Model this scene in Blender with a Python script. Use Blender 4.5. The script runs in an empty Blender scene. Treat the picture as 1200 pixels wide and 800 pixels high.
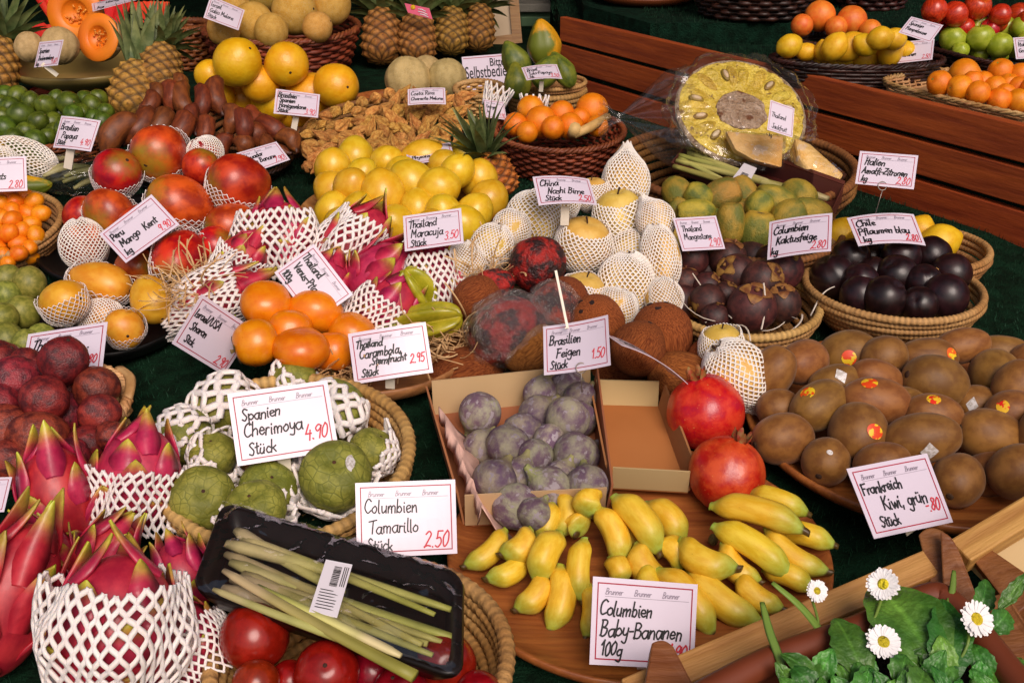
import bpy, math, random
from mathutils import Vector, Matrix, Quaternion, noise
random.seed(7)
SC = bpy.context.scene
COL = SC.collection
PI = math.pi
# ------------------------------------------------------------------ camera, sky, sun, exposure
F = 1300.0                                   # focal length in pixels of a 1200 px wide frame
PITCH = math.radians(25)
CAM = Vector((0, 0, 1.55))
FWD = Vector((0, math.cos(PITCH), -math.sin(PITCH)))
UP = Vector((0, math.sin(PITCH), math.cos(PITCH)))
RIGHT = Vector((1, 0, 0))
cam = bpy.data.objects.new('camera', bpy.data.cameras.new('camera'))
COL.objects.link(cam)
cam.location = CAM
cam.rotation_euler = (PI / 2 - PITCH, 0, 0)
cam.data.sensor_width = 36
cam.data.lens = F / 1200 * 36
cam.data.clip_start = 0.05
cam.data.clip_end = 600
SC.camera = cam
SUN_EL, SUN_AZ = math.radians(44), math.radians(165)      # azimuth clockwise from +Y: behind the photographer
w = bpy.data.worlds.new('World'); SC.world = w; w.use_nodes = True
nt = w.node_tree; nt.nodes.clear()
sky = nt.nodes.new('ShaderNodeTexSky'); sky.sky_type = 'NISHITA'; sky.sun_disc = False
sky.sun_elevation = SUN_EL; sky.sun_rotation = SUN_AZ
sky.dust_density = 4.0; sky.air_density = 1.0; sky.ozone_density = 0.6
bg = nt.nodes.new('ShaderNodeBackground'); bg.inputs['Strength'].default_value = 0.082
out = nt.nodes.new('ShaderNodeOutputWorld')
nt.links.new(sky.outputs[0], bg.inputs[0]); nt.links.new(bg.outputs[0], out.inputs[0])
sl = bpy.data.lights.new('sun', 'SUN'); sl.energy = 2.15; sl.angle = math.radians(32); sl.color = (1.0, 0.90, 0.84)
so = bpy.data.objects.new('sun', sl); COL.objects.link(so)
sd = Vector((math.sin(SUN_AZ) * math.cos(SUN_EL), math.cos(SUN_AZ) * math.cos(SUN_EL), math.sin(SUN_EL)))
so.rotation_euler = sd.to_track_quat('Z', 'Y').to_euler(); so.location = sd * 8
SC.view_settings.view_transform = 'Standard'
SC.view_settings.look = 'None'
SC.view_settings.gamma = 1.0
SC.view_settings.exposure = 0.08
SC.view_settings.use_white_balance = True
SC.view_settings.white_balance_temperature = 6700
SC.view_settings.white_balance_tint = 12
SC.cycles.max_bounces = 6
SC.cycles.diffuse_bounces = 3
SC.cycles.transparent_max_bounces = 12
SC.cycles.use_denoising = True

# ------------------------------------------------------------------ where a sight line meets the stall
def ray(px, py): return FWD + RIGHT * ((px - 600) / F) + UP * ((400 - py) / F)
def pt(px, py, d): return CAM + ray(px, py) * d
def surf(y): return 0.742 + 0.1405 * y if y < 1.65 else 0.9738
def on_d(px, py, h=0.0, z=None):
    """depth at which the sight line is h above the stall top (or above the level z)"""
    r = ray(px, py)
    if z is not None: return (CAM.z - z - h) / (-r.z)
    d = (CAM.z - 0.742 - h) / (0.1405 * r.y - r.z)
    if r.y * d > 1.65: d = (CAM.z - 0.9738 - h) / (-r.z)
    return d
def on(px, py, h=0.0, z=None): return pt(px, py, on_d(px, py, h, z))

# ------------------------------------------------------------------ small helpers
def srgb(hx):
    hx = hx.lstrip('#'); c = [int(hx[i:i + 2], 16) / 255 for i in (0, 2, 4)]
    return tuple(x / 12.92 if x <= .04045 else ((x + .055) / 1.055) ** 2.4 for x in c) + (1.0,)
def mesh(name, verts, faces, mat, smooth=True, cols=None):
    m = bpy.data.meshes.new(name)
    m.from_pydata([tuple(v) for v in verts], [], faces)
    if mat: m.materials.append(mat)
    if smooth and len(m.polygons): m.polygons.foreach_set('use_smooth', [True] * len(m.polygons))
    if cols:
        a = m.attributes.new('col', 'FLOAT_COLOR', 'POINT')
        a.data.foreach_set('color', [x for c in cols for x in (c[0], c[1], c[2], 1.0)])
    m.update()
    return m
def link(name, data, parent=None):
    o = bpy.data.objects.new(name, data); COL.objects.link(o)
    o.rotation_mode = 'QUATERNION'
    if parent is not None: o.parent = parent
    return o
def tag(o, label=None, cat=None, group=None, kind=None):
    if label: o['label'] = label
    if cat: o['category'] = cat
    if group: o['group'] = group
    if kind: o['kind'] = kind
    return o
def empty(name, loc):
    o = link(name, None); o.location = loc; o.empty_display_size = .02
    return o
class MB:
    """collects shapes for one mesh"""
    def __init__(s): s.v = []; s.f = []; s.c = []
    def add(s, v, f, col=None):
        k = len(s.v); s.v += [Vector(x) for x in v]; s.f += [tuple(i + k for i in q) for q in f]
        s.c += [col or (1, 1, 1)] * len(v)
    def box(s, a, b, m=None):
        (x0, y0, z0), (x1, y1, z1) = a, b
        v = [Vector(p) for p in ((x0, y0, z0), (x1, y0, z0), (x1, y1, z0), (x0, y1, z0), (x0, y0, z1), (x1, y0, z1), (x1, y1, z1), (x0, y1, z1))]
        if m is not None: v = [m @ p for p in v]
        s.add(v, [(3, 2, 1, 0), (4, 5, 6, 7), (0, 1, 5, 4), (1, 2, 6, 5), (2, 3, 7, 6), (3, 0, 4, 7)])
    def tube(s, pts, rad, sides=6, closed=False, cap=True, flat=1.0, col=None):
        v, f = tube(pts, rad, sides, closed, cap, flat); s.add(v, f, col)
    def obj(s, name, mat, parent=None, smooth=True, bevel=0, cols=False):
        o = link(name, mesh(name, s.v, s.f, mat, smooth, s.c if cols else None), parent)
        if bevel:
            b = o.modifiers.new('bevel', 'BEVEL'); b.width = bevel; b.segments = 2; b.limit_method = 'ANGLE'
        return o
def tube(pts, rad, sides=6, closed=False, cap=True, flat=1.0):
    pts = [Vector(p) for p in pts]; n = len(pts); v = []; f = []
    R = rad if isinstance(rad, (list, tuple)) else [rad] * n
    up = None
    for i in range(n):
        t = (pts[(i + 1) % n] - pts[i - 1]) if closed else (pts[min(i + 1, n - 1)] - pts[max(i - 1, 0)])
        if t.length < 1e-9: t = Vector((0, 0, 1))
        t.normalize()
        if up is None:
            up = Vector((0, 0, 1)) if abs(t.z) < .9 else Vector((1, 0, 0))
        up = up - t * up.dot(t)
        if up.length < 1e-6: up = t.orthogonal()
        up.normalize(); sd_ = t.cross(up)
        for k in range(sides):
            a = 2 * PI * k / sides
            v.append(pts[i] + (sd_ * math.cos(a) + up * math.sin(a) * flat) * R[i])
    for i in range(n if closed else n - 1):
        for k in range(sides):
            a, b = i * sides + k, i * sides + (k + 1) % sides
            j = ((i + 1) % n) * sides
            f.append((a, b, j + (k + 1) % sides, j + k))
    if cap and not closed:
        f.append(tuple(range(sides - 1, -1, -1))); f.append(tuple((n - 1) * sides + k for k in range(sides)))
    return v, f
def catmull(p, m=4):
    if len(p) < 3: return [Vector(q) for q in p]
    p = [Vector(q) for q in p]; o = []
    q = [p[0] * 2 - p[1]] + p + [p[-1] * 2 - p[-2]]
    for i in range(1, len(q) - 2):
        for k in range(m):
            t = k / m
            o.append(.5 * ((2 * q[i]) + (-q[i - 1] + q[i + 1]) * t + (2 * q[i - 1] - 5 * q[i] + 4 * q[i + 1] - q[i + 2]) * t * t + (-q[i - 1] + 3 * q[i] - 3 * q[i + 1] + q[i + 2]) * t ** 3))
    o.append(p[-1]); return o
def nz(x, y, z, s=1.0): return noise.noise(Vector((x * s, y * s, z * s)))
def blob(fn, nu=28, nv=18):
    """closed surface; fn(theta, phi, x, y, z on the unit sphere) -> point"""
    v = []; f = []
    for j in range(nv + 1):
        ph = PI * j / nv
        for i in range(nu):
            th = 2 * PI * i / nu
            x, y, z = math.sin(ph) * math.cos(th), math.sin(ph) * math.sin(th), math.cos(ph)
            v.append(Vector(fn(th, ph, x, y, z)))
            if j in (0, nv): break
    def idx(j, i):
        if j == 0: return 0
        if j == nv: return len(v) - 1
        return 1 + (j - 1) * nu + i % nu
    for j in range(nv):
        for i in range(nu):
            a, b, c, d = idx(j, i), idx(j, i + 1), idx(j + 1, i + 1), idx(j + 1, i)
            q = (a, d, c, b)
            if j == 0: q = (a, d, c)
            elif j == nv - 1: q = (a, d, b)
            f.append(q)
    return v, f
def lathe(prof, n=48, off=None):
    v = []; f = []
    for (r, z) in prof:
        for i in range(n):
            a = 2 * PI * i / n; v.append(Vector((r * math.cos(a), r * math.sin(a), z)))
    for j in range(len(prof) - 1):
        for i in range(n):
            f.append((j * n + i, j * n + (i + 1) % n, (j + 1) * n + (i + 1) % n, (j + 1) * n + i))
    return v, f

# ------------------------------------------------------------------ materials
def bsdf(m):
    m.use_nodes = True; t = m.node_tree; b = t.nodes.get('Principled BSDF')
    return t, b
def mat(name, c1, c2=None, scale=3.0, detail=4.0, rough=.45, bump=0.0, bscale=30.0, spec=.5, coat=0.0, spots=None, spot_scale=18.0,
        spot_at=.68, ends=None, end_at=(.7, 1.0), both=False, var=.12, hue=.012, attr=False, stretch=(1, 1, 1), lo=.35, hi=.65, sheen=0.0, metal=0, vor=None, sss=0.0):
    m = bpy.data.materials.new(name); t, b = bsdf(m); N = t.nodes; L = t.links
    c1 = srgb(c1); c2 = srgb(c2) if c2 else c1
    tc = N.new('ShaderNodeTexCoord'); oi = N.new('ShaderNodeObjectInfo')
    mu = N.new('ShaderNodeMath'); mu.operation = 'MULTIPLY'; mu.inputs[1].default_value = 41.0; L.new(oi.outputs['Random'], mu.inputs[0])
    mp = N.new('ShaderNodeMapping'); mp.inputs['Scale'].default_value = stretch
    L.new(tc.outputs['Object'], mp.inputs['Vector']); L.new(mu.outputs[0], mp.inputs['Location'])
    def nse(s, d=detail):
        n = N.new('ShaderNodeTexNoise'); n.inputs['Scale'].default_value = s; n.inputs['Detail'].default_value = d; n.inputs['Roughness'].default_value = .6
        L.new(mp.outputs[0], n.inputs['Vector']); return n
    def ramp(src, pos):
        r = N.new('ShaderNodeMapRange'); r.inputs['From Min'].default_value = pos[0]; r.inputs['From Max'].default_value = pos[1]; r.interpolation_type = 'SMOOTHSTEP'
        L.new(src, r.inputs['Value']); return r.outputs[0]
    def mix(fac, a, bb, mode='MIX'):
        x = N.new('ShaderNodeMix'); x.data_type = 'RGBA'; x.blend_type = mode
        for s, val in (('Factor', fac), ('A', a), ('B', bb)):
            i = [q for q in x.inputs if q.name == s and (q.type == ('VALUE' if s == 'Factor' else 'RGBA'))][0]
            if hasattr(val, 'is_output'): L.new(val, i)
            else: i.default_value = val
        return [q for q in x.outputs if q.type == 'RGBA'][0]
    n1 = nse(scale)
    col = mix(ramp(n1.outputs['Fac'], (lo, hi)), c1, c2)
    if attr:
        at = N.new('ShaderNodeAttribute'); at.attribute_name = 'col'
        col = mix(1.0, col, at.outputs['Color'], 'MULTIPLY')
    if ends:
        sx = N.new('ShaderNodeSeparateXYZ'); L.new(tc.outputs['Object'], sx.inputs[0]); z = sx.outputs['Z']
        if both:
            ab = N.new('ShaderNodeMath'); ab.operation = 'ABSOLUTE'; L.new(z, ab.inputs[0]); z = ab.outputs[0]
        ad = N.new('ShaderNodeMath'); ad.operation = 'MULTIPLY_ADD'; ad.inputs[1].default_value = .8; ad.inputs[2].default_value = -.4
        n3 = nse(2.2, 3); L.new(n3.outputs['Fac'], ad.inputs[0])
        sm = N.new('ShaderNodeMath'); L.new(z, sm.inputs[0]); L.new(ad.outputs[0], sm.inputs[1])
        col = mix(ramp(sm.outputs[0], end_at), col, srgb(ends))
    if vor:
        vo = N.new('ShaderNodeTexVoronoi'); vo.feature = 'DISTANCE_TO_EDGE'; vo.inputs['Scale'].default_value = vor[0]; L.new(mp.outputs[0], vo.inputs['Vector'])
        col = mix(ramp(vo.outputs['Distance'], (0.0, vor[2])), srgb(vor[1]), col)
    if spots:
        n2 = nse(spot_scale, 3)
        col = mix(ramp(n2.outputs['Fac'], (spot_at, spot_at + .06)), col, srgb(spots))
    hs = N.new('ShaderNodeHueSaturation'); L.new(col, hs.inputs['Color'])
    vr = N.new('ShaderNodeMapRange'); vr.inputs['To Min'].default_value = 1 - var; vr.inputs['To Max'].default_value = 1 + var; L.new(oi.outputs['Random'], vr.inputs['Value']); L.new(vr.outputs[0], hs.inputs['Value'])
    fr = N.new('ShaderNodeMath'); fr.operation = 'FRACT'; m7 = N.new('ShaderNodeMath'); m7.operation = 'MULTIPLY'; m7.inputs[1].default_value = 7.31; L.new(oi.outputs['Random'], m7.inputs[0]); L.new(m7.outputs[0], fr.inputs[0])
    hr = N.new('ShaderNodeMapRange'); hr.inputs['To Min'].default_value = .5 - hue; hr.inputs['To Max'].default_value = .5 + hue; L.new(fr.outputs[0], hr.inputs['Value']); L.new(hr.outputs[0], hs.inputs['Hue'])
    L.new(hs.outputs[0], b.inputs['Base Color'])
    b.inputs['Roughness'].default_value = rough; b.inputs['Specular IOR Level'].default_value = spec; b.inputs['Metallic'].default_value = metal
    b.inputs['Coat Weight'].default_value = coat; b.inputs['Coat Roughness'].default_value = .12
    if sheen: b.inputs['Sheen Weight'].default_value = sheen
    if sss:
        b.inputs['Subsurface Weight'].default_value = sss; b.inputs['Subsurface Radius'].default_value = (1, .5, .25); b.inputs['Subsurface Scale'].default_value = .006
    # roughness varies a little over the skin
    rr = N.new('ShaderNodeMapRange'); rr.inputs['To Min'].default_value = max(.05, rough - .1); rr.inputs['To Max'].default_value = min(1, rough + .14)
    nr = nse(scale * 2.7, 3); L.new(nr.outputs['Fac'], rr.inputs['Value']); L.new(rr.outputs[0], b.inputs['Roughness'])
    if bump:
        nb = nse(bscale, 3); bp = N.new('ShaderNodeBump'); bp.inputs['Strength'].default_value = bump; bp.inputs['Distance'].default_value = .02
        hsrc = nb.outputs['Fac']
        if vor:
            a2 = N.new('ShaderNodeMath'); a2.operation = 'ADD'; L.new(nb.outputs['Fac'], a2.inputs[0]); L.new(ramp(vo.outputs['Distance'], (0, vor[2] * 1.5)), a2.inputs[1]); hsrc = a2.outputs[0]
        L.new(hsrc, bp.inputs['Height']); L.new(bp.outputs[0], b.inputs['Normal'])
    return m
def film_mat(name, tint=(1, 1, 1), gloss=.12, rough=.12, haze=.04, bs=30):
    m = bpy.data.materials.new(name); t, b = bsdf(m); N = t.nodes; L = t.links; N.remove(b)
    o = N.get('Material Output'); tr = N.new('ShaderNodeBsdfTransparent'); tr.inputs[0].default_value = tint + (1,)
    gl = N.new('ShaderNodeBsdfGlossy'); gl.inputs['Roughness'].default_value = rough
    df = N.new('ShaderNodeBsdfDiffuse'); df.inputs[0].default_value = (.8, .76, .74, 1)
    lw = N.new('ShaderNodeLayerWeight'); lw.inputs['Blend'].default_value = .35
    tc = N.new('ShaderNodeTexCoord'); n = N.new('ShaderNodeTexNoise'); n.inputs['Scale'].default_value = bs; n.inputs['Detail'].default_value = 3; L.new(tc.outputs['Object'], n.inputs['Vector'])
    bp = N.new('ShaderNodeBump'); bp.inputs['Strength'].default_value = .7; bp.inputs['Distance'].default_value = .01
    L.new(n.outputs['Fac'], bp.inputs['Height']); L.new(bp.outputs[0], gl.inputs['Normal']); L.new(bp.outputs[0], lw.inputs['Normal'])
    ma = N.new('ShaderNodeMath'); ma.operation = 'MULTIPLY_ADD'; ma.inputs[1].default_value = .32; ma.inputs[2].default_value = gloss; ma.use_clamp = True
    L.new(lw.outputs['Facing'], ma.inputs[0])
    x0 = N.new('ShaderNodeMixShader'); x0.inputs[0].default_value = haze; L.new(tr.outputs[0], x0.inputs[1]); L.new(df.outputs[0], x0.inputs[2])
    x = N.new('ShaderNodeMixShader'); L.new(ma.outputs[0], x.inputs[0]); L.new(x0.outputs[0], x.inputs[1]); L.new(gl.outputs[0], x.inputs[2])
    L.new(x.outputs[0], o.inputs['Surface']); return m
def wood_mat(name, c1, c2, axis=(1, 14, 14), rough=.5, bump=.15, scale=6, var=.06):
    return mat(name, c1, c2, scale=scale, detail=6, rough=rough, bump=bump, bscale=scale * 2, stretch=axis, var=var, hue=.004, lo=.3, hi=.7)
# ------------------------------------------------------------------ material library
M = {}
M['carpet'] = mat('green artificial turf', '081c10', '103020', scale=40, rough=.9, bump=.6, bscale=300, spec=.1)
M['blade'] = mat('turf blades', '0a2214', '173e2a', scale=9, rough=.7, spec=.2)
M['paving'] = mat('stone paving', '5a554e', '6f6960', scale=2, rough=.9, bump=.3, bscale=12, vor=(1.6, '2e2b28', .03))
M['added_awning'] = mat('red awning cloth', '8e2a20', 'a03428', scale=2, rough=.9)
M['string'] = mat('white string', 'd8cdbd', 'c8baa4', rough=.6)
M['straw'] = mat('excelsior', 'b98d58', 'd6b27c', scale=4, rough=.7)
M['coil'] = mat('seagrass coil', 'a8743c', 'd2a468', scale=9, rough=.7, bump=.25, bscale=90, attr=True, lo=.25, hi=.75)
M['coil_d'] = mat('brown seagrass coil', '6d4018', '9a6a34', scale=9, rough=.7, bump=.25, bscale=90, attr=True, lo=.25, hi=.75)
M['wicker_r'] = mat('reddish willow', '5e2a12', '97512a', scale=14, rough=.55, attr=True, lo=.25, hi=.75)
M['wicker_d'] = mat('dark willow', '1d0e0a', '3c1c12', scale=14, rough=.45, attr=True)
M['wicker_l'] = mat('pale willow', 'b5854c', 'd8ae74', scale=14, rough=.6, attr=True)
M['tray'] = wood_mat('turned tray wood', '7e431d', 'a9662f', axis=(1.2, 16, 8), rough=.42, bump=.08)
M['dish'] = mat('glazed dish', '86703f', 'a08850', scale=5, rough=.4)
M['tray2'] = wood_mat('pale tray wood', '8d5a30', 'b37e4a', axis=(1.2, 16, 8), rough=.5, bump=.08)
M['board'] = wood_mat('stained red brown boards', '82300e', 'a64818', axis=(1.0, 12, 12), rough=.6, bump=.1, var=.1)
M['pine'] = wood_mat('pale pine rail', 'a06c34', 'c2914f', axis=(1, 12, 12), rough=.55)
M['slat'] = wood_mat('brown stained slat', '6e3c1c', '905a30', axis=(1, 10, 10), rough=.5)
M['black_void'] = mat('black plastic', '0d0807', '16100d', rough=.3, spec=.3)
M['card'] = mat('laminated card', 'dcd0de', 'd6c9d8', scale=2, rough=.24, spec=.5, var=.02, hue=.002)
M['ink'] = mat('black marker', '0d0b0e', '1a181c', rough=.5, var=0, hue=0)
M['red_ink'] = mat('red marker', 'c8283a', 'd63a48', rough=.5, var=0, hue=0)
M['border'] = mat('dark red print', 'a01430', 'ae1c38', rough=.4, var=0, hue=0)
M['grey_ink'] = mat('grey print', '8a7f8c', '96899a', rough=.4, var=0, hue=0)
M['stick'] = mat('white plastic holder', 'e6dccb', 'ddd0bd', rough=.35)
M['foam'] = mat('white foam net', 'f3e9e4', 'ebdcd6', scale=3, rough=.8, spec=.2, var=.03, hue=.004, sss=.15)
M['foam_p'] = mat('pale foam net', 'f8efe6', 'f2e4d6', scale=3, rough=.8, spec=.2, var=.03, hue=.004, sss=.15)
M['film'] = film_mat('cling film', gloss=.12, haze=.025, rough=.05)
M['film_h'] = film_mat('cellophane', haze=.012, gloss=.05, rough=.05, bs=34)
M['film_t'] = film_mat('tray film', haze=.01, gloss=.10, rough=.06, bs=20)
M['tissue'] = mat('pink tissue', 'cf9f92', 'e0b4a6', scale=5, rough=.8)
M['cardboard'] = mat('brown cardboard', '9a6238', 'a86f42', scale=3, rough=.8, var=.03)
M['cardboard_l'] = mat('pale cardboard', 'b99a6c', 'c4a678', scale=3, rough=.8, var=.03)
M['cardboard_d'] = mat('brown cardboard inside', 'a5622f', 'b06c38', scale=3, rough=.8, var=.03)
M['terracotta'] = mat('terracotta plastic', '66290f', '7a361c', scale=4, rough=.55)
M['soil'] = mat('potting soil', '1c120b', '2e1d12', scale=30, rough=.95, bump=.8, bscale=60)
M['leaf'] = mat('daisy leaf', '2c601e', '568c34', scale=18, rough=.42, bump=.25, bscale=70, attr=True, var=.28, hue=.02)
M['stem'] = mat('green stem', '5c7a2c', '7a9138', rough=.5)
M['petal'] = mat('white petal', 'f2eeee', 'e6e2e2', rough=.6, var=.02)
M['disc'] = mat('daisy disc', 'b9a614', 'd2c022', scale=30, rough=.8, bump=.8, bscale=80)
M['crepe'] = mat('orange crepe paper', 'd63a12', 'ea5c1c', scale=5, rough=.7)
# fruit skins
M['kiwi'] = mat('kiwi skin', '724618', '8c5e28', scale=2, rough=.5, bump=.1, bscale=70, spec=.4, sheen=.10, var=.16, spots='573a18', spot_scale=60, spot_at=.72)
M['kiwi_end'] = mat('kiwi end', '2c190c', '4a2e18', scale=12, rough=.9)
M['st_orange'] = mat('orange sticker', 'e0481c', 'e8c02a', scale=3.0, rough=.35, lo=.49, hi=.51, var=.03)
M['st_white'] = mat('white sticker', 'd8d2d0', 'b9b0a8', scale=8, rough=.3, lo=.48, hi=.52)
M['plum'] = mat('black plum skin', '180c0e', '2c1416', scale=2.5, rough=.34, spec=.45, var=.2, coat=.1)
M['passion'] = mat('passion fruit skin', '4c1416', '8e3026', scale=2.4, rough=.42, bump=.25, bscale=14, spots='8f4a3a', spot_scale=14, spot_at=.68, var=.25, hue=.015)
M['lemon'] = mat('lemon skin', 'dca416', 'e8b828', scale=2, rough=.4, bump=.12, bscale=45, var=.08, hue=.008)
M['maracuja'] = mat('yellow passion fruit', 'd6a41a', 'e2b830', scale=2.2, rough=.33, spots='8d6a10', spot_scale=26, spot_at=.72, var=.08, hue=.012, coat=.15, ends='b89c22', end_at=(.8, 1.5))
M['lime'] = mat('lime skin', '394a10', '596a1c', scale=1.5, rough=.36, bump=.06, bscale=60, var=.16, hue=.02)
M['apple_g'] = mat('green apple', '8f9c1e', 'aab23a', scale=2, rough=.3, spots='b9c258', spot_scale=40, spot_at=.7, var=.08)
M['apple_r'] = mat('red apple', 'a01410', 'c8281a', scale=2, rough=.28, stretch=(4, 4, .6), var=.12, coat=.2, ends='d8862a', end_at=(.75, 1.4))
M['orange'] = mat('orange skin', 'e07608', 'ea8814', scale=2, rough=.42, bump=.15, bscale=50, var=.06, hue=.008)
M['grapefruit'] = mat('grapefruit skin', 'de701e', 'e68a2c', scale=2, rough=.42, bump=.12, bscale=45, var=.06)
M['kumquat'] = mat('kumquat skin', 'e2740a', 'ec8a14', scale=2, rough=.32, bump=.15, bscale=30, var=.08, hue=.01)
M['persimmon'] = mat('persimmon skin', 'dc7208', 'e5850f', scale=1.8, rough=.3, spec=.5, var=.05, hue=.008, coat=.15)
M['kaki_calyx'] = mat('dried calyx', '5a4020', '8a7a40', scale=8, rough=.8)
M['mango_r'] = mat('red mango skin', '94180c', 'd0441a', scale=1.5, rough=.34, var=.14, hue=.012, spots='d8803a', spot_scale=45, spot_at=.7, ends='8a7a1e', end_at=(.45, 1.3), coat=.12)
M['mango_y'] = mat('yellow mango skin', 'd68f1c', 'e2a832', scale=1.6, rough=.36, var=.06, hue=.012, spots='96701a', spot_scale=40, spot_at=.74)
M['scar'] = mat('stem scar', '2e1a10', '4c2c18', rough=.9)
M['greenfruit'] = mat('green guava skin', '666a22', '8f8c3a', scale=3, rough=.5, var=.15, hue=.02, spots='6a4a1e', spot_scale=20, spot_at=.68)
M['dragon_b'] = mat('pitahaya body skin', 'a01a38', 'c23046', scale=2.5, rough=.42, var=.06, hue=.01, coat=.1)
M['dragon'] = mat('pitahaya skin', 'a2183c', 'c42c4c', scale=2.5, rough=.42, var=.06, hue=.01, attr=True, coat=.1)
M['cherimoya'] = mat('cherimoya skin', '6a6c1e', '928f38', scale=2, rough=.62, bump=.16, bscale=8, vor=(3.4, '666a20', .07), spots='4e3414', spot_scale=16, spot_at=.69, var=.1, hue=.012)
M['tamarillo'] = mat('tamarillo skin', '74080a', '900f10', scale=1.8, rough=.2, spec=.45, var=.12)
M['coconut'] = mat('coconut husk', '6c3416', 'a8622e', scale=3, detail=8, rough=.75, bump=.5, bscale=9, stretch=(9, 9, .8), var=.15, spec=.2)
M['coco_eye'] = mat('coconut eye', '1e0e08', '331a10', rough=.9)
M['fig'] = mat('fig skin', '664e60', '98907a', scale=1.3, rough=.6, bump=.2, bscale=7, spots='94888e', spot_scale=2.4, spot_at=.56, var=.2, hue=.03, spec=.25, ends='8d8a58', end_at=(.3, 1.0))
M['pomegranate'] = mat('pomegranate skin', 'b01a0c', 'd65224', scale=1.7, rough=.33, bump=.06, bscale=14, spots='dc8444', spot_scale=14, spot_at=.66, var=.06, coat=.12)
M['pom_crown'] = mat('pomegranate crown', '9a3a18', '8a6a34', scale=6, rough=.7)
M['mangosteen'] = mat('mangosteen skin', '2c1010', '502420', scale=2.6, rough=.55, var=.25, spots='7a4a30', spot_scale=12, spot_at=.68)
M['calyx'] = mat('mangosteen calyx', '6a3d1a', '946a30', scale=3, rough=.6)
M['cactus'] = mat('cactus pear skin', '666a24', 'b08c30', scale=.8, rough=.55, bump=.3, bscale=12, spots='5a3a18', spot_scale=9, spot_at=.68, var=.12, hue=.03, ends='99662a', end_at=(.7, 1.3))
M['nashi'] = mat('nashi skin', 'cfa447', 'dab45a', scale=3, rough=.5, spots='a87c30', spot_scale=45, spot_at=.66, var=.06)
M['melon_y'] = mat('canary melon skin', 'e09c10', 'e8ae20', scale=2, rough=.36, bump=.1, bscale=9, var=.05, coat=.1)
M['galia'] = mat('galia melon skin', 'cf9834', 'dfae50', scale=3, rough=.6, bump=.35, bscale=30, vor=(9, 'd8b878', .05), var=.08)
M['charentais'] = mat('charentais skin', 'b0955c', 'c6aa70', scale=3, rough=.6, bump=.3, bscale=24, var=.08, vor=(11, 'c8b48a', .04))
M['melon_cut'] = mat('orange melon flesh', 'e8640a', 'f08020', scale=4, rough=.45, var=.04)
M['melon_seed'] = mat('melon seed hollow', 'd07018', 'e8a040', scale=14, rough=.5, bump=.8, bscale=18)
M['papaya'] = mat('papaya skin', '66701c', 'd69a18', scale=.75, rough=.45, var=.1, lo=.44, hi=.58)
M['papaya_g'] = mat('green papaya skin', '48581a', '7a7c22', scale=1.4, rough=.5, var=.1)
M['husk'] = mat('physalis husk', 'b0702c', 'd8a252', scale=2.6, rough=.6, bump=.5, bscale=9, var=.2, hue=.012)
M['berry'] = mat('physalis berry', 'd8620e', 'e67c1c', rough=.3)
M['carambola'] = mat('carambola skin', '8d8a14', 'b3a82a', scale=2, rough=.32, var=.06, coat=.2)
M['banana'] = mat('banana peel', 'e0b024', 'ebc43c', scale=2.2, rough=.42, attr=True, spots='7a4a12', spot_scale=13, spot_at=.70, var=.07, hue=.01)
M['banana_red'] = mat('red banana peel', '5c2810', '7d3c18', scale=2.5, rough=.5, attr=True, var=.2, hue=.01)
M['pine_skin'] = mat('pineapple skin', 'a06a2a', 'c48c3e', scale=4, rough=.6, attr=True, bump=.3, bscale=20)
M['pine_skin_o'] = mat('baby pineapple skin', 'b5561e', 'd2762e', scale=4, rough=.6, attr=True, bump=.3, bscale=20)
M['pine_leaf'] = mat('pineapple leaf', '465a2e', '6c7a4a', scale=5, rough=.5, attr=True)
M['sapote'] = mat('mottled dark red skin', '2a0c0c', 'a81a12', scale=1.9, detail=6, rough=.5, bump=.4, bscale=7, var=.1, lo=.42, hi=.62)
M['jack'] = mat('jackfruit flesh', 'be9c2e', 'dec04c', scale=30, rough=.4, bump=.7, bscale=60, spots='86642a', spot_scale=70, spot_at=.62)
M['jack_core'] = mat('jackfruit core', 'a8886a', 'ccb096', scale=60, rough=.6, bump=.9, bscale=120, spots='7a4a26', spot_scale=26, spot_at=.58)
M['jack_rind'] = mat('jackfruit rind', '5a4a1c', '7a6428', scale=20, rough=.7, bump=1, bscale=40)
M['jack_seed'] = mat('jackfruit seed', 'c9b08c', 'd8c4a0', rough=.5)
M['jack_ring'] = mat('jackfruit seed ring', '7d6420', '907428', rough=.5)
M['jack_wedge'] = mat('jackfruit wedge', 'e0a84a', 'ecc47c', scale=25, rough=.45, bump=.3, bscale=60, spots='e4c49c', spot_scale=40, spot_at=.56)
M['grass_l'] = mat('lemongrass stalk', '9c9c58', 'cac592', scale=2, rough=.5, stretch=(1, 1, .12), attr=True, var=.12, hue=.015)
M['white_label'] = mat('paper label', 'ded6dc', 'e6dee2', rough=.5)
M['green_box'] = mat('pale green paint', '4a6a4a', '5f7d58', scale=4, rough=.6)
M['stone'] = mat('grey stone slab', '7e7a70', '908a80', scale=9, rough=.8, bump=.3)
M['dark_wall'] = mat('dark backdrop cloth', '0c120e', '16201a', scale=3, rough=.9)
M['frame_wood'] = wood_mat('pale frame wood', '9a6a38', 'b58850')
M['magenta'] = mat('magenta label', 'b8124e', 'cc1e5c', rough=.4)
M['pods'] = mat('pale green pods', '9a9a5a', 'b8ae78', scale=4, rough=.5)
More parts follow.
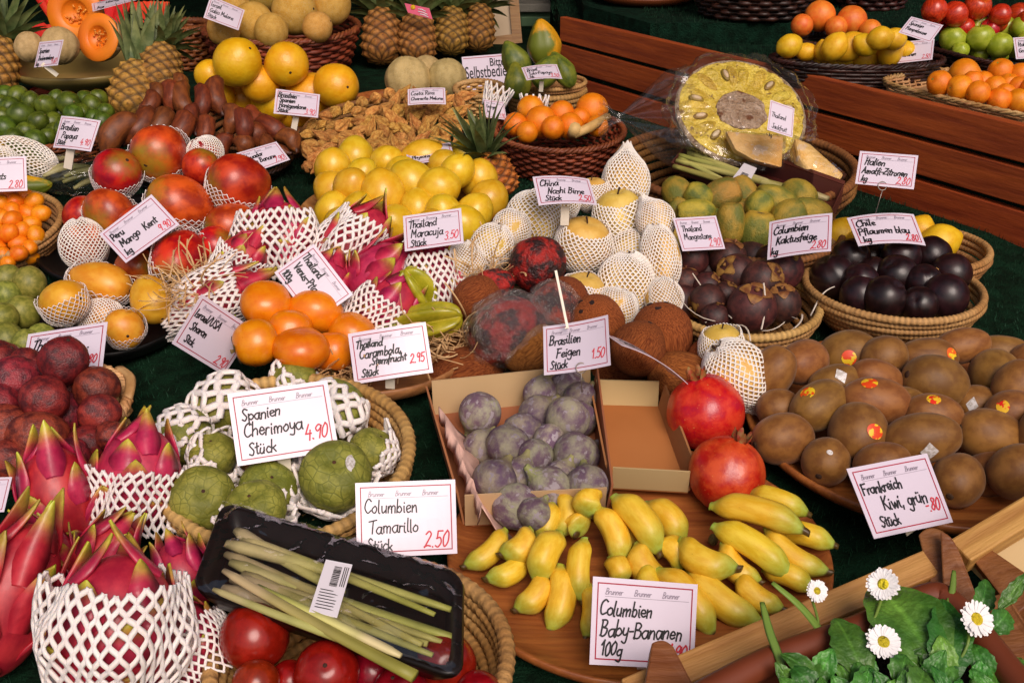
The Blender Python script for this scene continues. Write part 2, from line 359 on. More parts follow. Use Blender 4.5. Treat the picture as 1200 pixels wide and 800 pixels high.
# ------------------------------------------------------------------ fruit shapes: unit size, stem axis +z
def dimple(r, dep, wid): return dep * math.exp(-(r / wid) ** 2)
def ball(name, m, seed=0, lump=.03, ls=1.3, top=.0, bot=.0, wid=.3, kx=1, taper=0, nub=0, nubw=14, lobes=0, lobe_d=0, flatp=1.0, nu=28, nv=20, fine=0, fs=6):
    def fn(th, ph, x, y, z):
        k = 1 + lump * nz(x + seed * 3.1, y, z, ls) * 2 + (fine * nz(x, y + seed, z, fs) if fine else 0)
        if lobes: k *= 1 - lobe_d * abs(math.cos(lobes * th / 2)) ** 6 * math.sin(ph) ** .5
        r = math.hypot(x, y); rad = (abs(r) ** flatp) if r > 0 else 0
        s = rad / r if r > 1e-6 else 1
        zz = z * (1 + nub * abs(z) ** nubw)
        if z > 0 and top: zz -= dimple(r, top, wid)
        if z < 0 and bot: zz += dimple(r, bot, wid)
        t = 1 + taper * z
        return (x * s * k * t * kx, y * s * k * t, zz * k)
    v, f = blob(fn, nu, nv)
    return mesh(name, v, f, m)
def variants(fn, n=3): return [fn(i) for i in range(n)]
def patch(name, m, shape, size, lift=1.02):
    """sticker lying on the unit sphere round +z"""
    n = 16; v = []; f = []
    for k in range(3):
        for i in range(n):
            a = 2 * PI * i / n
            r = size * k / 2
            if shape == 'oval': x, y = r * math.cos(a), r * .78 * math.sin(a)
            else:
                q = abs(math.cos(a)) + 1.7 * abs(math.sin(a)); x, y = r * math.cos(a) / q * 1.1, r * math.sin(a) / q * 1.1
            z = math.sqrt(max(.01, 1 - x * x - y * y)); v.append(Vector((x, y, z)) * lift)
    for k in range(2):
        for i in range(n): f.append((k * n + i, k * n + (i + 1) % n, (k + 1) * n + (i + 1) % n, (k + 1) * n + i))
    return mesh(name, v, f, m)
def disc_mesh(name, m, r, z, h=.05, n=14, pts=None):
    b = MB(); pr = [(0.001, z + h), (r * .7, z + h * .9), (r, z), (r * .9, z - h * 2)]
    v, f = lathe(pr, n); b.add(v, f); return mesh(name, b.v, b.f, m)
def star_calyx(name, m, n, r, z, lift=.05, w=.5, droop=.1, stem=.0, thick=.02, pointed=.25):
    b = MB()
    for k in range(n):
        a = 2 * PI * k / n + random.uniform(-.15, .15); rows = 6; vv = []; ff = []
        for side in (0, 1):
            for i in range(rows):
                t = i / (rows - 1); rr = r * t
                ww = r * w * (math.sin(PI * (t * .85 + .1)) * (1 - pointed * t))
                zz = z + lift * math.sin(PI * t * .9) - droop * t * t - side * thick
                for j in (-1, 0, 1):
                    x, y = rr, j * ww * .5
                    vv.append((x * math.cos(a) - y * math.sin(a), x * math.sin(a) + y * math.cos(a), zz - .02 * abs(j)))
        for side in (0, 1):
            o_ = side * rows * 3
            for i in range(rows - 1):
                for j in range(2):
                    q = (o_ + i * 3 + j, o_ + i * 3 + j + 1, o_ + (i + 1) * 3 + j + 1, o_ + (i + 1) * 3 + j)
                    ff.append(q if side == 0 else q[::-1])
        b.add(vv, ff)
    if stem: b.tube([(0, 0, z - .05), (0, 0, z + stem * .6), (.03, 0, z + stem)], [.09, .07, .1], 8)
    return mesh(name, b.v, b.f, m)
def banana_mesh(name, m, seed, red=False):
    rnd = random.Random(seed); n = 36; s = 15; v = []; f = []; c = []
    bend = rnd.uniform(.6, .95)
    for i in range(n + 1):
        t = i / n; z = -1 + 2 * t
        e0, e1 = min(1, max(0, t - .055) / .26), min(1, max(0, .97 - t) / .21)
        r = (.27 + .73 * math.sin(e0 * PI / 2) ** 1.05) * (.32 + .68 * math.sin(e1 * PI / 2) ** 1.0)
        if t < .02: r = .24
        cx = -bend * (1 - z * z) + bend * .5
        for k in range(s):
            a = 2 * PI * k / s
            pr = 1 + .055 * (1 - 2 * abs(math.sin(2.5 * a + .3)))
            v.append(Vector((cx + r * pr * math.cos(a), r * pr * math.sin(a), z)))
            if red: col = (1, 1, 1) if t > .065 else (.3, .25, .25)
            else:
                g = max(0, 1 - (t - .05) / .36) if t < .41 else max(0, (t - .86) / .14)
                col = (1 - .62 * g, 1 - .16 * g, 1 + .8 * g)
                if t < .06: col = (.10, .09, .25)
            c.append(col)
    for i in range(n):
        for k in range(s): f.append((i * s + k, i * s + (k + 1) % s, (i + 1) * s + (k + 1) % s, (i + 1) * s + k))
    f.append(tuple(range(s - 1, -1, -1))); f.append(tuple(n * s + k for k in range(s)))
    return mesh(name, v, f, m, True, c)
def fig_mesh(name, m, seed):
    pr = [(0, -.86), (.2, -.86), (.55, -.8), (.86, -.55), (1, -.2), (.96, .1), (.76, .38), (.46, .6), (.27, .76), (.19, .9), (.16, 1.02), (.12, 1.06), (0.001, 1.06)]
    p = catmull([(a, 0, b) for a, b in pr], 3); v = []; f = []; n = 24
    for q in p:
        for i in range(n):
            a = 2 * PI * i / n; r = max(q.x, .001) * (1 + .05 * nz(math.cos(a) + seed, math.sin(a), q.z, 1.6) + .02 * math.cos(9 * a))
            v.append(Vector((r * math.cos(a) + .1 * max(0, q.z) ** 2, r * math.sin(a), q.z)))
    for j in range(len(p) - 1):
        for i in range(n): f.append((j * n + i, j * n + (i + 1) % n, (j + 1) * n + (i + 1) % n, (j + 1) * n + i))
    return mesh(name, v, f, m)
def physalis_mesh(name, m, seed):
    def fn(th, ph, x, y, z):
        t = (1 - z) / 2
        r = math.sin(PI * t ** .85) ** .8 * (1 - .35 * t) if 0 < t < 1 else 0
        rib = 1 - .36 * (1 - abs(math.cos(2.5 * th)))
        r *= rib * (1 + .20 * nz(x + seed * 2, y, z, 2.0) + .05 * nz(x + seed, y * 2, z, 6))
        return (r * math.cos(th), r * math.sin(th), .85 - 1.95 * t - .25 * max(0, t - .8) / .2)
    v, f = blob(fn, 30, 14); return mesh(name, v, f, m)
def carambola_mesh(name, m, seed):
    def fn(th, ph, x, y, z):
        s = abs(math.cos(2.5 * th)); r = (.36 + .64 * s ** 1.5) * math.sin(ph) ** .75
        return (r * math.cos(th), r * math.sin(th), z)
    v, f = blob(fn, 60, 18); return mesh(name, v, f, m)
def pineapple_mesh(name, m, nt=8, rows=10, olive=False):
    nu, nv = nt * 10, rows * 10; v = []; f = []; c = []
    for j in range(nv + 1):
        t = j / nv; z = -1 + 2 * t
        base = (1 - abs(z) ** 4.0) ** .5 * (1 - .10 * z) if abs(z) < 1 else 0
        base = max(base, .12)
        for i in range(nu):
            th = 2 * PI * i / nu
            p, q = nt * th / (2 * PI) + t * rows * .5, nt * th / (2 * PI) - t * rows * .5
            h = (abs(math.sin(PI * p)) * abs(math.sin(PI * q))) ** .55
            fp, fq = p - math.floor(p) - .5, q - math.floor(q) - .5
            spike = .10 * math.exp(-((fp * fp + fq * fq) / .012))
            r = base * (.90 + .12 * h + spike)
            v.append(Vector((r * math.cos(th), r * math.sin(th), z)))
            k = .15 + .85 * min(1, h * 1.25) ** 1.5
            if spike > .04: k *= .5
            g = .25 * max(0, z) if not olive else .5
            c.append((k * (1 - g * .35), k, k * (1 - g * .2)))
    for j in range(nv):
        for i in range(nu): f.append((j * nu + i, j * nu + (i + 1) % nu, (j + 1) * nu + (i + 1) % nu, (j + 1) * nu + i))
    f.append(tuple(range(nu - 1, -1, -1))); f.append(tuple(nv * nu + i for i in range(nu)))
    return mesh(name, v, f, m, True, c)
def crown_mesh(name, m, seed, L=1.0, n=60, spread=.7, el0=8):
    """leaf rosette growing from the origin along +z, length L"""
    rnd = random.Random(seed); v = []; f = []; c = []
    for k in range(n):
        az = k * 2.39996 + rnd.uniform(-.2, .2); e = k / n
        ln = L * (.45 + .55 * math.sin(PI * (.18 + .62 * e))) * rnd.uniform(.85, 1.1)
        el = math.radians(el0 + (82 - el0) * e ** .8) ; wd = L * .125 * (1 - .4 * e); segs = 7; b0 = len(v)
        p = Vector((.12 * L * math.cos(az), .12 * L * math.sin(az), L * .30 * e - .02 * L)); a = el
        tint = rnd.uniform(.75, 1.25)
        for i in range(segs + 1):
            t = i / segs; d = Vector((math.cos(az) * math.cos(a), math.sin(az) * math.cos(a), math.sin(a)))
            sdv = Vector((-math.sin(az), math.cos(az), 0)); nrm = d.cross(sdv) * -1
            ww = wd * (1 - t ** 1.8) + .001 * L
            for s_, dz in ((-1, .35), (0, 0), (1, .35)):
                v.append(p + sdv * s_ * ww + nrm * dz * ww * (1 if s_ else -.2))
                kk = tint * (.8 + .3 * t); c.append((kk * (1 + .25 * t), kk, kk * .95))
            p = p + d * (ln / segs); a -= spread * (.10 + .12 * t) * (1.25 - e)
        for i in range(segs):
            for s_ in range(2): f.append((b0 + i * 3 + s_, b0 + i * 3 + s_ + 1, b0 + (i + 1) * 3 + s_ + 1, b0 + (i + 1) * 3 + s_))
    return mesh(name, v, f, m, True, c)
def scales_mesh(name, m, seed, n=17, L=.86, z0=-.85, z1=.95, topL=1.0, curlk=.55):
    """leafy bracts of a pitahaya: unit body, blossom end +z"""
    rnd = random.Random(seed); v = []; f = []; c = []
    for k in range(n):
        e = (k + .5) / n; z = z0 + (z1 - z0) * e; az = k * 2.39996 + rnd.uniform(-.25, .25)
        r0 = math.sqrt(max(.02, 1 - z * z)) * 1.0
        ln = (L + (topL - L) * e ** 2) * rnd.uniform(.8, 1.2); wd = (.60 - .24 * e) * rnd.uniform(.85, 1.15)
        nrm = Vector((math.cos(az) * r0, math.sin(az) * r0, z)).normalized()
        sdv = Vector((-math.sin(az), math.cos(az), 0)); fw = sdv.cross(nrm) * -1
        if fw.z < 0: fw = -fw
        p = Vector((math.cos(az) * r0, math.sin(az) * r0, z)) * .985 - fw * .18; d = (fw + nrm * .06).normalized(); segs = 8; b0 = len(v)
        curl = rnd.uniform(.01, .09) * curlk
        for i in range(segs + 1):
            t = i / segs; ww = wd * (1 - t) ** .75 * (.6 + .9 * min(1, t * 3)) * .75 + .012
            nn = d.cross(sdv); nn = nn if nn.dot(nrm) > 0 else -nn
            g = min(1, max(0, (t - .58) / .38)); a_, b_ = (1.0, 1.0, 1.0), (1.0, 24.0, .5)
            y = tuple(a_[q] + (b_[q] - a_[q]) * g for q in range(3))
            for s_ in (-1, 0, 1):
                v.append(p + sdv * s_ * ww + nn * (-.16 * ww * abs(s_) + .03)); c.append(y)
            for s_ in (-1, 0, 1):
                v.append(p + sdv * s_ * ww * .9 + nn * (-.16 * ww * abs(s_) - .015)); c.append(y)
            p = p + d * (ln / segs); d = (d + nrm * curl * (1 + 2.2 * t)).normalized()
        for i in range(segs):
            o_, q_ = b0 + i * 6, b0 + (i + 1) * 6
            for s_ in range(2):
                f.append((o_ + s_, o_ + s_ + 1, q_ + s_ + 1, q_ + s_)); f.append((o_ + 4 + s_, o_ + 3 + s_, q_ + 3 + s_, q_ + 4 + s_))
            f.append((o_, q_, q_ + 3, o_ + 3)); f.append((o_ + 5, q_ + 5, q_ + 2, o_ + 2))
    return mesh(name, v, f, m, True, c)
def zigzag(prof, n, k, t, sub=4, jit=0.0, flat=.7, sides=5, seed=1, amp=.96, tooth=0.0):
    """expanded foam net: prof(v) -> (radius, z); n strands that meet in k rows of diamonds"""
    rnd = random.Random(seed); b = MB(); ns = 2 * PI / n; steps = k * sub
    ph = [[rnd.uniform(-1, 1) for _ in range(3)] for _ in range(6)]
    def wob(th, v): return jit * sum(math.sin(th * (q + 1) + 5 * v * p[0] + p[1] * 6) * p[2] for q, p in enumerate(ph))
    for i in range(n):
        pts = []
        for j in range(steps + 1):
            v = j / steps; th = ns * (i + .5 * amp * (-1) ** i * math.cos(PI * k * v))
            r, z = prof(v); wv = wob(th, v); r *= 1 + wv; cx_, sx_ = math.cos(th) * 1.3, math.sin(th) * 1.3
            th += .11 * nz(cx_ + seed, sx_, 2.5 * v, 1.2); z += .10 * nz(cx_, sx_ + seed, 2.5 * v + 7, 1.2)
            pts.append((r * math.cos(th), r * math.sin(th), z + wv * .5))
        b.tube(pts, t, sides, flat=flat)
    return b
def net_mesh(name, m, prof, n, k, t, **kw):
    b = zigzag(prof, n, k, t, **kw); return mesh(name, b.v, b.f, m)
def sph(v0, v1, s=1.05, flare=0, tail=0):
    """profile over a unit ball between latitudes v0..v1 (degrees)"""
    def p(v):
        a = math.radians(v0 + (v1 - v0) * v); r, z = s * math.cos(a), s * math.sin(a)
        if tail and v < .22:
            q = 1 - v / .22; r = max(r * (1 - q) + .16 * q, .12); z = z - tail * q
        if flare and v > .85: r += flare * (v - .85) / .15
        return max(r, .04), z
    return p

def pom_crown(m):
    b = MB(); n = 48; rows = [(.20, .86), (.17, .95), (.18, 1.04), (.21, 1.12), (.25, 1.2)]
    for inner in (0, 1):
        vv = []; ff = []
        for j, (r, z) in enumerate(rows):
            for i in range(n):
                a = 2 * PI * i / n; sp = abs(math.cos(3 * a)) ** 1.4; zz = z if j < 2 else .95 + (z - .95) * (.25 + 1.1 * sp)
                rr = r - .02 * inner; vv.append((rr * math.cos(a), rr * math.sin(a), zz))
        for j in range(len(rows) - 1):
            for i in range(n):
                q = (j * n + i, j * n + (i + 1) % n, (j + 1) * n + (i + 1) % n, (j + 1) * n + i); ff.append(q if not inner else q[::-1])
        b.add(vv, ff)
    return mesh('crown', b.v, b.f, m)
# ------------------------------------------------------------------ handwriting: strokes on a 10 unit cap height
GL = {
'a': (6, '5,5 2,5 .5,2.5 2,0 4,1 5,4.5|5,5 5,1 6,0'), 'b': (5.5, '.8,10 .8,0|.8,3.5 3,5 4.8,2.5 3,0 .8,1'), 'c': (5, '4.5,4.3 2.5,5 .6,2.5 2.3,0 4.6,.8'),
'd': (6, '4.6,3.8 2.5,5 .6,2.5 2.2,0 4.6,1.5|4.8,10 4.7,1 5.6,0'), 'e': (5, '.8,2.4 4.2,3 3.2,5 1.2,4.4 .7,2 2.4,0 4.6,.9'), 'f': (4, '4,9.5 2.6,9.8 1.8,8 1.6,-2|.2,5 3.6,5.2'),
'g': (5.8, '4.6,4.4 2.4,5 .7,2.8 2.2,.4 4.4,2 4.8,4.8|4.8,4.8 4.6,-2.5 2.6,-4 .8,-3'), 'h': (5.6, '.8,10 .8,0|.8,3 2.8,5 4.4,4 4.4,0'), 'i': (2.8, '1,5 1.1,.6 2,0|1.2,7 1.5,7.5'),
'j': (2.8, '1.6,5 1.4,-3 0,-4|1.7,7 2,7.4'), 'k': (5.2, '.8,10 .8,0|4.2,5 .9,2.3|1.8,3 4.6,0'), 'l': (2.8, '.9,10 .9,1 2,0'), 'm': (8, '.8,5 .8,0|.8,3 2.4,5 3.6,4.2 3.6,0|3.6,3 5.2,5 6.6,4.2 6.6,0'),
'n': (5.6, '.8,5 .8,0|.8,3 2.8,5 4.4,4 4.4,0'), 'o': (5.2, '2.6,5 .6,3 1,.6 2.8,0 4.6,2 4,4.5 2.4,5'), 'p': (5.5, '.8,5 .8,-4|.8,3.6 3,5 4.8,2.6 3,0 .8,1'), 'q': (5.6, '4.6,4.4 2.4,5 .7,2.8 2.2,.4 4.4,2 4.8,4.8|4.8,4.8 4.7,-4'), 'r': (4, '.8,5 .8,0|.8,3 2,4.8 3.6,4.8'),
's': (4.4, '3.8,4.4 2,5 .9,3.8 3.4,1.8 2.6,.1 .4,.6'), 't': (4, '1.8,8.5 1.7,1 3.2,0|.2,5.6 3.6,5.8'), 'u': (5.6, '.8,5 .8,1.2 2.4,0 4.4,2|4.4,5 4.4,0'), 'v': (5, '.5,5 2.3,0 4.4,5'),
'w': (7, '.5,5 1.8,0 3.4,4.4 4.8,0 6.4,5'), 'y': (5.4, '.7,5 1,1.8 2.6,1 4.4,2.4|4.6,5 4.2,-2.6 2.4,-4 .6,-3'), 'z': (4.8, '.6,4.8 4.2,4.8 .5,.2 4.4,.3'), 'ü': (5.6, '.8,5 .8,1.2 2.4,0 4.4,2|4.4,5 4.4,0|1.4,7 1.6,7.5|3.6,7 3.8,7.5'),
'x': (5, '.6,5 4.4,0|4.2,5 .5,0'),
'A': (7, '.4,0 3.2,10|3.2,10 6,0|1.4,3.6 5,3.8'), 'B': (6.4, '1,10 .9,0|.4,9.6 3.4,10 5,8 3.2,5.5 1.4,5.2|2,5.3 5.2,4.4 5,1 2.6,-.2 .2,.6'), 'C': (6.6, '6,8.6 4,10 1.2,7.6 .8,3 2.8,0 6,1.4'),
'E': (6, '5,9.4 2.4,9.8 1.2,7.6 3.4,5.2|3.4,5.2 1,3 2.2,.1 5.2,.8'), 'O': (6.8, '3.2,10 .8,6.4 1.2,1.8 3.4,0 5.6,3 5.2,8 3,10'), 'D': (6.6, '1.2,10 1,0|.6,9.8 4,9.4 5.6,5.5 4,.6 .8,.1'), 'F': (6, '1.2,9.8 1,0|.2,9.6 5.8,10|1.1,5.3 4.6,5.6'), 'G': (6.6, '5.8,8.6 3.6,10 1,7 .9,2.8 3,0 5.4,1.6 5.6,4.4 3.6,4.4'), 'H': (6.8, '1,10 1,0|5.4,10 5.4,0|1,5 5.4,5.2'), 'I': (3.4, '1.6,10 1.4,0'),
'J': (5, '3.6,10 3.4,1.6 1.8,-.4 .2,1.6|1.6,9.8 5,10'), 'K': (6.4, '1,10 .9,0|5.4,10 1.2,4.6|2.2,5.4 5.8,0'), 'L': (5.4, '1.2,10 1,.3|1,.3 5,.2'), 'M': (8.6, '.8,0 1.6,10|1.6,10 4.2,3.6|4.2,3.6 6.8,10|6.8,10 7.4,0'),
'N': (7.2, '1,0 1.2,10|1.2,10 5.6,0|5.6,0 5.8,10'), 'P': (6, '1.2,10 1,0|.4,9.4 3.6,10 5.4,7.6 3.6,5 1.2,4.8'), 'R': (6.2, '1.2,10 1,0|.4,9.4 3.6,10 5.4,7.6 3.6,5 1.2,4.8|2.6,5 5.6,0'),
'S': (6, '5.2,8.8 3,10 1.2,8 2.6,5.6 4.8,3 3.4,0 .6,1'), 'T': (6.2, '.2,9.4 6.4,9.9|3.4,9.7 3,0'), 'U': (6.8, '1,10 1,2 3,0 5.2,2 5.4,10'), 'V': (6.4, '.6,10 3,0|3,0 6,10'), 'Z': (6.4, '.8,9.6 5.8,9.8|5.8,9.8 .6,.3|.6,.3 6,.4|1.8,5 5,5.2'),
'0': (5.6, '2.8,10 .8,6.5 1,1.6 2.8,0 4.8,3 4.6,8 2.8,10'), '1': (4, '.6,6.8 2.6,10|2.6,10 2.5,0'), '2': (5.6, '.8,8 2.6,10 4.6,8 3.4,4.6 .6,0|.6,0 3,.6 5.2,.2'), '3': (5.4, '.8,9 3,10 4.4,7.8 2.4,5.4|2.4,5.4 4.8,3.2 3.2,0 .6,.8'),
'4': (5.6, '2.6,10 .6,3.6|.6,3.6 5.2,3.8|4.2,6 3.8,-1'), '5': (5.4, '5,10 1.6,9.8|1.6,9.8 1.2,5.6|1.2,5.6 3.6,6 4.8,3 3,0 .6,.6'), '6': (5.4, '4.2,10 1.4,6 1,2 2.8,0 4.6,2 3.2,4.6 1.2,3'), '7': (5.2, '.6,9.8 4.8,10|4.8,10 2,0'),
'8': (5.4, '4.4,8.8 2.6,10 1.2,8 4.4,3 2.8,0 .8,2.4 4.2,7.2 4.4,8.8'), '9': (5.6, '4.6,8.6 2.6,10 .8,7.4 2.4,5.2 4.6,7.4 4.8,9 4,0'),
'.': (2.4, '1,.2 1.4,-.2'), ',': (2.6, '1.4,.6 .8,-1.6'), '-': (4, '.6,4 3.4,4.2'), '/': (4.4, '.4,-1 4,10'), '·': (3, '1.2,4 1.6,4'), ' ': (3.6, '')}
def strokes(text, x, y, size, slant=.12, rnd=None, loose=1.0):
    """polylines in card units; y runs down, (x, y) is the start of the baseline"""
    k = size / 10; res = []; cx = x; base = y
    for ch in text:
        adv, s = GL[ch]; wob = (rnd.uniform(-.5, .5) * loose if rnd else 0)
        for st in [q for q in s.split('|') if q]:
            p = []
            for q in st.split():
                a, b_ = q.split(','); a, b_ = float(a), float(b_)
                if rnd: a += rnd.uniform(-.28, .28) * loose; b_ += rnd.uniform(-.28, .28) * loose
                p.append(Vector((cx + (a * .86 + b_ * slant) * k, base - (b_ + wob) * k, 0)))
            res.append(catmull(p, 4))
        cx += adv * k * .86
    return res
def ribbon(b, poly, half, fpos, closed=False):
    n = len(poly)
    if n < 2: return
    v = []; f = []
    for i in range(n):
        t = poly[min(i + 1, n - 1)] - poly[max(i - 1, 0)]
        if t.length < 1e-9: t = Vector((1, 0, 0))
        t.normalize(); s = Vector((-t.y, t.x, 0)) * half
        e = t * half * (-.8 if i == 0 else (.8 if i == n - 1 else 0))
        v += [fpos(poly[i] + s + e), fpos(poly[i] - s + e)]
    for i in range(n - 1): f.append((2 * i, 2 * i + 1, 2 * i + 3, 2 * i + 2))
    b.add(v, f)
TAGS = []
def price_tag(label, TL, TR, BL, lines, price=None, h=.06, depth=None, z=None, bulge=0.0, sticks=(), header=True, size_k=.82, lean=1, R=None, ring=None, pen=.011, group='price cards'):
    rnd = random.Random(label); sl_ = rnd.uniform(.02, .26); pen *= rnd.uniform(.8, 1.1)
    u = Vector((TR[0] - TL[0], -(TR[1] - TL[1]))); v = Vector((BL[0] - TL[0], -(BL[1] - TL[1])))
    U, V = u.length, v.length
    Rr = R or min(1.5, max(1.36, U / V)); c = -u.dot(v)
    q = Rr * Rr * V * V - U * U
    B = (-q + math.sqrt(q * q + 4 * Rr * Rr * c * c)) / (2 * Rr * Rr); b_ = math.sqrt(max(B, 0)) * lean
    if b_ * b_ > 1e-3: a_ = c / b_
    else: a_ = math.sqrt(max(q, 0))
    cx, cy = TL[0] + (TR[0] - TL[0] + BL[0] - TL[0]) / 2, TL[1] + (TR[1] - TL[1] + BL[1] - TL[1]) / 2
    d = depth or on_d(cx, cy, h, z); s = d / F; ctr = pt(cx, cy, d)
    eU = (RIGHT * u.x + UP * u.y - FWD * a_) * s; eV = (RIGHT * v.x + UP * v.y - FWD * b_) * s
    Wd = eU.length; H = eV.length / Wd; nrm = eV.cross(eU).normalized()
    if nrm.dot(FWD) > 0: nrm = -nrm
    vd = eV / eV.length * Wd
    ph = rnd.uniform(-.02, .02)
    def P(p, lift=.0):
        x, y = p.x - .5, p.y - H / 2
        bz = bulge * Wd * (1 - 4 * x * x) + ph * Wd * x * y * 6
        return eU * x + vd * y + nrm * (bz + lift * Wd)
    root = empty('price_tag', ctr); tag(root, label, 'price card', group)
    g = MB(); nx, ny = 10, 4
    for lift in (.0, -.006):
        vv = [P(Vector((i / nx, H * j / ny, 0)), lift) for j in range(ny + 1) for i in range(nx + 1)]
        ff = []
        for j in range(ny):
            for i in range(nx):
                qd = (j * (nx + 1) + i, (j + 1) * (nx + 1) + i, (j + 1) * (nx + 1) + i + 1, j * (nx + 1) + i + 1)
                ff.append(qd if lift == 0 else qd[::-1])
        g.add(vv, ff)
    o_ = (nx + 1) * (ny + 1)
    rim = [i for i in range(nx + 1)] + [j * (nx + 1) + nx for j in range(1, ny + 1)] + [ny * (nx + 1) + i for i in range(nx - 1, -1, -1)] + [j * (nx + 1) for j in range(ny - 1, 0, -1)]
    for i in range(len(rim)): g.f.append((rim[i], rim[(i + 1) % len(rim)], rim[(i + 1) % len(rim)] + o_, rim[i] + o_))
    g.obj('card', M['card'], root, False)
    fp = lambda lift: (lambda p: P(p, lift))
    b = MB(); m_ = .05
    cs = [Vector((m_, m_, 0)), Vector((1 - m_, m_, 0)), Vector((1 - m_, H - m_, 0)), Vector((m_, H - m_, 0))]
    for i in range(4):
        A, Bq = cs[i], cs[(i + 1) % 4]; e = (Bq - A).normalized() * .0055
        ribbon(b, [A - e * .2 + (Bq - A) * (k / 8) for k in range(9)], .0055, fp(.0035 + .0004 * (i % 2)))
    b.obj('border', M['border'], root, False)
    if header:
        b = MB()
        for k in range(3):
            for st in strokes('Brunner', .12 + .27 * k, .135 * H / .7, .052, .25, rnd, .4): ribbon(b, st, .0032, fp(.0042))
        ribbon(b, [Vector((.12 + .8 * i / 8, .152 * H / .7, 0)) for i in range(9)], .0018, fp(.0036))
        b.obj('header_print', M['grey_ink'], root, False)
    b = MB()
    for (tx, x, y, sz) in lines:
        wd_ = sum(GL[q_][0] for q_ in tx) * sz * size_k * .086 
        if x + wd_ > .93: sz = sz * (.93 - x) / wd_
        for st in strokes(tx, x, y * H / .7, sz * size_k, sl_, rnd, 1.25): ribbon(b, st, pen, fp(.006))
    if b.v: b.obj('handwriting', M['ink'], root, False)
    if price:
        b = MB()
        for (tx, x, y, sz) in (price if isinstance(price, list) else [price]):
            sz *= .82; x = .915 - sum(GL[q_][0] for q_ in tx) * sz * .086; y = min(y + .03, .625)
            for st in strokes(tx, x, y * H / .7, sz, .18, rnd): ribbon(b, st, .0075, fp(.0075))
        b.obj('price', M['red_ink'], root, False)
    for (x0, y0, x1, y1, wpx) in sticks:
        p0, p1 = pt(x0, y0, d + .001) - ctr, pt(x1, y1, d + .01) - ctr; hw = wpx * s / 2
        sb = MB(); ax = (p1 - p0).normalized(); sv = ax.cross(FWD).normalized() * hw; tv = ax.cross(sv).normalized() * .0012
        p0 = p0 - nrm * .003; p1 = p1 - nrm * .003
        vv = [p0 + sv + tv, p0 - sv + tv, p0 - sv - tv, p0 + sv - tv, p1 + sv + tv, p1 - sv + tv, p1 - sv - tv, p1 + sv - tv]
        sb.add(vv, [(0, 1, 2, 3), (7, 6, 5, 4), (0, 4, 5, 1), (1, 5, 6, 2), (2, 6, 7, 3), (3, 7, 4, 0)])
        cl = nrm * .006
        vv2 = [q + cl for q in vv[:4]]; e = (p0 - p1).normalized() * hw * .9
        vv2 = [p0 + sv + nrm * .005, p0 - sv + nrm * .005, p0 - sv + nrm * .005 + e, p0 + sv + nrm * .005 + e]
        sb.add(vv2 + [q - nrm * .0022 for q in vv2], [(0, 1, 2, 3), (7, 6, 5, 4), (0, 4, 5, 1), (1, 5, 6, 2), (2, 6, 7, 3), (3, 7, 4, 0)])
        sb.obj('holder', M['stick'], root, False)
    if ring:
        (x0, y0, r_, x1, y1) = ring; sb = MB(); c0 = pt(x0, y0, d - .006) - ctr; R_ = r_ * s
        sb.tube([c0 + (RIGHT * math.cos(a) + UP * math.sin(a)) * R_ for a in [2 * PI * i / 20 for i in range(20)]], .0007, 5, closed=True)
        sb.tube([c0 - UP * R_, pt(x1, y1, d + .004) - ctr], .0006, 5)
        sb.obj('wire_holder', M['steel'], root)
    return root
M['steel'] = mat('wire', '8a8078', rough=.35, metal=.8, var=0)

# ------------------------------------------------------------------ placing fruit
PROTO = {}
def proto(kind, meshes, parts=()): PROTO[kind] = (meshes if isinstance(meshes, list) else [meshes], list(parts))
def axis_q(axis, roll=0.0):
    z = axis.normalized(); x = (UP * z.dot(RIGHT) - RIGHT * z.dot(UP))
    if x.length < 1e-4: x = RIGHT.copy()
    x = (x - z * z.dot(x)).normalized(); y = z.cross(x)
    return Matrix((x, y, z)).transposed().to_quaternion() @ Quaternion((0, 0, 1), roll)
def scr(ang, tow=0.0):
    a, t = math.radians(ang), math.radians(tow)
    return (RIGHT * math.cos(a) + UP * math.sin(a)) * math.cos(t) - FWD * math.sin(t)
ORD = ['', 'second', 'third', 'fourth', 'fifth', 'sixth', 'seventh', 'eighth', 'ninth', 'tenth', 'eleventh', 'twelfth', 'thirteenth', 'fourteenth', 'fifteenth', 'sixteenth', 'seventeenth', 'eighteenth', 'nineteenth', 'twentieth'] + ['next'] * 60
def place_words(items, place, gap):
    """gives every item of a heap its row and its place in the row"""
    it = sorted(items, key=lambda q: -q['py']); rows = [[it[0]]]
    for q in it[1:]:
        if rows[-1][0]['py'] - q['py'] > gap: rows.append([q])
        else: rows[-1].append(q)
    for ri, row in enumerate(rows):
        rn = 'front row' if ri == 0 else ('back row' if ri == len(rows) - 1 else ORD[ri] + ' row')
        row.sort(key=lambda q: q['px'])
        for i, q in enumerate(row):
            n = len(row)
            if n == 1: w_ = 'alone'
            elif i == 0: w_ = 'leftmost'
            elif i == n - 1: w_ = 'rightmost'
            elif n == 3: w_ = 'middle one'
            else: w_ = ORD[i] + ' from left'
            if len(rows) == 1: q['where'] = f'{w_} {place}' if n > 1 else place
            else: q['where'] = f'{w_} in {rn} {place}'
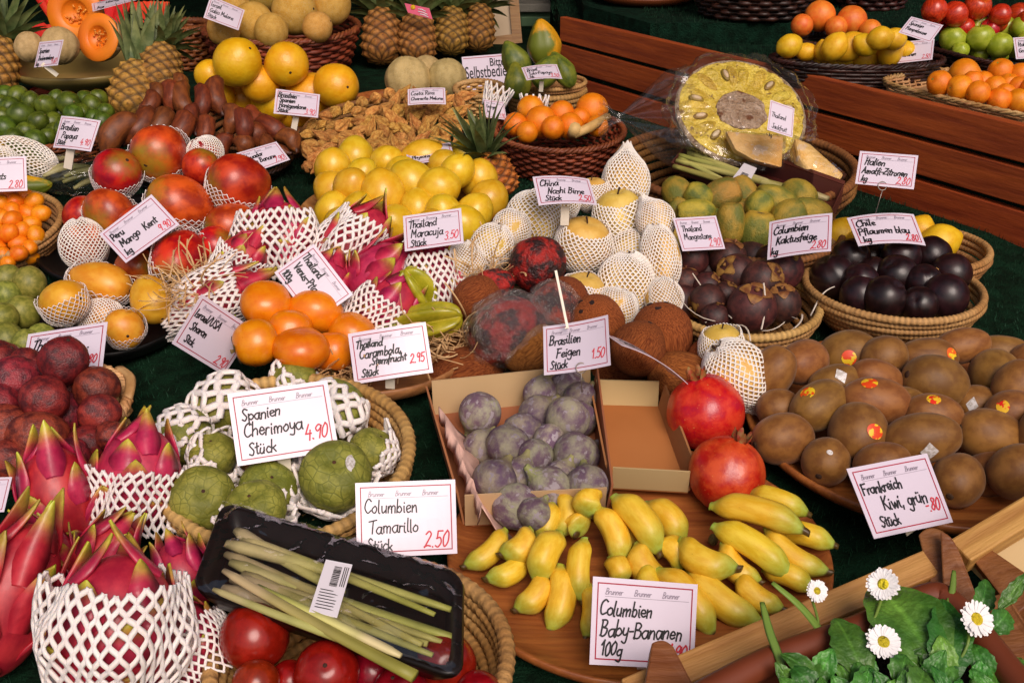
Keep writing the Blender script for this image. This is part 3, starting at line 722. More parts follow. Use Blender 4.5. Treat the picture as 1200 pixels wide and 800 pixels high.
def heap(kind, cat, group, look, place, items, hm, name=None, tow=None, up=None, fill=True, zl=None, relax=.84, row_gap=None):
    """items: (px, py, b) or (px, py, a, b, angle[, tow][, {}]); sizes are half-sizes in photo pixels; hm = (py0, h0, py1, h1)"""
    L = []; rnd = random.Random(group)
    for it in items:
        ex = it[-1] if isinstance(it[-1], dict) else {}; it = [q for q in it if not isinstance(q, dict)]
        q = dict(px=it[0], py=it[1], ex=ex)
        if len(it) == 3: q.update(a=it[2] * PROTO[kind][0][0].get('asp', 1.0), b=it[2], ang=None)
        else: q.update(a=it[2], b=it[3], ang=it[4], tow=it[5] if len(it) > 5 else (tow or 0))
        L.append(q)
    if fill and len(L) > 3:
        rm = sorted(q['b'] for q in L)[len(L) // 2]; k0 = len(L); st = max(3, rm * .6)
        x0, x1 = min(q['px'] for q in L), max(q['px'] for q in L); y0, y1 = min(q['py'] for q in L), max(q['py'] for q in L)
        y = y0
        while y <= y1:
            x = x0
            while x <= x1:
                dd = sorted(math.hypot(x - q['px'], y - q['py']) / max(8, (q['a'] + q['b']) / 2) for q in L)
                if dd[0] > .93 and dd[2] < 2.1 and len(L) < k0 * 2:
                    L.append(dict(px=x, py=y, a=rm * PROTO[kind][0][0].get('asp', 1.0), b=rm, ang=None, ex={'deep': 1.0}))
                x += st
            y += st
    py0, h0, py1, h1 = hm
    for q in L:
        t = (q['py'] - py0) / (py1 - py0); t = max(-.3, min(1.3, t)); h = h0 + (h1 - h0) * t + q['ex'].get('h', 0)
        q['d'] = q['d0'] = on_d(q['px'], q['py'], h, zl); q['r'] = math.sqrt(q['a'] * q['b']) if q['ang'] is not None else q['b']
        if q['ex'].get('deep'): q['d'] += q['r'] * q['d'] / F * .9; q['d0'] = q['d']
        if 'dz' in q['ex']: q['d'] += q['ex']['dz']; q['d0'] = q['d']
    for _ in range(14):
        for i in range(len(L)):
            for j in range(i):
                A, B = L[i], L[j]; P0, P1 = pt(A['px'], A['py'], A['d']), pt(B['px'], B['py'], B['d'])
                ra, rb = A['r'] * A['d'] / F, B['r'] * B['d'] / F; mn = relax * (ra + rb); dv = (P0 - P1).length
                if dv < mn:
                    e2 = max(0, dv * dv - (A['d'] - B['d']) ** 2); need = math.sqrt(max(0, mn * mn - e2)); cur = A['d'] - B['d']
                    sg = 1 if cur >= 0 else -1; mv = (need - abs(cur)) * .25 * sg
                    if abs(A['d'] + mv - A['d0']) < 1.0 * ra: A['d'] += mv
                    if abs(B['d'] - mv - B['d0']) < 1.0 * rb: B['d'] -= mv
    place_words(L, place, row_gap or sorted(q['b'] for q in L)[len(L) // 2] * 1.15)
    for n, q in enumerate(L):
        ms, parts = PROTO[q['ex'].get('kind', kind)]
        o = link(name or kind, ms[q['ex'].get('var', rnd.randrange(len(ms))) % len(ms)])
        s = q['d'] / F
        if q['ang'] is None:
            if up is not None: ax = Vector((rnd.uniform(-up, up), rnd.uniform(-up, up), 1))
            else: ax = Vector((rnd.uniform(-1, 1), rnd.uniform(-1, 1), rnd.uniform(-.6, 1)))
            q['qt'] = axis_q(ax, rnd.uniform(0, 6.28))
        else: q['qt'] = axis_q(scr(q['ang'], q['tow']), q['ex'].get('roll', rnd.uniform(-3, 3)))
        o.location = pt(q['px'], q['py'], q['d']); o.rotation_quaternion = q['qt']
        o.scale = (q['b'] * s, q['b'] * s, q['a'] * s)
        tag(o, f"{q['ex'].get('look', look)}, {q['where']}", cat, group)
        q['o'] = o
        for (pn, pm) in parts:
            if pn in q['ex'].get('without', ()): continue
            link(pn, pm[rnd.randrange(len(pm))] if isinstance(pm, list) else pm, o)
        for p in q['ex'].get('parts', ()):
            part_on(o, *p)
    return L
def part_on(o, name, me, dirw=None):
    """a part of o in o's own unit space, its +z turned to the world direction dirw"""
    c = link(name, me, o)
    if dirw is not None:
        R_ = o.rotation_quaternion.inverted() @ dirw; S = o.scale
        l = Vector((R_.x / S.x, R_.y / S.y, R_.z / S.z)).normalized() if False else R_.normalized()
        c.rotation_quaternion = l.to_track_quat('Z', 'Y')
    return c
# ------------------------------------------------------------------ setting: paving, stall tables in green turf, plank side, back
ZR = 1.115                                             # level of the right hand table
def bx(y): return .7615 - .634 * (y - 1.635)           # the plank line across the stall
b = MB(); b.add([(-60, -60, 0), (60, -60, 0), (60, 60, 0), (-60, 60, 0)], [(0, 1, 2, 3)])
tag(b.obj('paving', M['paving'], None, False), kind='structure')
b = MB(); ys = [.40 + .05 * i for i in range(26)] + [1.8, 2.0, 2.3, 2.66, 3.2, 4.3]; v = []; f = []
for i, y in enumerate(ys):
    xr = max(bx(y) + .02, .12)
    for k in range(13):
        x = -1.9 + (xr + 1.9) * k / 12; v.append((x, y, surf(y) - .006 + .004 * nz(x, y, 0, 5)))
n0 = len(v)
for i in range(len(ys) - 1):
    for k in range(12): f.append((i * 13 + k, i * 13 + k + 1, (i + 1) * 13 + k + 1, (i + 1) * 13 + k))
v += [(-1.9 + (bx(.4) + .02 + 1.9) * k / 12, .40, .012) for k in range(13)]
for k in range(12): f.append((n0 + k, n0 + k + 1, k + 1, k))
b.add(v, f); tag(b.obj('stall_table', M['carpet'], None, True), 'low stall table covered in dark green artificial turf, under the fruit trays', 'table')
b = MB(); b.box((0, 0, 0), (1, 1, 1))
v = [(bx(.9) + .03, .9, ZR), (3.2, .9, ZR), (3.2, 4.3, ZR), (.12, 4.3, ZR), (.12, 2.66, ZR)]
b = MB(); b.add(v, [(0, 1, 2, 3, 4)]); lo_ = [(x, y, .012) for x, y, z in v]
b.add(v + lo_, [(0, 5, 6, 1), (1, 6, 7, 2), (2, 7, 8, 3), (3, 8, 9, 4), (4, 9, 5, 0)])
sv = [(bx(2.46) + .06, 2.46), (3.2, 2.46), (3.2, 4.29), (.17, 4.29), (.17, 2.72)]
b.add([(x, y, ZR + .045) for x, y in sv] + [(x, y, ZR) for x, y in sv], [(0, 1, 2, 3, 4), (5, 6, 1, 0), (9, 5, 0, 4), (8, 9, 4, 3)])
tag(b.obj('stall_table', M['carpet'], None, False), 'raised stall table in green turf behind the red brown planks', 'table')
def blades(name, pts, seed):
    rnd = random.Random(seed); v = []; f = []
    for p in pts:
        a = rnd.uniform(0, 6.28); hgt = rnd.uniform(.004, .010); wv = .0007; lx, ly = rnd.uniform(-.004, .004), rnd.uniform(-.004, .004); k = len(v)
        v += [(p[0] - wv * math.cos(a), p[1] - wv * math.sin(a), p[2]), (p[0] + wv * math.cos(a), p[1] + wv * math.sin(a), p[2]), (p[0] + lx, p[1] + ly, p[2] + hgt)]
        f.append((k, k + 1, k + 2))
    o = link(name, mesh(name, v, f, M['blade'], False)); tag(o, kind='stuff'); return o
rnd = random.Random(3); P_ = []
while len(P_) < 60000:
    y = rnd.uniform(.42, 2.4); x = rnd.uniform(-1.1, 1.1)
    if x < bx(y): P_.append((x, y, surf(y) - .006))
blades('turf_pile', P_, 1)['label'] = 'short green artificial turf pile on the low table'
P_ = []
while len(P_) < 26000:
    y = rnd.uniform(1.6, 3.2); x = rnd.uniform(.1, 1.5)
    if x > bx(y) + .04: P_.append((x, y, ZR + (.045 if y > 2.46 and x > bx(2.46) + .06 else 0)))
blades('turf_pile', P_, 2)['label'] = 'short green artificial turf pile on the raised table'
# plank side of the raised table
root = empty('plank_panel', (bx(1.6), 1.6, .9)); tag(root, 'red brown slatted plank panel running back along the raised table', 'plank panel')
A0, B0 = Vector((bx(.85), .85, 0)), Vector((bx(2.66), 2.66, 0)); dv = (B0 - A0).normalized(); nv_ = Vector((dv.y, -dv.x, 0))
LEN = (B0 - A0).length
mx = Matrix.Translation(A0 - root.location) @ Matrix(((dv.x, nv_.x, 0, 0), (dv.y, nv_.y, 0, 0), (0, 0, 1, 0), (0, 0, 0, 1)))
for k in range(4):
    z1 = 1.142 - k * .0635; b = MB(); n = 1
    b.box((0, -.0, z1 - .0545), (LEN, .018, z1)); o = b.obj('plank', M['board'], root, False, bevel=.0016)
    o.matrix_local = mx @ Matrix.Rotation(random.uniform(-.0012, .0012), 4, 'Y')
b = MB()
for x in (.25, 1.02, 1.78): b.box((x, .019, .86), (x + .05, .034, 1.135))
o = b.obj('batten', M['board'], root, False); o.matrix_local = mx
# back of the stall
b = MB(); b.box((-4.5, 4.42, 0), (4.5, 4.46, 3.0)); tag(b.obj('backdrop_cloth', M['dark_wall'], None, False), 'dark cloth hanging behind the whole stall', 'backdrop')
b = MB(); b.box((-3.6, 1.5, 3.0), (3.6, 4.8, 3.01)); tag(b.obj('added_awning', M['added_awning'], None, False), 'unseen red cloth canopy added above the frame to block overhead sky light', 'added_awning')  # unseen canopy, added to cut overhead sky reflections and deepen contrast
root = empty('green_cabinet', (.1, 3.6, .98)); tag(root, 'pale green painted cabinet with grey slab top, far behind the papayas', 'cabinet')
b = MB(); b.box((-.10, .0, -.96), (.12, .4, .035)); b.box((-.10, -.006, -.2), (-.072, 0, .02)); b.box((.09, -.006, -.2), (.12, 0, .02)); b.box((-.072, -.006, -.01), (.09, 0, .02)); b.box((-.005, -.006, -.2), (.01, 0, -.01)); b.obj('body', M['green_box'], root, False, bevel=.003)
b = MB(); b.box((-.12, -.025, .036), (.14, .42, .062)); b.obj('slab', M['stone'], root, False, bevel=.004)

# ------------------------------------------------------------------ containers
def ring_xform(px, py, h, z, tilt, asp):
    d = on_d(px, py, h, z); return d, pt(px, py, d)
def coil_basket(label, px, py, wpx, h, hgt, flare=.72, n=7, m='coil', asp=1.0, z=None, tilt=0, name='woven_basket', rz=0, t=None):
    d, c = ring_xform(px, py, h, z, tilt, asp); R = wpx / 2 * d / F; t = t or hgt / (n - 1) * .53
    root = empty(name, c); root.rotation_quaternion = Quaternion((1, 0, 0), math.radians(tilt)) @ Quaternion((0, 0, 1), rz); tag(root, label, 'basket')
    rnd = random.Random(label); R -= t
    def coil(b, r, zz, tt, ph):
        seg = max(48, int(2 * PI * r / (tt * .62))) // 2 * 2; pts = []; rad = []
        for i in range(seg):
            a = 2 * PI * i / seg + ph; w_ = 1 + .012 * math.sin(3 * a + ph * 5)
            pts.append((r * w_ * math.cos(a), r * w_ * math.sin(a) * asp, zz)); rad.append(tt * (1.05 if i % 2 else .90))
        v, f = tube(pts, rad, 7, closed=True); k = len(b.v); b.add(v, f)
        for i in range(seg):
            g = (.62 if i % 2 == 0 else 1.0) * rnd.uniform(.88, 1.1)
            for q in range(7): b.c[k + i * 7 + q] = (g, g * .98, g * .95)
    b = MB()
    for k in range(n - 1):
        u = k / (n - 1); coil(b, R * (flare + (1 - flare) * math.sin(u * PI / 2)), -hgt + hgt * u, t, k * .37)
    rr = R * flare - t * 1.6
    while rr > R * .1: coil(b, rr, -hgt, t, rr * 40); rr -= t * 1.9
    b.obj('wall', M[m], root, cols=True)
    b = MB(); coil(b, R, 0, t * 1.22, 1.3); b.obj('rim', M[m], root, cols=True)
    return root, c, R
def wicker_basket(label, px, py, wpx, h, hgt, flare=.75, rows=12, stakes=36, m='wicker_r', asp=1.0, z=None, tilt=0, rz=0, name='wicker_basket', square=0.0):
    d, c = ring_xform(px, py, h, z, tilt, asp); R = wpx / 2 * d / F; t = hgt / rows * .56
    root = empty(name, c); root.rotation_quaternion = Quaternion((1, 0, 0), math.radians(tilt)) @ Quaternion((0, 0, 1), rz); tag(root, label, 'basket')
    rnd = random.Random(label); b = MB()
    def rad_(u): return R * (flare + (1 - flare) * u ** .8)
    def sq(a):
        if not square: return 1
        p = 2 + 6 * square; return (abs(math.cos(a)) ** p + abs(math.sin(a)) ** p) ** (-1 / p)
    for k in range(rows):
        u = k / (rows - 1); pts = []; seg = stakes * 3; wv = rnd.uniform(.85, 1.15)
        for i in range(seg):
            a = 2 * PI * i / seg; r = (rad_(u) + t * .9 * math.cos(stakes / 2 * a + PI * k)) * sq(a)
            pts.append((r * math.cos(a), r * math.sin(a) * asp, -hgt + hgt * u))
        g = rnd.uniform(.75, 1.15); b.tube(pts, t * wv, 5, closed=True, col=(g, g * .97, g * .95))
    for i in range(stakes):
        a = 2 * PI * (i + .5) / stakes
        b.tube([(rad_(u) * sq(a) * math.cos(a), rad_(u) * sq(a) * math.sin(a) * asp, -hgt + hgt * u) for u in (0, .25, .5, .75, 1)], t * .7, 5)
    v = [(0, 0, -hgt)] + [(rad_(0) * sq(2 * PI * i / 40) * math.cos(2 * PI * i / 40), rad_(0) * sq(2 * PI * i / 40) * math.sin(2 * PI * i / 40) * asp, -hgt) for i in range(40)]
    b.add(v, [(0, 1 + i, 1 + (i + 1) % 40) for i in range(40)], (.5, .5, .5))
    b.obj('wall', M[m], root, cols=True)
    b = MB(); seg = 120; tw = 26
    for s in range(3):
        pts = []
        for i in range(seg):
            a = 2 * PI * i / seg; q = tw * a / 1.0 + s * 2 * PI / 3; r = (R + t * 1.1 * math.cos(q)) * sq(a)
            pts.append((r * math.cos(a), r * math.sin(a) * asp, t * 1.1 * math.sin(q)))
        g = rnd.uniform(.8, 1.1); b.tube(pts, t * .85, 5, closed=True, col=(g, g, g))
    b.obj('rim', M[m], root, cols=True)
    return root, c, R
def tray(label, px, py, wpx, h, m='tray', asp=1.0, z=None, tilt=0, rimh=.018, depth=.024, name='wooden_tray', rz=0, flare=.86):
    d, c = ring_xform(px, py, h, z, tilt, asp); R = wpx / 2 * d / F
    pr = [(0.001, -depth + .006), (R * flare * .7, -depth + .006), (R * flare, -depth + .009), (R * .95, -.006), (R * .985, 0), (R, -.001), (R, -.007), (R * .96, -.017), (R * flare, -depth), (R * flare * .6, -depth - .001), (0.001, -depth - .001)]
    v, f = lathe(pr, 96); v = [Vector((q.x, q.y * asp, q.z)) for q in v]
    o = link(name, mesh(name, v, f, M[m])); o.location = c; o.rotation_quaternion = Quaternion((1, 0, 0), math.radians(tilt)) @ Quaternion((0, 0, 1), rz); tag(o, label, 'tray')
    return o
def ribbon_straw(label, spots, n, seed, L=(.03, .09), wd=.0011, name='straw_filling', mt='straw'):
    """curly excelsior: spots = (px, py, rx, ry, h)"""
    rnd = random.Random(seed); b = MB()
    for k in range(n):
        px, py, rx, ry, h = spots[rnd.randrange(len(spots))]
        a, r = rnd.uniform(0, 6.28), math.sqrt(rnd.random())
        p = on(px + rx * r * math.cos(a), py + ry * r * math.sin(a), h * rnd.uniform(.75, 1.05)); d = Vector((rnd.gauss(0, 1), rnd.gauss(0, 1), rnd.gauss(0, .45))).normalized()
        ln = rnd.uniform(*L); st = 9; ax = Vector((rnd.gauss(0, 1), rnd.gauss(0, 1), rnd.gauss(0, 1))).normalized(); cu = rnd.uniform(-.45, .45); pts = []
        for i in range(st):
            pts.append(p.copy()); d = (Quaternion(ax, cu) @ d).normalized(); p = p + d * ln / st
        b.tube(pts, wd * rnd.uniform(.7, 1.2), 4, flat=.5)
    o = b.obj(name, M[mt], None, False); tag(o, label, kind='stuff'); return o
# ------------------------------------------------------------------ kinds of fruit
calyx_dot = disc_mesh('stem_scar', M['kaki_calyx'], .10, .93, .03)
proto('orange', variants(lambda i: ball('orange', M['orange'], i, .02, 1.2, top=.07, wid=.14, bot=.02)), [('calyx', calyx_dot)])
proto('grapefruit', variants(lambda i: ball('grapefruit', M['grapefruit'], i, .02, 1.2, top=.05, wid=.2), 2), [('calyx', calyx_dot)])
proto('mandarin', variants(lambda i: ball('mandarin', M['orange'], i, .03, 1.3, top=.12, wid=.25, bot=.06), 3), [('calyx', disc_mesh('calyx', M['stem'], .10, .87, .04))])
kq = variants(lambda i: ball('kumquat', M['kumquat'], i, .03, 1.3), 3)
for m_ in kq: m_['asp'] = 1.2
proto('kumquat', kq)
def lm(i): m_ = ball('lemon', M['lemon'], i, .03, 1.2, nub=.11, nubw=18, kx=.98); m_['asp'] = 1.15; return m_
proto('lemon', variants(lm), [('stem_scar', disc_mesh('stem_scar', M['kaki_calyx'], .09, 1.10, .02))])
def li(i): m_ = ball('lime', M['lime'], i, .012, 1.2, nub=.06, nubw=18); m_['asp'] = 1.1; return m_
proto('lime', variants(li), [('stem_scar', disc_mesh('stem_scar', M['kaki_calyx'], .08, 1.05, .02))])
proto('apple', variants(lambda i: ball('apple', M['apple_g'], i, .03, 1.2, top=.28, bot=.14, wid=.3, taper=.10), 3))
proto('red_apple', variants(lambda i: ball('apple', M['apple_r'], i, .03, 1.2, top=.28, bot=.14, wid=.3, taper=.12), 3))
ap_stem = MB(); ap_stem.tube([(0, 0, .65), (.03, 0, .9), (.1, 0, 1.08)], [.035, .03, .045], 6); ap_stem = mesh('stem', ap_stem.v, ap_stem.f, M['scar'])
PROTO['apple'][1].append(('stem', ap_stem)); PROTO['red_apple'][1].append(('stem', ap_stem))
def kw(i): m_ = ball('kiwi', M['kiwi'], i, .018, 1.1, flatp=.88, top=.05, wid=.2); m_['asp'] = 1.22; return m_
proto('kiwi', variants(kw, 4), [('blossom_end', disc_mesh('blossom_end', M['kiwi_end'], .16, .945, .04)), ])
ST_O = patch('sticker', M['st_orange'], 'oval', .30); ST_W = patch('sticker', M['st_white'], 'diamond', .36); ST_S = patch('sticker', M['st_white'], 'oval', .13)
def plm(i):
    def fn(th, ph, x, y, z):
        k = 1 - .05 * math.exp(-((y) / .12) ** 2) * (1 if x > 0 else 0) + .02 * nz(x + i, y, z, 1.3)
        r = math.hypot(x, y); zz = z - (dimple(r, .12, .22) if z > 0 else 0); return (x * k, y * k, zz * k)
    v, f = blob(fn, 36, 24); return mesh('plum', v, f, M['plum'])
proto('plum', variants(plm))
proto('passion_fruit', variants(lambda i: ball('passion_fruit', M['passion'], i, .07, 1.0, fine=.045, fs=3.2, nu=36, nv=26), 4), [('stem_scar', disc_mesh('stem_scar', M['scar'], .09, .95, .05))])
def mg(mt, nm):
    def g(i):
        def fn(th, ph, x, y, z):
            k = 1 + .03 * nz(x + i * 2, y, z, 1.1); t = 1 + .12 * z
            return ((x * t + .14 * (1 - z * z) * .6 - .04) * k, y * t * .94 * k, z * k * (1 - .02))
        v, f = blob(fn, 32, 22); m_ = mesh(nm, v, f, mt); m_['asp'] = 1.2; return m_
    return g
proto('kent_mango', variants(mg(M['mango_r'], 'mango'), 4), [('stem_scar', disc_mesh('stem_scar', M['scar'], .10, .93, .05))])
proto('yellow_mango', variants(mg(M['mango_y'], 'mango'), 3), [('stem_scar', disc_mesh('stem_scar', M['scar'], .09, .94, .05))])
def gv(i): m_ = ball('guava', M['greenfruit'], i, .02, 1.2, top=.05, wid=.2); m_['asp'] = 1.1; return m_
proto('guava', variants(gv, 3), [('calyx', disc_mesh('calyx', M['scar'], .13, .93, .04))])
def ps(i): m_ = ball('persimmon', M['persimmon'], i, .02, 1.2, top=.12, wid=.34, bot=.05, lobes=4, lobe_d=.025, flatp=.86, nu=40); m_['asp'] = .78; return m_
proto('persimmon', variants(ps), [('calyx', star_calyx('calyx', M['kaki_calyx'], 4, .62, .86, .07, .75, .02, .22))])
proto('yellow_passion_fruit', variants(lambda i: ball('passion_fruit', M['maracuja'], i, .025, 1.1, nub=.05, nubw=10), 3), [('stem_scar', disc_mesh('stem_scar', M['scar'], .05, 1.02, .02))])
PROTO['yellow_passion_fruit'][0][0]['asp'] = 1.12
proto('nashi', variants(lambda i: ball('nashi', M['nashi'], i, .03, 1.1, top=.16, wid=.22, bot=.08), 3), [('stem', ap_stem)])
NET_O = [net_mesh('foam_net', M['foam_p'], sph(-84, 44, 1.05, .05), 68, 22, .030, jit=.03, seed=s, sides=4, sub=3) for s in (1, 2)]
NET_C = [net_mesh('foam_net', M['foam_p'], sph(-78, 76, 1.05, 0, .34), 68, 26, .030, jit=.03, seed=s, sides=4, sub=3) for s in (3, 4)]
NET_CUP = [net_mesh('foam_net', M['foam'], sph(-86, 6, 1.05, .03), 64, 16, .018, jit=.015, seed=s, sides=4, sub=3) for s in (5, 6)]
NET_CUP2 = [net_mesh('foam_net', M['foam'], sph(-86, 22, 1.05, .05), 56, 14, .02, jit=.03, seed=s, sides=4, sub=3) for s in (15, 16)]
NET_D = [net_mesh('foam_net', M['foam'], lambda v: (1.13 + .03 * v, -.95 + 1.2 * v), 62, 8, .046, sub=4, jit=.05, seed=s) for s in (7, 8)]
NET_DF = [net_mesh('foam_net', M['foam'], lambda v: (1.16 * min(1, .60 + .8 * v) * (1 - .42 * max(0, v - .62) ** 1.2), -1.05 + 1.75 * v), 66, 11, .046, sub=4, jit=.11, seed=s) for s in (9, 10)]
NET_CH = [net_mesh('foam_sleeve', M['foam'], sph(-50, 34, 1.10, .16), 24, 5, .125, jit=.09, seed=s, sides=5, flat=.5, sub=5) for s in (11, 12)]
NET_CH2 = [net_mesh('foam_sleeve', M['foam'], sph(-76, -2, 1.10, .2), 24, 5, .125, jit=.09, seed=s, sides=5, flat=.5, sub=5) for s in (13, 14)]
def ch(i):
    rnd = random.Random(i)
    def fn(th, ph, x, y, z):
        k = 1 + .05 * nz(x + i, y, z, 1.4) + .02 * abs(math.sin(5 * z + 2.5 * th)) * abs(math.sin(5 * z - 2.5 * th)) * math.sin(ph)
        t = 1 + .16 * z; r = math.hypot(x, y); zz = z - (dimple(r, .2, .3) if z > 0 else 0); return (x * t * k, y * t * k, zz * k)
    v, f = blob(fn, 48, 32); m_ = mesh('cherimoya', v, f, M['cherimoya']); m_['asp'] = 1.0; return m_
proto('cherimoya', variants(ch), [('stem_scar', disc_mesh('stem_scar', M['scar'], .07, .80, .02))])
proto('tamarillo', variants(lambda i: ball('tamarillo', M['tamarillo'], i, .02, 1.1, top=.06, wid=.2), 2), [('stem_scar', disc_mesh('stem_scar', M['scar'], .07, .95, .03))])
def cc(i):
    def fn(th, ph, x, y, z):
        k = 1 + .05 * nz(x + i * 3, y, z, 1.2) + .012 * nz(x * 9, y * 9, z * 1.2, 1.5); return (x * k, y * k, z * k)
    v, f = blob(fn, 48, 30); m_ = mesh('coconut', v, f, M['coconut']); m_['asp'] = 1.08; return m_
def eyes():
    b = MB()
    for a in (0, 2.2, 4.1):
        p = Vector((.26 * math.cos(a), .26 * math.sin(a), .95)); v, f = lathe([(0.001, .03), (.08, .025), (.12, .0), (.1, -.05)], 12); b.add([q + p for q in v], f)
    return mesh('eyes', b.v, b.f, M['coco_eye'])
proto('coconut', variants(cc, 3), [('eyes', eyes())])
proto('fig', variants(lambda i: fig_mesh('fig', M['fig'], i), 4))
def pg(i): m_ = ball('pomegranate', M['pomegranate'], i, .03, 1.2, lobes=6, lobe_d=.035, flatp=.93, nu=48, nv=28, bot=.05, top=.0); m_['asp'] = .92; return m_
proto('pomegranate', variants(pg, 2), [('crown', pom_crown(M['pom_crown']))])
def ms(i): m_ = ball('mangosteen', M['mangosteen'], i, .02, 1.2, top=.06, wid=.3); m_['asp'] = .94; return m_
proto('mangosteen', variants(ms), [('calyx', star_calyx('calyx', M['calyx'], 4, .66, .86, .12, .95, .06, .2, .09, .05))])
def cp(i):
    def fn(th, ph, x, y, z):
        k = 1 + .05 * nz(x + i, y, z, 1.3) + .02 * abs(math.sin(6 * th) * math.sin(7 * ph))
        r = math.hypot(x, y); zz = z - (dimple(r, .22, .36) if z > 0 else 0); rr = max(r, 1e-5) ** .85 / max(r, 1e-5); return (x * k * rr, y * k * rr, zz * k)
    v, f = blob(fn, 36, 24); m_ = mesh('cactus_pear', v, f, M['cactus']); m_['asp'] = 1.35; return m_
proto('cactus_pear', variants(cp), [('crown_scar', disc_mesh('crown_scar', M['kaki_calyx'], .28, .80, .02))])
def ml(mt, nm, lob=0, asp=1.0):
    def g(i): m_ = ball(nm, mt, i, .03, 1.1, top=.03, wid=.15, lobes=lob, lobe_d=.05, nu=44 if lob else 30); m_['asp'] = asp; return m_
    return g
proto('canary_melon', variants(ml(M['melon_y'], 'melon', 0, 1.06), 2), [('stem_scar', disc_mesh('stem_scar', M['scar'], .06, .98, .02))])
proto('galia_melon', variants(ml(M['galia'], 'melon'), 2), [('stem_scar', disc_mesh('stem_scar', M['scar'], .06, .98, .02))])
proto('charentais_melon', variants(ml(M['charentais'], 'melon', 10), 2), [('stem_scar', disc_mesh('stem_scar', M['scar'], .07, .98, .02))])
def pp(mt):
    def g(i):
        def fn(th, ph, x, y, z):
            k = (1 + .05 * nz(x + i, y, z, 1.2)) * (1 - .07 * abs(math.cos(2.5 * th)) ** 4 * math.sin(ph)); t = 1 - .34 * max(0, z + .1)
            return (x * t * k, y * t * k, z * k)
        v, f = blob(fn, 40, 24); m_ = mesh('papaya', v, f, mt); m_['asp'] = 1.35; return m_
    return g
proto('papaya', variants(pp(M['papaya']), 2), [('stem_scar', disc_mesh('stem_scar', M['scar'], .08, .97, .03))])
proto('green_papaya', variants(pp(M['papaya_g']), 2), [('stem_scar', disc_mesh('stem_scar', M['scar'], .08, .97, .03))])
def ph_(i): m_ = physalis_mesh('physalis', M['husk'], i); m_['asp'] = 1.15; return m_
proto('physalis', variants(ph_, 5))
def cb(i): m_ = carambola_mesh('carambola', M['carambola'], i); m_['asp'] = 1.5; return m_
proto('carambola', variants(cb, 1))
def sp(i): return ball('sapote', M['sapote'], i, .06, 1.2, fine=.03, fs=4, nu=36, nv=26)
proto('red_melon', variants(sp, 2), [('stem_scar', disc_mesh('stem_scar', M['scar'], .08, .95, .04))])
proto('pitahaya_net', variants(lambda i: ball('pitahaya', M['dragon_b'], i, .03, 1.1, taper=-.05), 2), [('scales', [scales_mesh('scales', M['dragon'], s, 20, .48, -.85, .92, .95, .25) for s in (4, 5)])])
proto('pitahaya', variants(lambda i: ball('pitahaya', M['dragon_b'], i, .03, 1.1, taper=-.05), 2), [('scales', [scales_mesh('scales', M['dragon'], s) for s in (1, 2, 3)])])
BAN = variants(lambda i: banana_mesh('banana', M['banana'], i), 5); BANR = variants(lambda i: banana_mesh('banana', M['banana_red'], i + 20, True), 4)

def off(ang, tow): return scr(ang, tow)
# ------------------------------------------------------------------ kiwis, bananas, pomegranates, figs
tray('large round wooden tray heaped with kiwis', 1092, 490, 432, .026, asp=.95, tilt=4, depth=.026, name='wooden_tray')
o_ = lambda ang, tow: ('sticker', ST_O, scr(ang, tow)); w_ = lambda ang, tow: ('sticker', ST_W, scr(ang, tow)); s_ = lambda ang, tow: ('sticker', ST_S, scr(ang, tow))
KO, KW = 'brown kiwi with orange sticker', 'brown kiwi with white diamond sticker'
heap('kiwi', 'kiwi', 'kiwis heaped on the round wooden tray', 'fuzzy brown kiwi', 'of wooden tray', [
    (942, 424, 33.5, 26.2, 200, 40), (994, 416, 35.6, 29.4, 10, 10, {'parts': [o_(200, 75)], 'look': KO}), (1036, 418, 28.1, 25.2, 20, 0), (1027, 446, 35.6, 25.2, 160, 20),
    (1096, 448, 41.0, 32.6, 165, 15), (1086, 420, 36.7, 24.2, 5, 0, {'parts': [o_(20, 50)], 'look': KO}), (1166, 441, 34.6, 30.5, 250, 50), (1128, 405, 33.5, 21.0, 10, 0), (1178, 414, 35.6, 21.0, -10, 0),
    (960, 475, 38.9, 28.4, 205, 25, {'parts': [o_(130, 35)], 'look': KO}), (1026, 470, 41.0, 28.4, 175, 0, {'parts': [o_(110, 35)], 'look': KO}), (1005, 508, 37.8, 34.6, 250, 30, {'parts': [o_(30, 70)], 'look': KO, 'h': .012}),
    (1081, 513, 45.4, 29.4, 5, 5, {'parts': [w_(265, 62)], 'look': KW, 'h': .012}), (1094, 486, 34.6, 25.2, 170, 0, {'parts': [o_(100, 40)], 'look': KO}), (1160, 511, 42.1, 32.6, 165, 10, {'h': .01}), (1186, 484, 32.4, 27.3, 10, 0, {'parts': [o_(150, 45)], 'look': KO}),
    (917, 514, 37.8, 30.5, 190, 15), (968, 541, 30.2, 28.4, 225, 45, {'parts': [s_(100, 60)], 'look': 'kiwi with tiny white sticker'}), (1122, 563, 35.6, 30.5, 220, 45), (1158, 556, 32.4, 27.3, 30, 20), (1192, 552, 34.6, 31.5, 40, 10), (905, 436, 33.5, 26.2, 60, 10), (912, 478, 25.9, 23.1, 10, 0),
    (978, 452, 32.4, 25.2, 20, 0, {'parts': [w_(90, 60)], 'look': KW}), (1192, 452, 32.4, 27.3, 60, 0), (1034, 545, 34.6, 27.3, 10, 0), (1060, 478, 30.2, 25.2, 0, 0), (1145, 476, 30.2, 25.2, 170, 0, {'parts': [w_(170, 60)], 'look': KW}), (1225, 510, 36.7, 31.5, 80, 0), (1228, 455, 36.7, 29.4, 20, 0), (1215, 425, 32.4, 25.2, 0, 0)],
    (570, .028, 405, .075), fill=False)
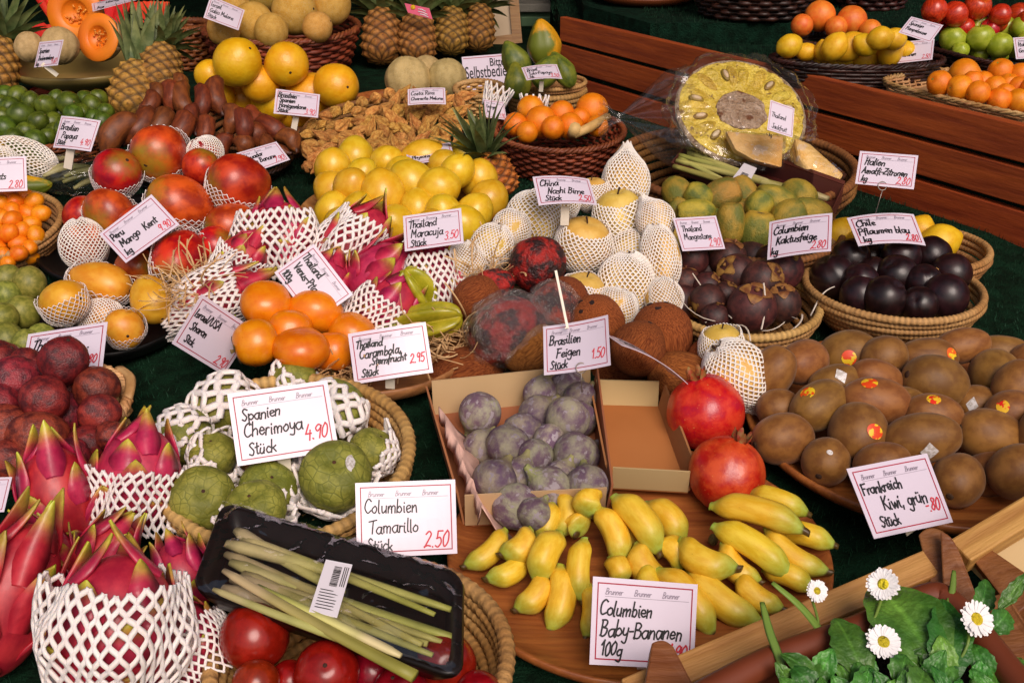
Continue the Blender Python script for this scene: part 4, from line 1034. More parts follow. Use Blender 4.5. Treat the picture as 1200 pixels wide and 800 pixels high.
tray('round wooden tray under baby bananas, figs and pomegranates', 748, 642, 448, .020, tilt=7.5, depth=.020, asp=.90)
def bunch(label, crown, fingers, hm, kind='banana', name='banana_bunch', group='bunches of baby bananas', stem_px=6, zl=None, meshes=None, m='banana'):
    meshes = meshes or BAN
    d0 = on_d(crown[0], crown[1], hm[1], zl); c = pt(crown[0], crown[1], d0); root = empty(name, c); tag(root, label, 'bananas', group)
    rnd = random.Random(label)
    for (cx, cy, tx, ty, b_, *ex) in fingers:
        ex = ex[0] if ex else {}
        t = max(-.2, min(1.2, (cy - hm[0]) / (hm[2] - hm[0]))); h = hm[1] + (hm[3] - hm[1]) * t + ex.get('h', 0)
        d = on_d(cx, cy, h, zl); s = d / F; dx, dy = cx - tx, -(cy - ty); a_ = math.hypot(dx, dy) * 1.14; b_ = b_ if b_ < 15 or m != 'banana' else b_ * .88
        o = link(kind, meshes[rnd.randrange(len(meshes))], root)
        o.location = pt(cx, cy, d) - c; o.rotation_quaternion = axis_q(scr(math.degrees(math.atan2(dy, dx)), ex.get('tow', -24)), ex.get('roll', rnd.choice((-.5, -.9, -2.4)) + rnd.uniform(-.3, .3)))
        o.scale = (b_ * s, b_ * s, a_ * s)
    v, f = blob(lambda th, ph, x, y, z: (x * (1 + .3 * nz(x, y, z, 2)), y, z * 1.3), 14, 10); st = link('stem', mesh('stem', v, f, M['kaki_calyx'] if m == 'banana' else M['scar']), root)
    k = stem_px * d0 / F; st.scale = (k, k, k)
    return root
bunch('baby banana bunch left of the price card, by the figs', (688, 606), [
    (594, 668, 570, 679, 16), (607, 639, 588, 652, 20, {'h': .012}), (570, 645, 545, 664, 16), (640, 652, 626, 681, 20, {'h': .015}), (624, 696, 605, 715, 18), (654, 702, 646, 738, 19), (681, 668, 679, 703, 16, {'h': .014}), (691, 716, 688, 745, 14),
    (641, 612, 632, 634, 12), (660, 604, 655, 630, 16), (674, 618, 680, 625, 17, {'tow': -55}), (693, 590, 693, 606, 19, {'h': .02, 'tow': -40})], (738, .018, 600, .035))
bunch('baby banana bunch in the middle, right behind the price card', (722, 588), [
    (717, 627, 729, 659, 18, {'h': .01}), (749, 613, 774, 645, 20, {'h': .018}), (781, 612, 802, 636, 19), (758, 661, 772, 682, 20), (787, 649, 803, 664, 18), (724, 668, 730, 684, 16), (737, 630, 746, 650, 13, {'h': -.01})], (738, .018, 600, .035))
bunch('baby banana bunch right of the price card, nearest the tray rim', (796, 640), [
    (829, 654, 862, 667, 21, {'h': .018}), (866, 662, 887, 683, 17, {'h': .006}), (848, 700, 888, 729, 21), (806, 704, 836, 739, 20), (889, 696, 914, 714, 17), (770, 690, 788, 716, 16)], (738, .018, 600, .03))
bunch('baby banana bunch under the pomegranates at right tray edge', (836, 632), [
    (890, 604, 941, 616, 19, {'h': .022}), (914, 588, 946, 599, 15, {'h': .012}), (944, 628, 977, 635, 16), (932, 648, 966, 671, 17, {'h': .004}), (884, 644, 926, 671, 19, {'h': .014}), (925, 676, 952, 686, 16)], (738, .018, 600, .034))
heap('pomegranate', 'pomegranate', 'pomegranates beside the empty carton', 'shiny red pomegranate', '', [
    (826, 483, 44, 46, 105, 15, {'look': 'shiny red pomegranate touching the empty carton, upper of two'}), (852, 555, 44, 46, 72, 15, {'look': 'orange flushed pomegranate above the bananas, lower of two'})], (555, .042, 480, .045))
for o in bpy.data.objects:
    if o.name.startswith('pomegranate'): o['label'] = o['label'].split(',')[0] + ',' + o['label'].split(',')[1]
# ------------------------------------------------------------------ cartons and figs
def open_carton(label, BL, BR, TR_, TL_, hb, wall, m_in, name='cardboard_carton', notch=True, h0=None):
    """pixel corners of the floor; the walls rise 'wall' metres"""
    P = [on(x, y, hb) for x, y in (BL, BR, TR_, TL_)]; c = sum(P, Vector()) / 4; root = empty(name, c); tag(root, label, 'carton')
    P = [p - c for p in P]; up = Vector((0, -.05, 1)).normalized(); th = .0022
    b = MB(); b.add(P + [p - up * .003 for p in P], [(0, 1, 2, 3), (7, 6, 5, 4), (0, 4, 5, 1), (1, 5, 6, 2), (2, 6, 7, 3), (3, 7, 4, 0)]); b.obj('floor', M[m_in], root, False)
    for i in range(4):
        A, B = P[i], P[(i + 1) % 4]; e = (B - A); n_ = e.cross(up).normalized(); out_ = n_ * .006
        hA = wall * (1.0 if i in (0, 2) else .96)
        v = [A, B, B + up * hA + out_, A + up * hA + out_]; v = v + [q + n_ * th for q in v]
        b = MB(); b.add(v, [(0, 1, 2, 3), (7, 6, 5, 4), (0, 4, 5, 1), (1, 5, 6, 2), (2, 6, 7, 3), (3, 7, 4, 0)])
        b.obj('side_flap', M['cardboard_l'] if i in (0, 2) else M['cardboard'], root, False)
    return root, P, c
open_carton('small empty brown carton between the figs and pomegranates', (717, 570), (806, 575), (771, 476), (698, 474), .020, .030, 'cardboard_d')
rc, P, c = open_carton('brown carton lined with pink tissue, holding the figs', (545, 614), (708, 605), (692, 466), (508, 486), .014, .042, 'cardboard')
tis = MB(); rnd = random.Random(5); A, B = on(510, 484, .056), on(556, 606, .052); nx = 40
up = Vector((0, 0, 1)); inw = Vector((1, .1, 0))
rows = []
for i in range(nx + 1):
    t = i / nx; p = A.lerp(B, t); row = []
    for j, (a, hh) in enumerate(((.004, -.010), (.006, .010), (.012, -.004), (.022, -.022), (.036, -.036))):
        w_ = .005 * nz(t * 9, j * .9, 1.3) + .004 * abs(nz(t * 22, j * 2.2, 4))
        row.append(p + inw * (a + w_) + up * (hh + .006 * nz(t * 11 + 3, j * .7, 7)))
    rows.append(row)
v = [q - c for r in rows for q in r]; f = [(i * 5 + j, i * 5 + j + 1, (i + 1) * 5 + j + 1, (i + 1) * 5 + j) for i in range(nx) for j in range(4)]
tis.add(v, f)
o = tis.obj('tissue_lining', M['tissue'], rc); sm = o.modifiers.new('t', 'SOLIDIFY'); sm.thickness = .0006
heap('fig', 'fig', 'figs in the tissue lined carton', 'dusty purple fig', 'of fig carton', [
    (561, 487, 31.5, 24.9, 245, -15), (566, 522, 28.0, 22.6, 60, -30), (594, 525, 30.3, 26.1, 255, -20), (634, 458, 25.7, 20.2, 70, -10), (661, 458, 30.3, 24.9, 205, 10), (681, 464, 25.7, 19.0, 40, -40), (632, 482, 29.2, 21.4, 40, -20), (612, 503, 26.8, 23.8, 100, -50), (662, 493, 32.6, 26.1, 225, 5),
    (679, 488, 25.7, 22.6, 60, -40), (670, 534, 32.6, 24.9, 222, 5), (684, 530, 25.7, 23.8, 30, -30), (625, 538, 28.0, 21.4, 235, -10), (641, 518, 25.7, 17.8, 240, -20), (582, 560, 31.5, 27.3, 60, -20), (608, 556, 30.3, 22.6, 70, -10), (641, 570, 33.8, 27.3, 140, 5), (687, 565, 30.3, 26.1, 100, -40), (660, 555, 23.3, 20.2, 60, 0),
    (605, 592, 28.0, 28.5, 80, -75, {'look': 'pale grey green fig'}), (628, 600, 23.3, 21.4, 50, -30)],
    (600, .030, 455, .045), fill=False, relax=.8)

# ------------------------------------------------------------------ plums, mangosteens, cactus pears, lemons on the right
coil_basket('coiled straw basket of black plums below blue plum card', 1047, 336, 208, .055, .05, tilt=0, n=7)
heap('plum', 'plum', 'black plums in the coiled basket', 'black purple plum', 'of plum basket', [
    (976, 325, 27), (997, 302, 23), (1056, 300, 23), (1051, 323, 25), (1037, 349, 26), (1108, 347, 27), (1115, 320, 24), (1008, 346, 24), (1077, 357, 22), (1022, 322, 22), (1082, 331, 22), (1008, 330, 22)], (350, .055, 300, .075), up=.8)
coil_basket('coiled basket of mangosteens left of the plums', 869, 354, 188, .045, .045, tilt=3, n=6)
heap('mangosteen', 'mangosteen', 'mangosteens in the coiled basket', 'dark mangosteen with brown calyx', 'of mangosteen basket', [
    (811, 303, 21, 20, 110, 35), (802, 331, 19, 20, 85, 10), (829, 336, 18, 18, 40, 30), (829, 354, 22, 22, 200, 10), (853, 303, 23, 23, 70, 20), (863, 321, 24, 24, 150, 35), (893, 328, 25, 24, 30, 45), (917, 316, 25, 25, 70, 20), (881, 361, 29, 30, 85, 45), (916, 356, 24, 23, 100, 40), (850, 345, 16, 16, 60, 20), (905, 305, 20, 20, 100, 0), (838, 372, 18, 18, 60, 0)],
    (375, .03, 300, .07))
coil_basket('brown basket of cactus pears behind the mangosteens', 886, 268, 204, .055, .05, .72, 7, 'coil_d', tilt=2)
heap('cactus_pear', 'cactus pear', 'cactus pears in the brown basket', 'mottled green brown cactus pear', 'of cactus pear basket', [
    (818, 229, 18, 15, 150, 0), (847, 228, 25, 19, 20, 15), (814, 248, 24, 15, 185, 0), (856, 262, 28, 17, 88, 15), (870, 252, 22, 19, 150, -20), (887, 271, 27, 22, 80, 20), (908, 237, 29, 20, 160, 10), (948, 250, 28, 18, 170, 0), (868, 286, 18, 15, 60, 0), (925, 252, 22, 18, 30, 0), (838, 262, 20, 16, 70, 0), (910, 262, 22, 18, 60, 0), (890, 240, 18, 16, 60, 0), (795, 246, 16, 13, 60, 0)], (290, .05, 228, .105))
coil_basket('coiled basket of lemons against the plank panel', 1066, 288, 184, .055, .05, n=7, tilt=-2)
heap('lemon', 'lemon', 'lemons in the basket by the planks', 'large yellow lemon', 'of plank side basket', [
    (1101, 284, 24, 22, 20, 10), (985, 275, 20, 19, 60, 0), (1008, 285, 18, 17, 60, 0, {'look': 'orange yellow lemon'}), (1078, 270, 18, 18, 60, 0), (1050, 282, 18, 18, 30, 0)], (290, .05, 270, .06))

# ------------------------------------------------------------------ nashi pears, coconuts, dark red melons
def nsh(px, py, a, b, ang, tow=20, closed=False, **ex):
    n_ = (NET_C if closed else NET_O)[int(px) % 2]; ex.setdefault('look', 'nashi in full foam net' if closed else 'yellow nashi in foam net')
    ex['parts'] = [('foam_net', n_)]; return (px, py, a, b, ang, tow, ex)
heap('nashi', 'nashi pear', 'nashi pears in foam nets', '', 'of nashi heap', [
    nsh(628, 257, 32, 34, 80, -10, True), nsh(733, 214, 34, 27, 268, 0, True), nsh(683, 287, 34, 34, 78, 34), nsh(726, 256, 36, 32, 98, 28), nsh(768, 258, 24, 22, 300, 0, True), nsh(733, 333, 36, 33, 88, 10, True), nsh(742, 300, 30, 28, 60, -5, True), nsh(774, 302, 38, 23, 100, 0, True),
    nsh(683, 348, 30, 29, 80, 24), nsh(778, 350, 24, 22, 100, -10, True), nsh(576, 290, 28, 24, 70, 0, True), nsh(545, 306, 22, 24, 100, 10, True), nsh(694, 228, 20, 22, 95, 20), nsh(600, 268, 22, 22, 60, 0, True), nsh(655, 240, 22, 24, 90, -20, True), nsh(722, 362, 24, 24, 60, 0, True)],
    (350, .05, 215, .13), relax=.9, fill=False)
heap('nashi', 'nashi pear', 'nashi pears beside the kiwis', '', 'left of kiwi tray', [
    nsh(846, 408, 30, 27, 95, 25, look='yellow nashi in foam net'), nsh(864, 440, 42, 38, 128, 5, True, look='nashi in full foam net, large')], (440, .06, 400, .06), fill=False)
heap('coconut', 'coconut', 'coconuts below the nashi heap', 'brown fibrous coconut', 'of coconut heap', [
    (775, 393, 40, 37, 100, 20), (700, 377, 34, 32, 130, 40), (735, 432, 44, 34, 5, 0, {'dz': .05}), (545, 442, 46, 36, 20, 0, {'dz': .05}), (798, 445, 40, 34, 160, 0), (748, 408, 34, 32, 60, 0), (620, 408, 34, 30, 40, 0), (655, 418, 36, 32, 40, 0, {'dz': .04}), (560, 350, 30, 28, 30, 0), (660, 352, 30, 28, 30, 0), (830, 420, 26, 24, 30, 0)], (446, .03, 377, .06), fill=False)
R1 = heap('red_melon', 'red fruit', 'mottled dark red fruits in cling film', 'mottled dark red fruit', '', [
    (630, 310, 34, 32, 60, 0, {'look': 'mottled dark red unwrapped fruit below the nashi card'}), (594, 388, 46, 42, 30, 20, {'look': 'bright red mottled fruit wrapped in cling film'}), (648, 362, 30, 30, 100, 0, {'look': 'dusky red fruit behind film, left of coconut'}), (580, 332, 24, 18, 10, 0, {'look': 'small red fruit in straw above the wrapped one'})], (388, .06, 310, .09), fill=False)
for q in R1: q['o']['label'] = q['ex']['look']
def film_shell(parent_o, scale, seed, m='film', off_=(0, 0, 0), amp=.14):
    def fn(th, ph, x, y, z):
        k = 1 + amp * (abs(nz(x + seed, y, z, 2.1)) + .5 * abs(nz(x, y + seed, z, 5.3)))
        return (x * scale[0] * k + off_[0], y * scale[1] * k + off_[1], z * scale[2] * k + off_[2])
    v, f = blob(fn, 56, 40); return link('film_wrap', mesh('film_wrap', v, f, M[m], True), parent_o)
film_shell(R1[1]['o'], (1.05, 1.05, 1.08), 3, off_=(.0, .0, .05), amp=.2); film_shell(R1[2]['o'], (1.06, 1.05, 1.1), 5, amp=.25)

# ------------------------------------------------------------------ yellow passion fruits, persimmons, carambolas, pitahayas, mangoes
tray('round wooden plate under the yellow passion fruits', 474, 243, 246, .03, m='tray2', tilt=2, depth=.02, name='wooden_plate')
heap('yellow_passion_fruit', 'passion fruit', 'yellow passion fruits on the wooden plate', 'smooth yellow passion fruit', 'of passion fruit plate', [
    (412, 219, 22.0), (449, 227, 26.4), (484, 216, 27.5), (514, 221, 26, 25, 20), (497, 184, 28, 21, 10), (453, 190, 20, 19, 40, 0, {'look': 'lime green passion fruit'}), (536, 201, 19.8), (390, 246, 20.9), (420, 249, 22.0), (573, 234, 24, 23, 60), (556, 250, 25, 22, 60), (545, 265, 24.2), (463, 264, 24.2), (474, 206, 22.0), (424, 205, 18.7), (490, 245, 22.0), (435, 268, 22.0), (520, 250, 22.0), (400, 262, 19.8), (520, 195, 19.8), (505, 268, 22.0)],
    (268, .045, 184, .09), up=1.0)
tray('round wooden tray with straw under carambolas and persimmons', 438, 398, 236, .028, m='tray2', tilt=4, depth=.026)
ribbon_straw('curly pale wood straw around the carambolas and persimmons', [(535, 355, 26, 40, .05), (515, 400, 36, 20, .045), (390, 425, 40, 16, .04), (235, 326, 20, 14, .09), (212, 338, 18, 18, .085), (560, 314, 30, 18, .08), (560, 314, 24, 14, .085)], 620, 4)
ribbon_straw('white plastic string loops around the mangosteens', [(850, 384, 60, 8, .05), (935, 372, 24, 12, .05), (850, 378, 30, 8, .055)], 11, 9, L=(.06, .12), wd=.0010, name='string_loops', mt='string')
heap('persimmon', 'persimmon', 'orange persimmons above the cherimoya basket', 'glossy orange persimmon', 'of persimmon heap', [
    (312, 356, 25, 31, 262, -35), (369, 368, 27, 35, 265, 20), (353, 409, 24, 34, 265, -20), (300, 402, 28, 28, 200, 10), (412, 393, 27, 28, 240, -20), (340, 388, 26, 28, 270, 0), (390, 412, 24, 26, 270, 0)], (410, .055, 356, .09), fill=False, relax=.9)
heap('carambola', 'carambola', 'carambolas on straw', 'yellow green star shaped carambola', 'of straw tray', [(488, 340, 30, 24, 120, 30, {'look': 'upper yellow green carambola with sharp ribs', 'roll': .3}), (500, 378, 44, 25, 10, 15, {'look': 'lower yellow green carambola lying on straw', 'roll': 1.0}), (455, 378, 30, 18, 10, 0, {'look': 'partly hidden carambola behind the carambola card', 'roll': .6})], (380, .05, 340, .08), fill=False)
def dr(px, py, a, b, ang, tow=0, net=None, **ex):
    if net: ex['parts'] = [('foam_net', net)]; ex['kind'] = 'pitahaya_net'
    ex.setdefault('look', 'pink pitahaya in white foam net' if net else 'bare pink pitahaya with yellow leaf tips'); return (px, py, a, b, ang, tow, ex)
heap('pitahaya', 'pitahaya', 'pitahayas in front at the left corner', '', 'of front pitahayas', [
    dr(68, 585, 64, 44, 97, 8), dr(163, 562, 62, 49, 86, 0, NET_D[0]), dr(6, 705, 96, 54, 66, 0), dr(136, 738, 88, 74, 86, 0, NET_DF[0], dz=-.05), dr(222, 752, 52, 42, 130, 0, NET_D[1]), dr(122, 652, 46, 36, 55, 0), dr(52, 652, 42, 34, 110, 10), dr(215, 676, 44, 34, 110, 0)],
    (745, .06, 560, .06), fill=False, relax=.75)
heap('pitahaya', 'pitahaya', 'pitahayas behind the persimmons', '', 'of rear pitahayas', [
    dr(328, 283, 46, 44, 95, 0, NET_DF[0]), dr(412, 292, 56, 38, 55, 0, NET_DF[1]), dr(447, 322, 44, 36, 40, 0), dr(512, 330, 44, 36, 100, 0, NET_DF[0]), dr(250, 352, 60, 34, 25, 0, NET_DF[1]), dr(455, 362, 44, 34, 50, 0, NET_D[0]), dr(285, 305, 36, 28, 60, 0, NET_D[0]), dr(375, 335, 40, 34, 60, 0, NET_D[1])],
    (360, .05, 283, .085), fill=False, relax=.8)
CUPD = scr(80, 62)
def mk(px, py, a, b, ang, tow=20, cup=None, up_=None, **ex):
    if cup: ex['parts'] = [('foam_net', cup[int(px) % 2], up_ or CUPD)]; ex.setdefault('look', 'red mango in foam net cup')
    ex.setdefault('look', 'red Kent mango'.replace('Kent ', '')); return (px, py, a, b, ang, tow, ex)
tray('wide dark tray under the red mangoes', 200, 272, 300, .02, m='wicker_d', tilt=3, depth=.02, name='dark_tray')
heap('kent_mango', 'mango', 'red mangoes heaped behind the mango card', '', 'of red mango heap', [
    mk(187, 179, 36, 35, 250, 55, NET_CUP), mk(137, 204, 31, 28, 35, 40, NET_CUP, scr(70, 45)), mk(213, 239, 42, 34, 160, 30, NET_CUP, scr(75, 40)), mk(280, 217, 38, 36, 200, 20, NET_CUP, scr(60, 30)), mk(130, 252, 28, 32, 230, 50, NET_CUP, scr(60, 60)), mk(95, 252, 24, 22, 20),
    mk(272, 264, 32, 28, 200, 20, NET_CUP), mk(210, 303, 42, 32, 260, 45, NET_CUP2, scr(60, 40)), mk(250, 290, 26, 24, 20, look='olive orange mango'), mk(158, 312, 26, 22, 0), mk(235, 197, 24, 22, 60), mk(98, 288, 30, 27, 100, 0, NET_C, scr(100, 0), look='mango hidden in foam net'), mk(240, 182, 22, 20, 60, 0, NET_C, scr(120, 30), look='mango in full foam net'), mk(165, 268, 32, 28, 20)],
    (312, .045, 178, .125), fill=False, relax=.9)
tray('dark round tray under the yellow mangoes', 128, 370, 180, .02, m='wicker_d', tilt=5, depth=.02, name='dark_tray')
heap('yellow_mango', 'mango', 'yellow mangoes in foam nets', '', 'of yellow mango tray', [
    mk(74, 354, 33, 27, 8, 32, NET_CUP2, scr(110, 30), look='yellow mango in foam net'), mk(117, 332, 40, 27, -14, 10, NET_CUP2, scr(60, 40), look='yellow mango in foam net'), mk(178, 350, 33, 25, -55, 25, look='bare yellow mango'), mk(146, 385, 25, 24, -40, 55, NET_CUP2, scr(70, 50), look='yellow mango in foam net'), mk(118, 372, 26, 22, 20, 0, NET_C, scr(160, 20), look='mango in full foam net')], (390, .045, 330, .075), fill=False, relax=.9)
heap('guava', 'guava', 'green guavas at the left edge', 'green mottled guava', 'of guava pile', [
    (8, 327, 17), (35, 332, 19), (8, 345, 16), (27, 366, 20), (3, 372, 18), (8, 398, 20), (48, 398, 18), (30, 402, 16), (12, 418, 18, 16, 10, 0, {'look': 'yellow guava'})], (418, .05, 327, .07), up=1.5, fill=False)
pfb, pfc, _ = wicker_basket('brown wicker basket of dark passion fruits at left edge', 50, 478, 190, .05, .06, .8, 8, 30, 'wicker_l', tilt=6)
heap('passion_fruit', 'passion fruit', 'dark passion fruits in the left basket', 'wrinkled dark red passion fruit', 'of left basket', [
    (75, 423, 29, 28, 70, 20), (52, 468, 29), (45, 512, 36, 31, 160, 0), (112, 454, 26), (116, 485, 25), (103, 520, 24), (18, 446, 29), (8, 505, 30), (32, 428, 21), (10, 540, 26), (-2, 474, 26), (80, 540, 26), (130, 510, 18)], (530, .05, 423, .10))
b = MB(); iq = pfb.rotation_quaternion.inverted()
for k in range(4): b.tube(catmull([iq @ (on(x_ + 1.5 * k, y_, h_) - pfc) for x_, y_, h_ in ((138, 432, .05), (150, 442, .055), (149, 460, .055), (142, 478, .045))], 4), .004, 6)
b.obj('handle', M['wicker_l'], pfb, cols=True)
# ------------------------------------------------------------------ cherimoyas, tamarillos, lemongrass
coil_basket('large coiled straw basket of cherimoyas in foam sleeves', 332, 532, 306, .05, .06, .75, 7, 'coil', tilt=10, t=.0062)
def cm(px, py, b, ang, tow=20, net=None, d_=None, **ex):
    if net: ex['parts'] = [('foam_sleeve', net, d_ or scr(ang, tow))]
    ex.setdefault('look', 'green cherimoya in white foam sleeve' if net else 'green bumpy cherimoya'); return (px, py, b, b, ang, tow, ex)
heap('cherimoya', 'cherimoya', 'cherimoyas in the coiled basket', '', 'of cherimoya basket', [
    cm(262, 478, 38, 120, 40, NET_CH[0], scr(-40, 15)), cm(214, 512, 34, 100, 20, NET_CH[1], scr(-30, 10)), cm(238, 585, 38, 60, 60, NET_CH2[0], scr(50, 50)), cm(312, 575, 34, 60, 40, NET_CH2[0], scr(60, 40)), cm(392, 482, 36, 60, 40, NET_CH[0], scr(-120, 10)), cm(392, 560, 42, 80, 50, NET_CH2[1], scr(70, 45)),
    cm(300, 600, 36, 100, 40, NET_CH2[0], scr(80, 40)), cm(436, 530, 28, 60, 10, NET_CH2[1], scr(150, 20)), cm(345, 448, 26, 90, 10, NET_CH[1], scr(60, 10)), cm(330, 515, 34, 90, 40, NET_CH[0], scr(60, 30)), cm(250, 535, 28, 90, 30, NET_CH[1], scr(30, 30))], (600, .045, 450, .045), fill=False, relax=.85)
PROTO['cherimoya'][0][0]['asp'] = 1.0
stk = [o for o in bpy.data.objects if o.name.startswith('cherimoya')][5]
part_on(stk, 'sticker', patch('sticker', M['st_white'], 'oval', .26), scr(40, 40))
coil_basket('coiled straw basket of tamarillos under the lemongrass tray', 421, 772, 362, .06, .06, .78, 7, 'coil', tilt=5, t=.0062)
heap('tamarillo', 'tamarillo', 'red tamarillos in the front basket', 'smooth dark red tamarillo', 'of front basket', [
    (298, 746, 41), (383, 788, 39, 39, 80, 60), (436, 786, 33), (521, 778, 37, 37, 60, 70), (340, 797, 24), (300, 800, 28), (470, 812, 34), (560, 815, 30)], (800, .06, 746, .075), fill=False, relax=.85)
TL, TR_, BL = on(262, 592, .085), on(542, 676, .085), on(226, 694, .10)
tr = empty('lemongrass_tray', (TL + TR_) / 2); tag(tr, 'black film wrapped tray of lemongrass lying over the tamarillo basket', 'food tray')
eu = (TR_ - TL); ew = (BL - TL); en = eu.cross(ew).normalized(); en = -en if en.z < 0 else en
def tp(u, v_, n_=0): return TL - tr.location + eu * u + ew * v_ + en * n_
def rrect(u0, u1, v0, v1, r, n_, k=5):
    o = []
    ku, kv = r / eu.length, r / ew.length
    for cu, cv, a0 in ((u1 - ku, v0 + kv, -90), (u1 - ku, v1 - kv, 0), (u0 + ku, v1 - kv, 90), (u0 + ku, v0 + kv, 180)):
        for i in range(k + 1):
            a = math.radians(a0 + 90 * i / k); o.append(tp(cu + ku * math.cos(a), cv + kv * math.sin(a), n_))
    return o
b = MB(); rings = [rrect(0, 1, 0, 1, .018, .0), rrect(-.008, 1.008, -.012, 1.012, .02, .002), rrect(.0, 1, 0, 1, .018, .005), rrect(.025, .975, .05, .95, .016, .004), rrect(.05, .95, .10, .90, .014, -.016), rrect(.06, .94, .12, .88, .014, -.0175), rrect(.045, .955, .09, .91, .016, -.019), rrect(.0, 1, 0, 1, .018, -.002)]
n_ = len(rings[0]); b.v = [p for r in rings for p in r]; b.c = [(1, 1, 1)] * len(b.v)
for j in range(len(rings)):
    for i in range(n_): j2 = (j + 1) % len(rings); b.f.append((j * n_ + i, j * n_ + (i + 1) % n_, j2 * n_ + (i + 1) % n_, j2 * n_ + i))
b.f.append(tuple(5 * n_ + i for i in range(n_))[::-1]); b.obj('tray_shell', M['black_void'], tr)
def stalk(name, P0, P1, r0, r1, parent, bend=0.0, seed=0, dark=False):
    rnd = random.Random(seed); n = 14; pts = []; rad = []; ax = (P1 - P0); sd_ = ax.cross(Vector((0, 0, 1))).normalized()
    b = MB()
    for i in range(n + 1):
        t = i / n; pts.append(P0 + ax * t + sd_ * bend * math.sin(PI * t) * ax.length); rad.append(r0 * (1 - t) ** .7 + r1 * (1 - (1 - t) ** .7) if t > .08 else r0 * (.6 + 5 * t))
    v, f = tube(pts, rad, 8, flat=.8); b.add(v, f); sk = [rnd.uniform(.72, 1.12) for _ in range(8)]
    for i in range(n + 1):
        t = i / n; g = (1.15 - .15 * t, 1.0 + .0 * t, .95 - .45 * t) if t > .25 else (1.25, 1.05, 1.15)
        for k in range(8): q = sk[k] * (1 if i % 4 else .86); b.c[i * 8 + k] = (g[0] * q, g[1] * q, g[2] * q)
    return b.obj(name, M['grass_l'], parent, cols=True)
for i, (u0, v0, u1, v1, r0, r1) in enumerate([(.08, .16, .55, .50, .012, .006), (.06, .38, .96, .30, .013, .005), (.10, .60, .97, .62, .012, .006), (.12, .80, .93, .72, .013, .004), (.10, .95, .88, .80, .012, .005), (.12, .25, .90, .46, .010, .004), (.16, .70, .90, .92, .011, .004), (.07, .52, .86, .86, .010, .005)]):
    stalk('stalk', tp(u0, v0 * .8 + .08, -.003), tp(u1, v1 * .85 + .05, -.008 + .001 * i), r0 * .58, r1 * .6, tr, .012 * (-1) ** i, i)
b = MB(); nx, ny = 60, 26
for j in range(ny + 1):
    for i in range(nx + 1):
        u, v_ = i / nx, j / ny; e = min(u, 1 - u, v_, 1 - v_); zz = .006 + .006 * min(1, e * 9) + .0045 * nz(u * 9, v_ * 3 + u * 6, 2) + .0065 * abs(nz(u * 20 + v_ * 9, v_ * 9, 8))
        b.v.append(tp(u, v_, zz)); b.c.append((1, 1, 1))
for j in range(ny):
    for i in range(nx): b.f.append((j * (nx + 1) + i, j * (nx + 1) + i + 1, (j + 1) * (nx + 1) + i + 1, (j + 1) * (nx + 1) + i))
b.obj('film_cover', M['film_t'], tr)
LB = [on(x, y, .118) for x, y in ((382, 655), (413, 661), (395, 723), (362, 716))]
lb = empty('label', LB[0] - tr.location); lb.parent = tr; l0 = LB[0]
LB = [p - l0 for p in LB]; up_l = en * .0006
def lq(s, t, h=0): return LB[0].lerp(LB[1], s).lerp(LB[3].lerp(LB[2], s), t) + up_l * h
b = MB(); b.add([lq(0, 0), lq(1, 0), lq(1, 1), lq(0, 1), lq(0, 0, -1), lq(1, 0, -1), lq(1, 1, -1), lq(0, 1, -1)], [(3, 2, 1, 0), (4, 5, 6, 7), (0, 1, 5, 4), (1, 2, 6, 5), (2, 3, 7, 6), (3, 0, 4, 7)]); b.obj('sticker_paper', M['white_label'], lb, False)
bc = MB(); t_ = .10; rnd = random.Random(2)
while t_ < .48:
    wd = rnd.choice((.008, .012, .02)); bc.add([lq(.40, t_, .8), lq(.68, t_, .8), lq(.68, t_ + wd, .8), lq(.40, t_ + wd, .8)], [(3, 2, 1, 0)]); t_ += wd + rnd.choice((.007, .012))
for k in range(7):
    a = .76 + .028 * k
    bc.add([lq(.14 + .0 * k, .56 + .055 * k, .8), lq(.14 + rnd.uniform(.4, .72), .56 + .055 * k, .8), lq(.14 + rnd.uniform(.4, .7), .575 + .055 * k, .8), lq(.14, .575 + .055 * k, .8)], [(3, 2, 1, 0)])
for k in range(3): bc.add([lq(.76 + .07 * k, .08, .8), lq(.79 + .07 * k, .08, .8), lq(.79 + .07 * k, .46, .8), lq(.76 + .07 * k, .46, .8)], [(3, 2, 1, 0)])
bc.obj('barcode', M['ink'], lb, False)
for i, (x0, y0, x1, y1, r0) in enumerate([(262, 668, 486, 792, .0095), (250, 690, 412, 752, .0075), (470, 768, 300, 690, .009)]):
    o = stalk('lemongrass_stalk', on(x0, y0, .118), on(x1, y1, .112), r0 * .45, r0 * .62, None, .01, 30 + i)
    tag(o, ['long pale lemongrass stalk crossing down in front of the tray', 'shorter green lemongrass stalk outside the tray film, left', 'pink ended lemongrass stalk outside the film, ending by the right tamarillo'][i], 'lemongrass')

# ------------------------------------------------------------------ left: kumquats, limes, papayas in net, bag of pods, pineapples, red bananas
coil_basket('coiled straw basket of kumquats at the left edge', -4, 263, 150, .055, .05, .74, 7, 'coil', tilt=14)
heap('kumquat', 'kumquat', 'kumquats in the coiled basket', 'small orange kumquat', 'of kumquat basket', [
    (2, 240, 11), (18, 237, 11), (40, 236, 12, 10, 30), (30, 230, 9), (14, 248, 10), (33, 250, 13, 10, 150), (2, 258, 11), (14, 257, 10), (28, 263, 10), (10, 273, 11), (26, 270, 11, 10, 60), (42, 275, 12, 10, 110), (4, 287, 10), (22, 285, 10), (2, 299, 10), (22, 297, 10), (9, 309, 9), (35, 290, 9), (38, 262, 9), (48, 250, 10), (-8, 250, 11), (-8, 270, 11), (-6, 290, 11), (8, 228, 10)], (305, .035, 235, .085))
PZ = [(45, 226), (20, 214)]
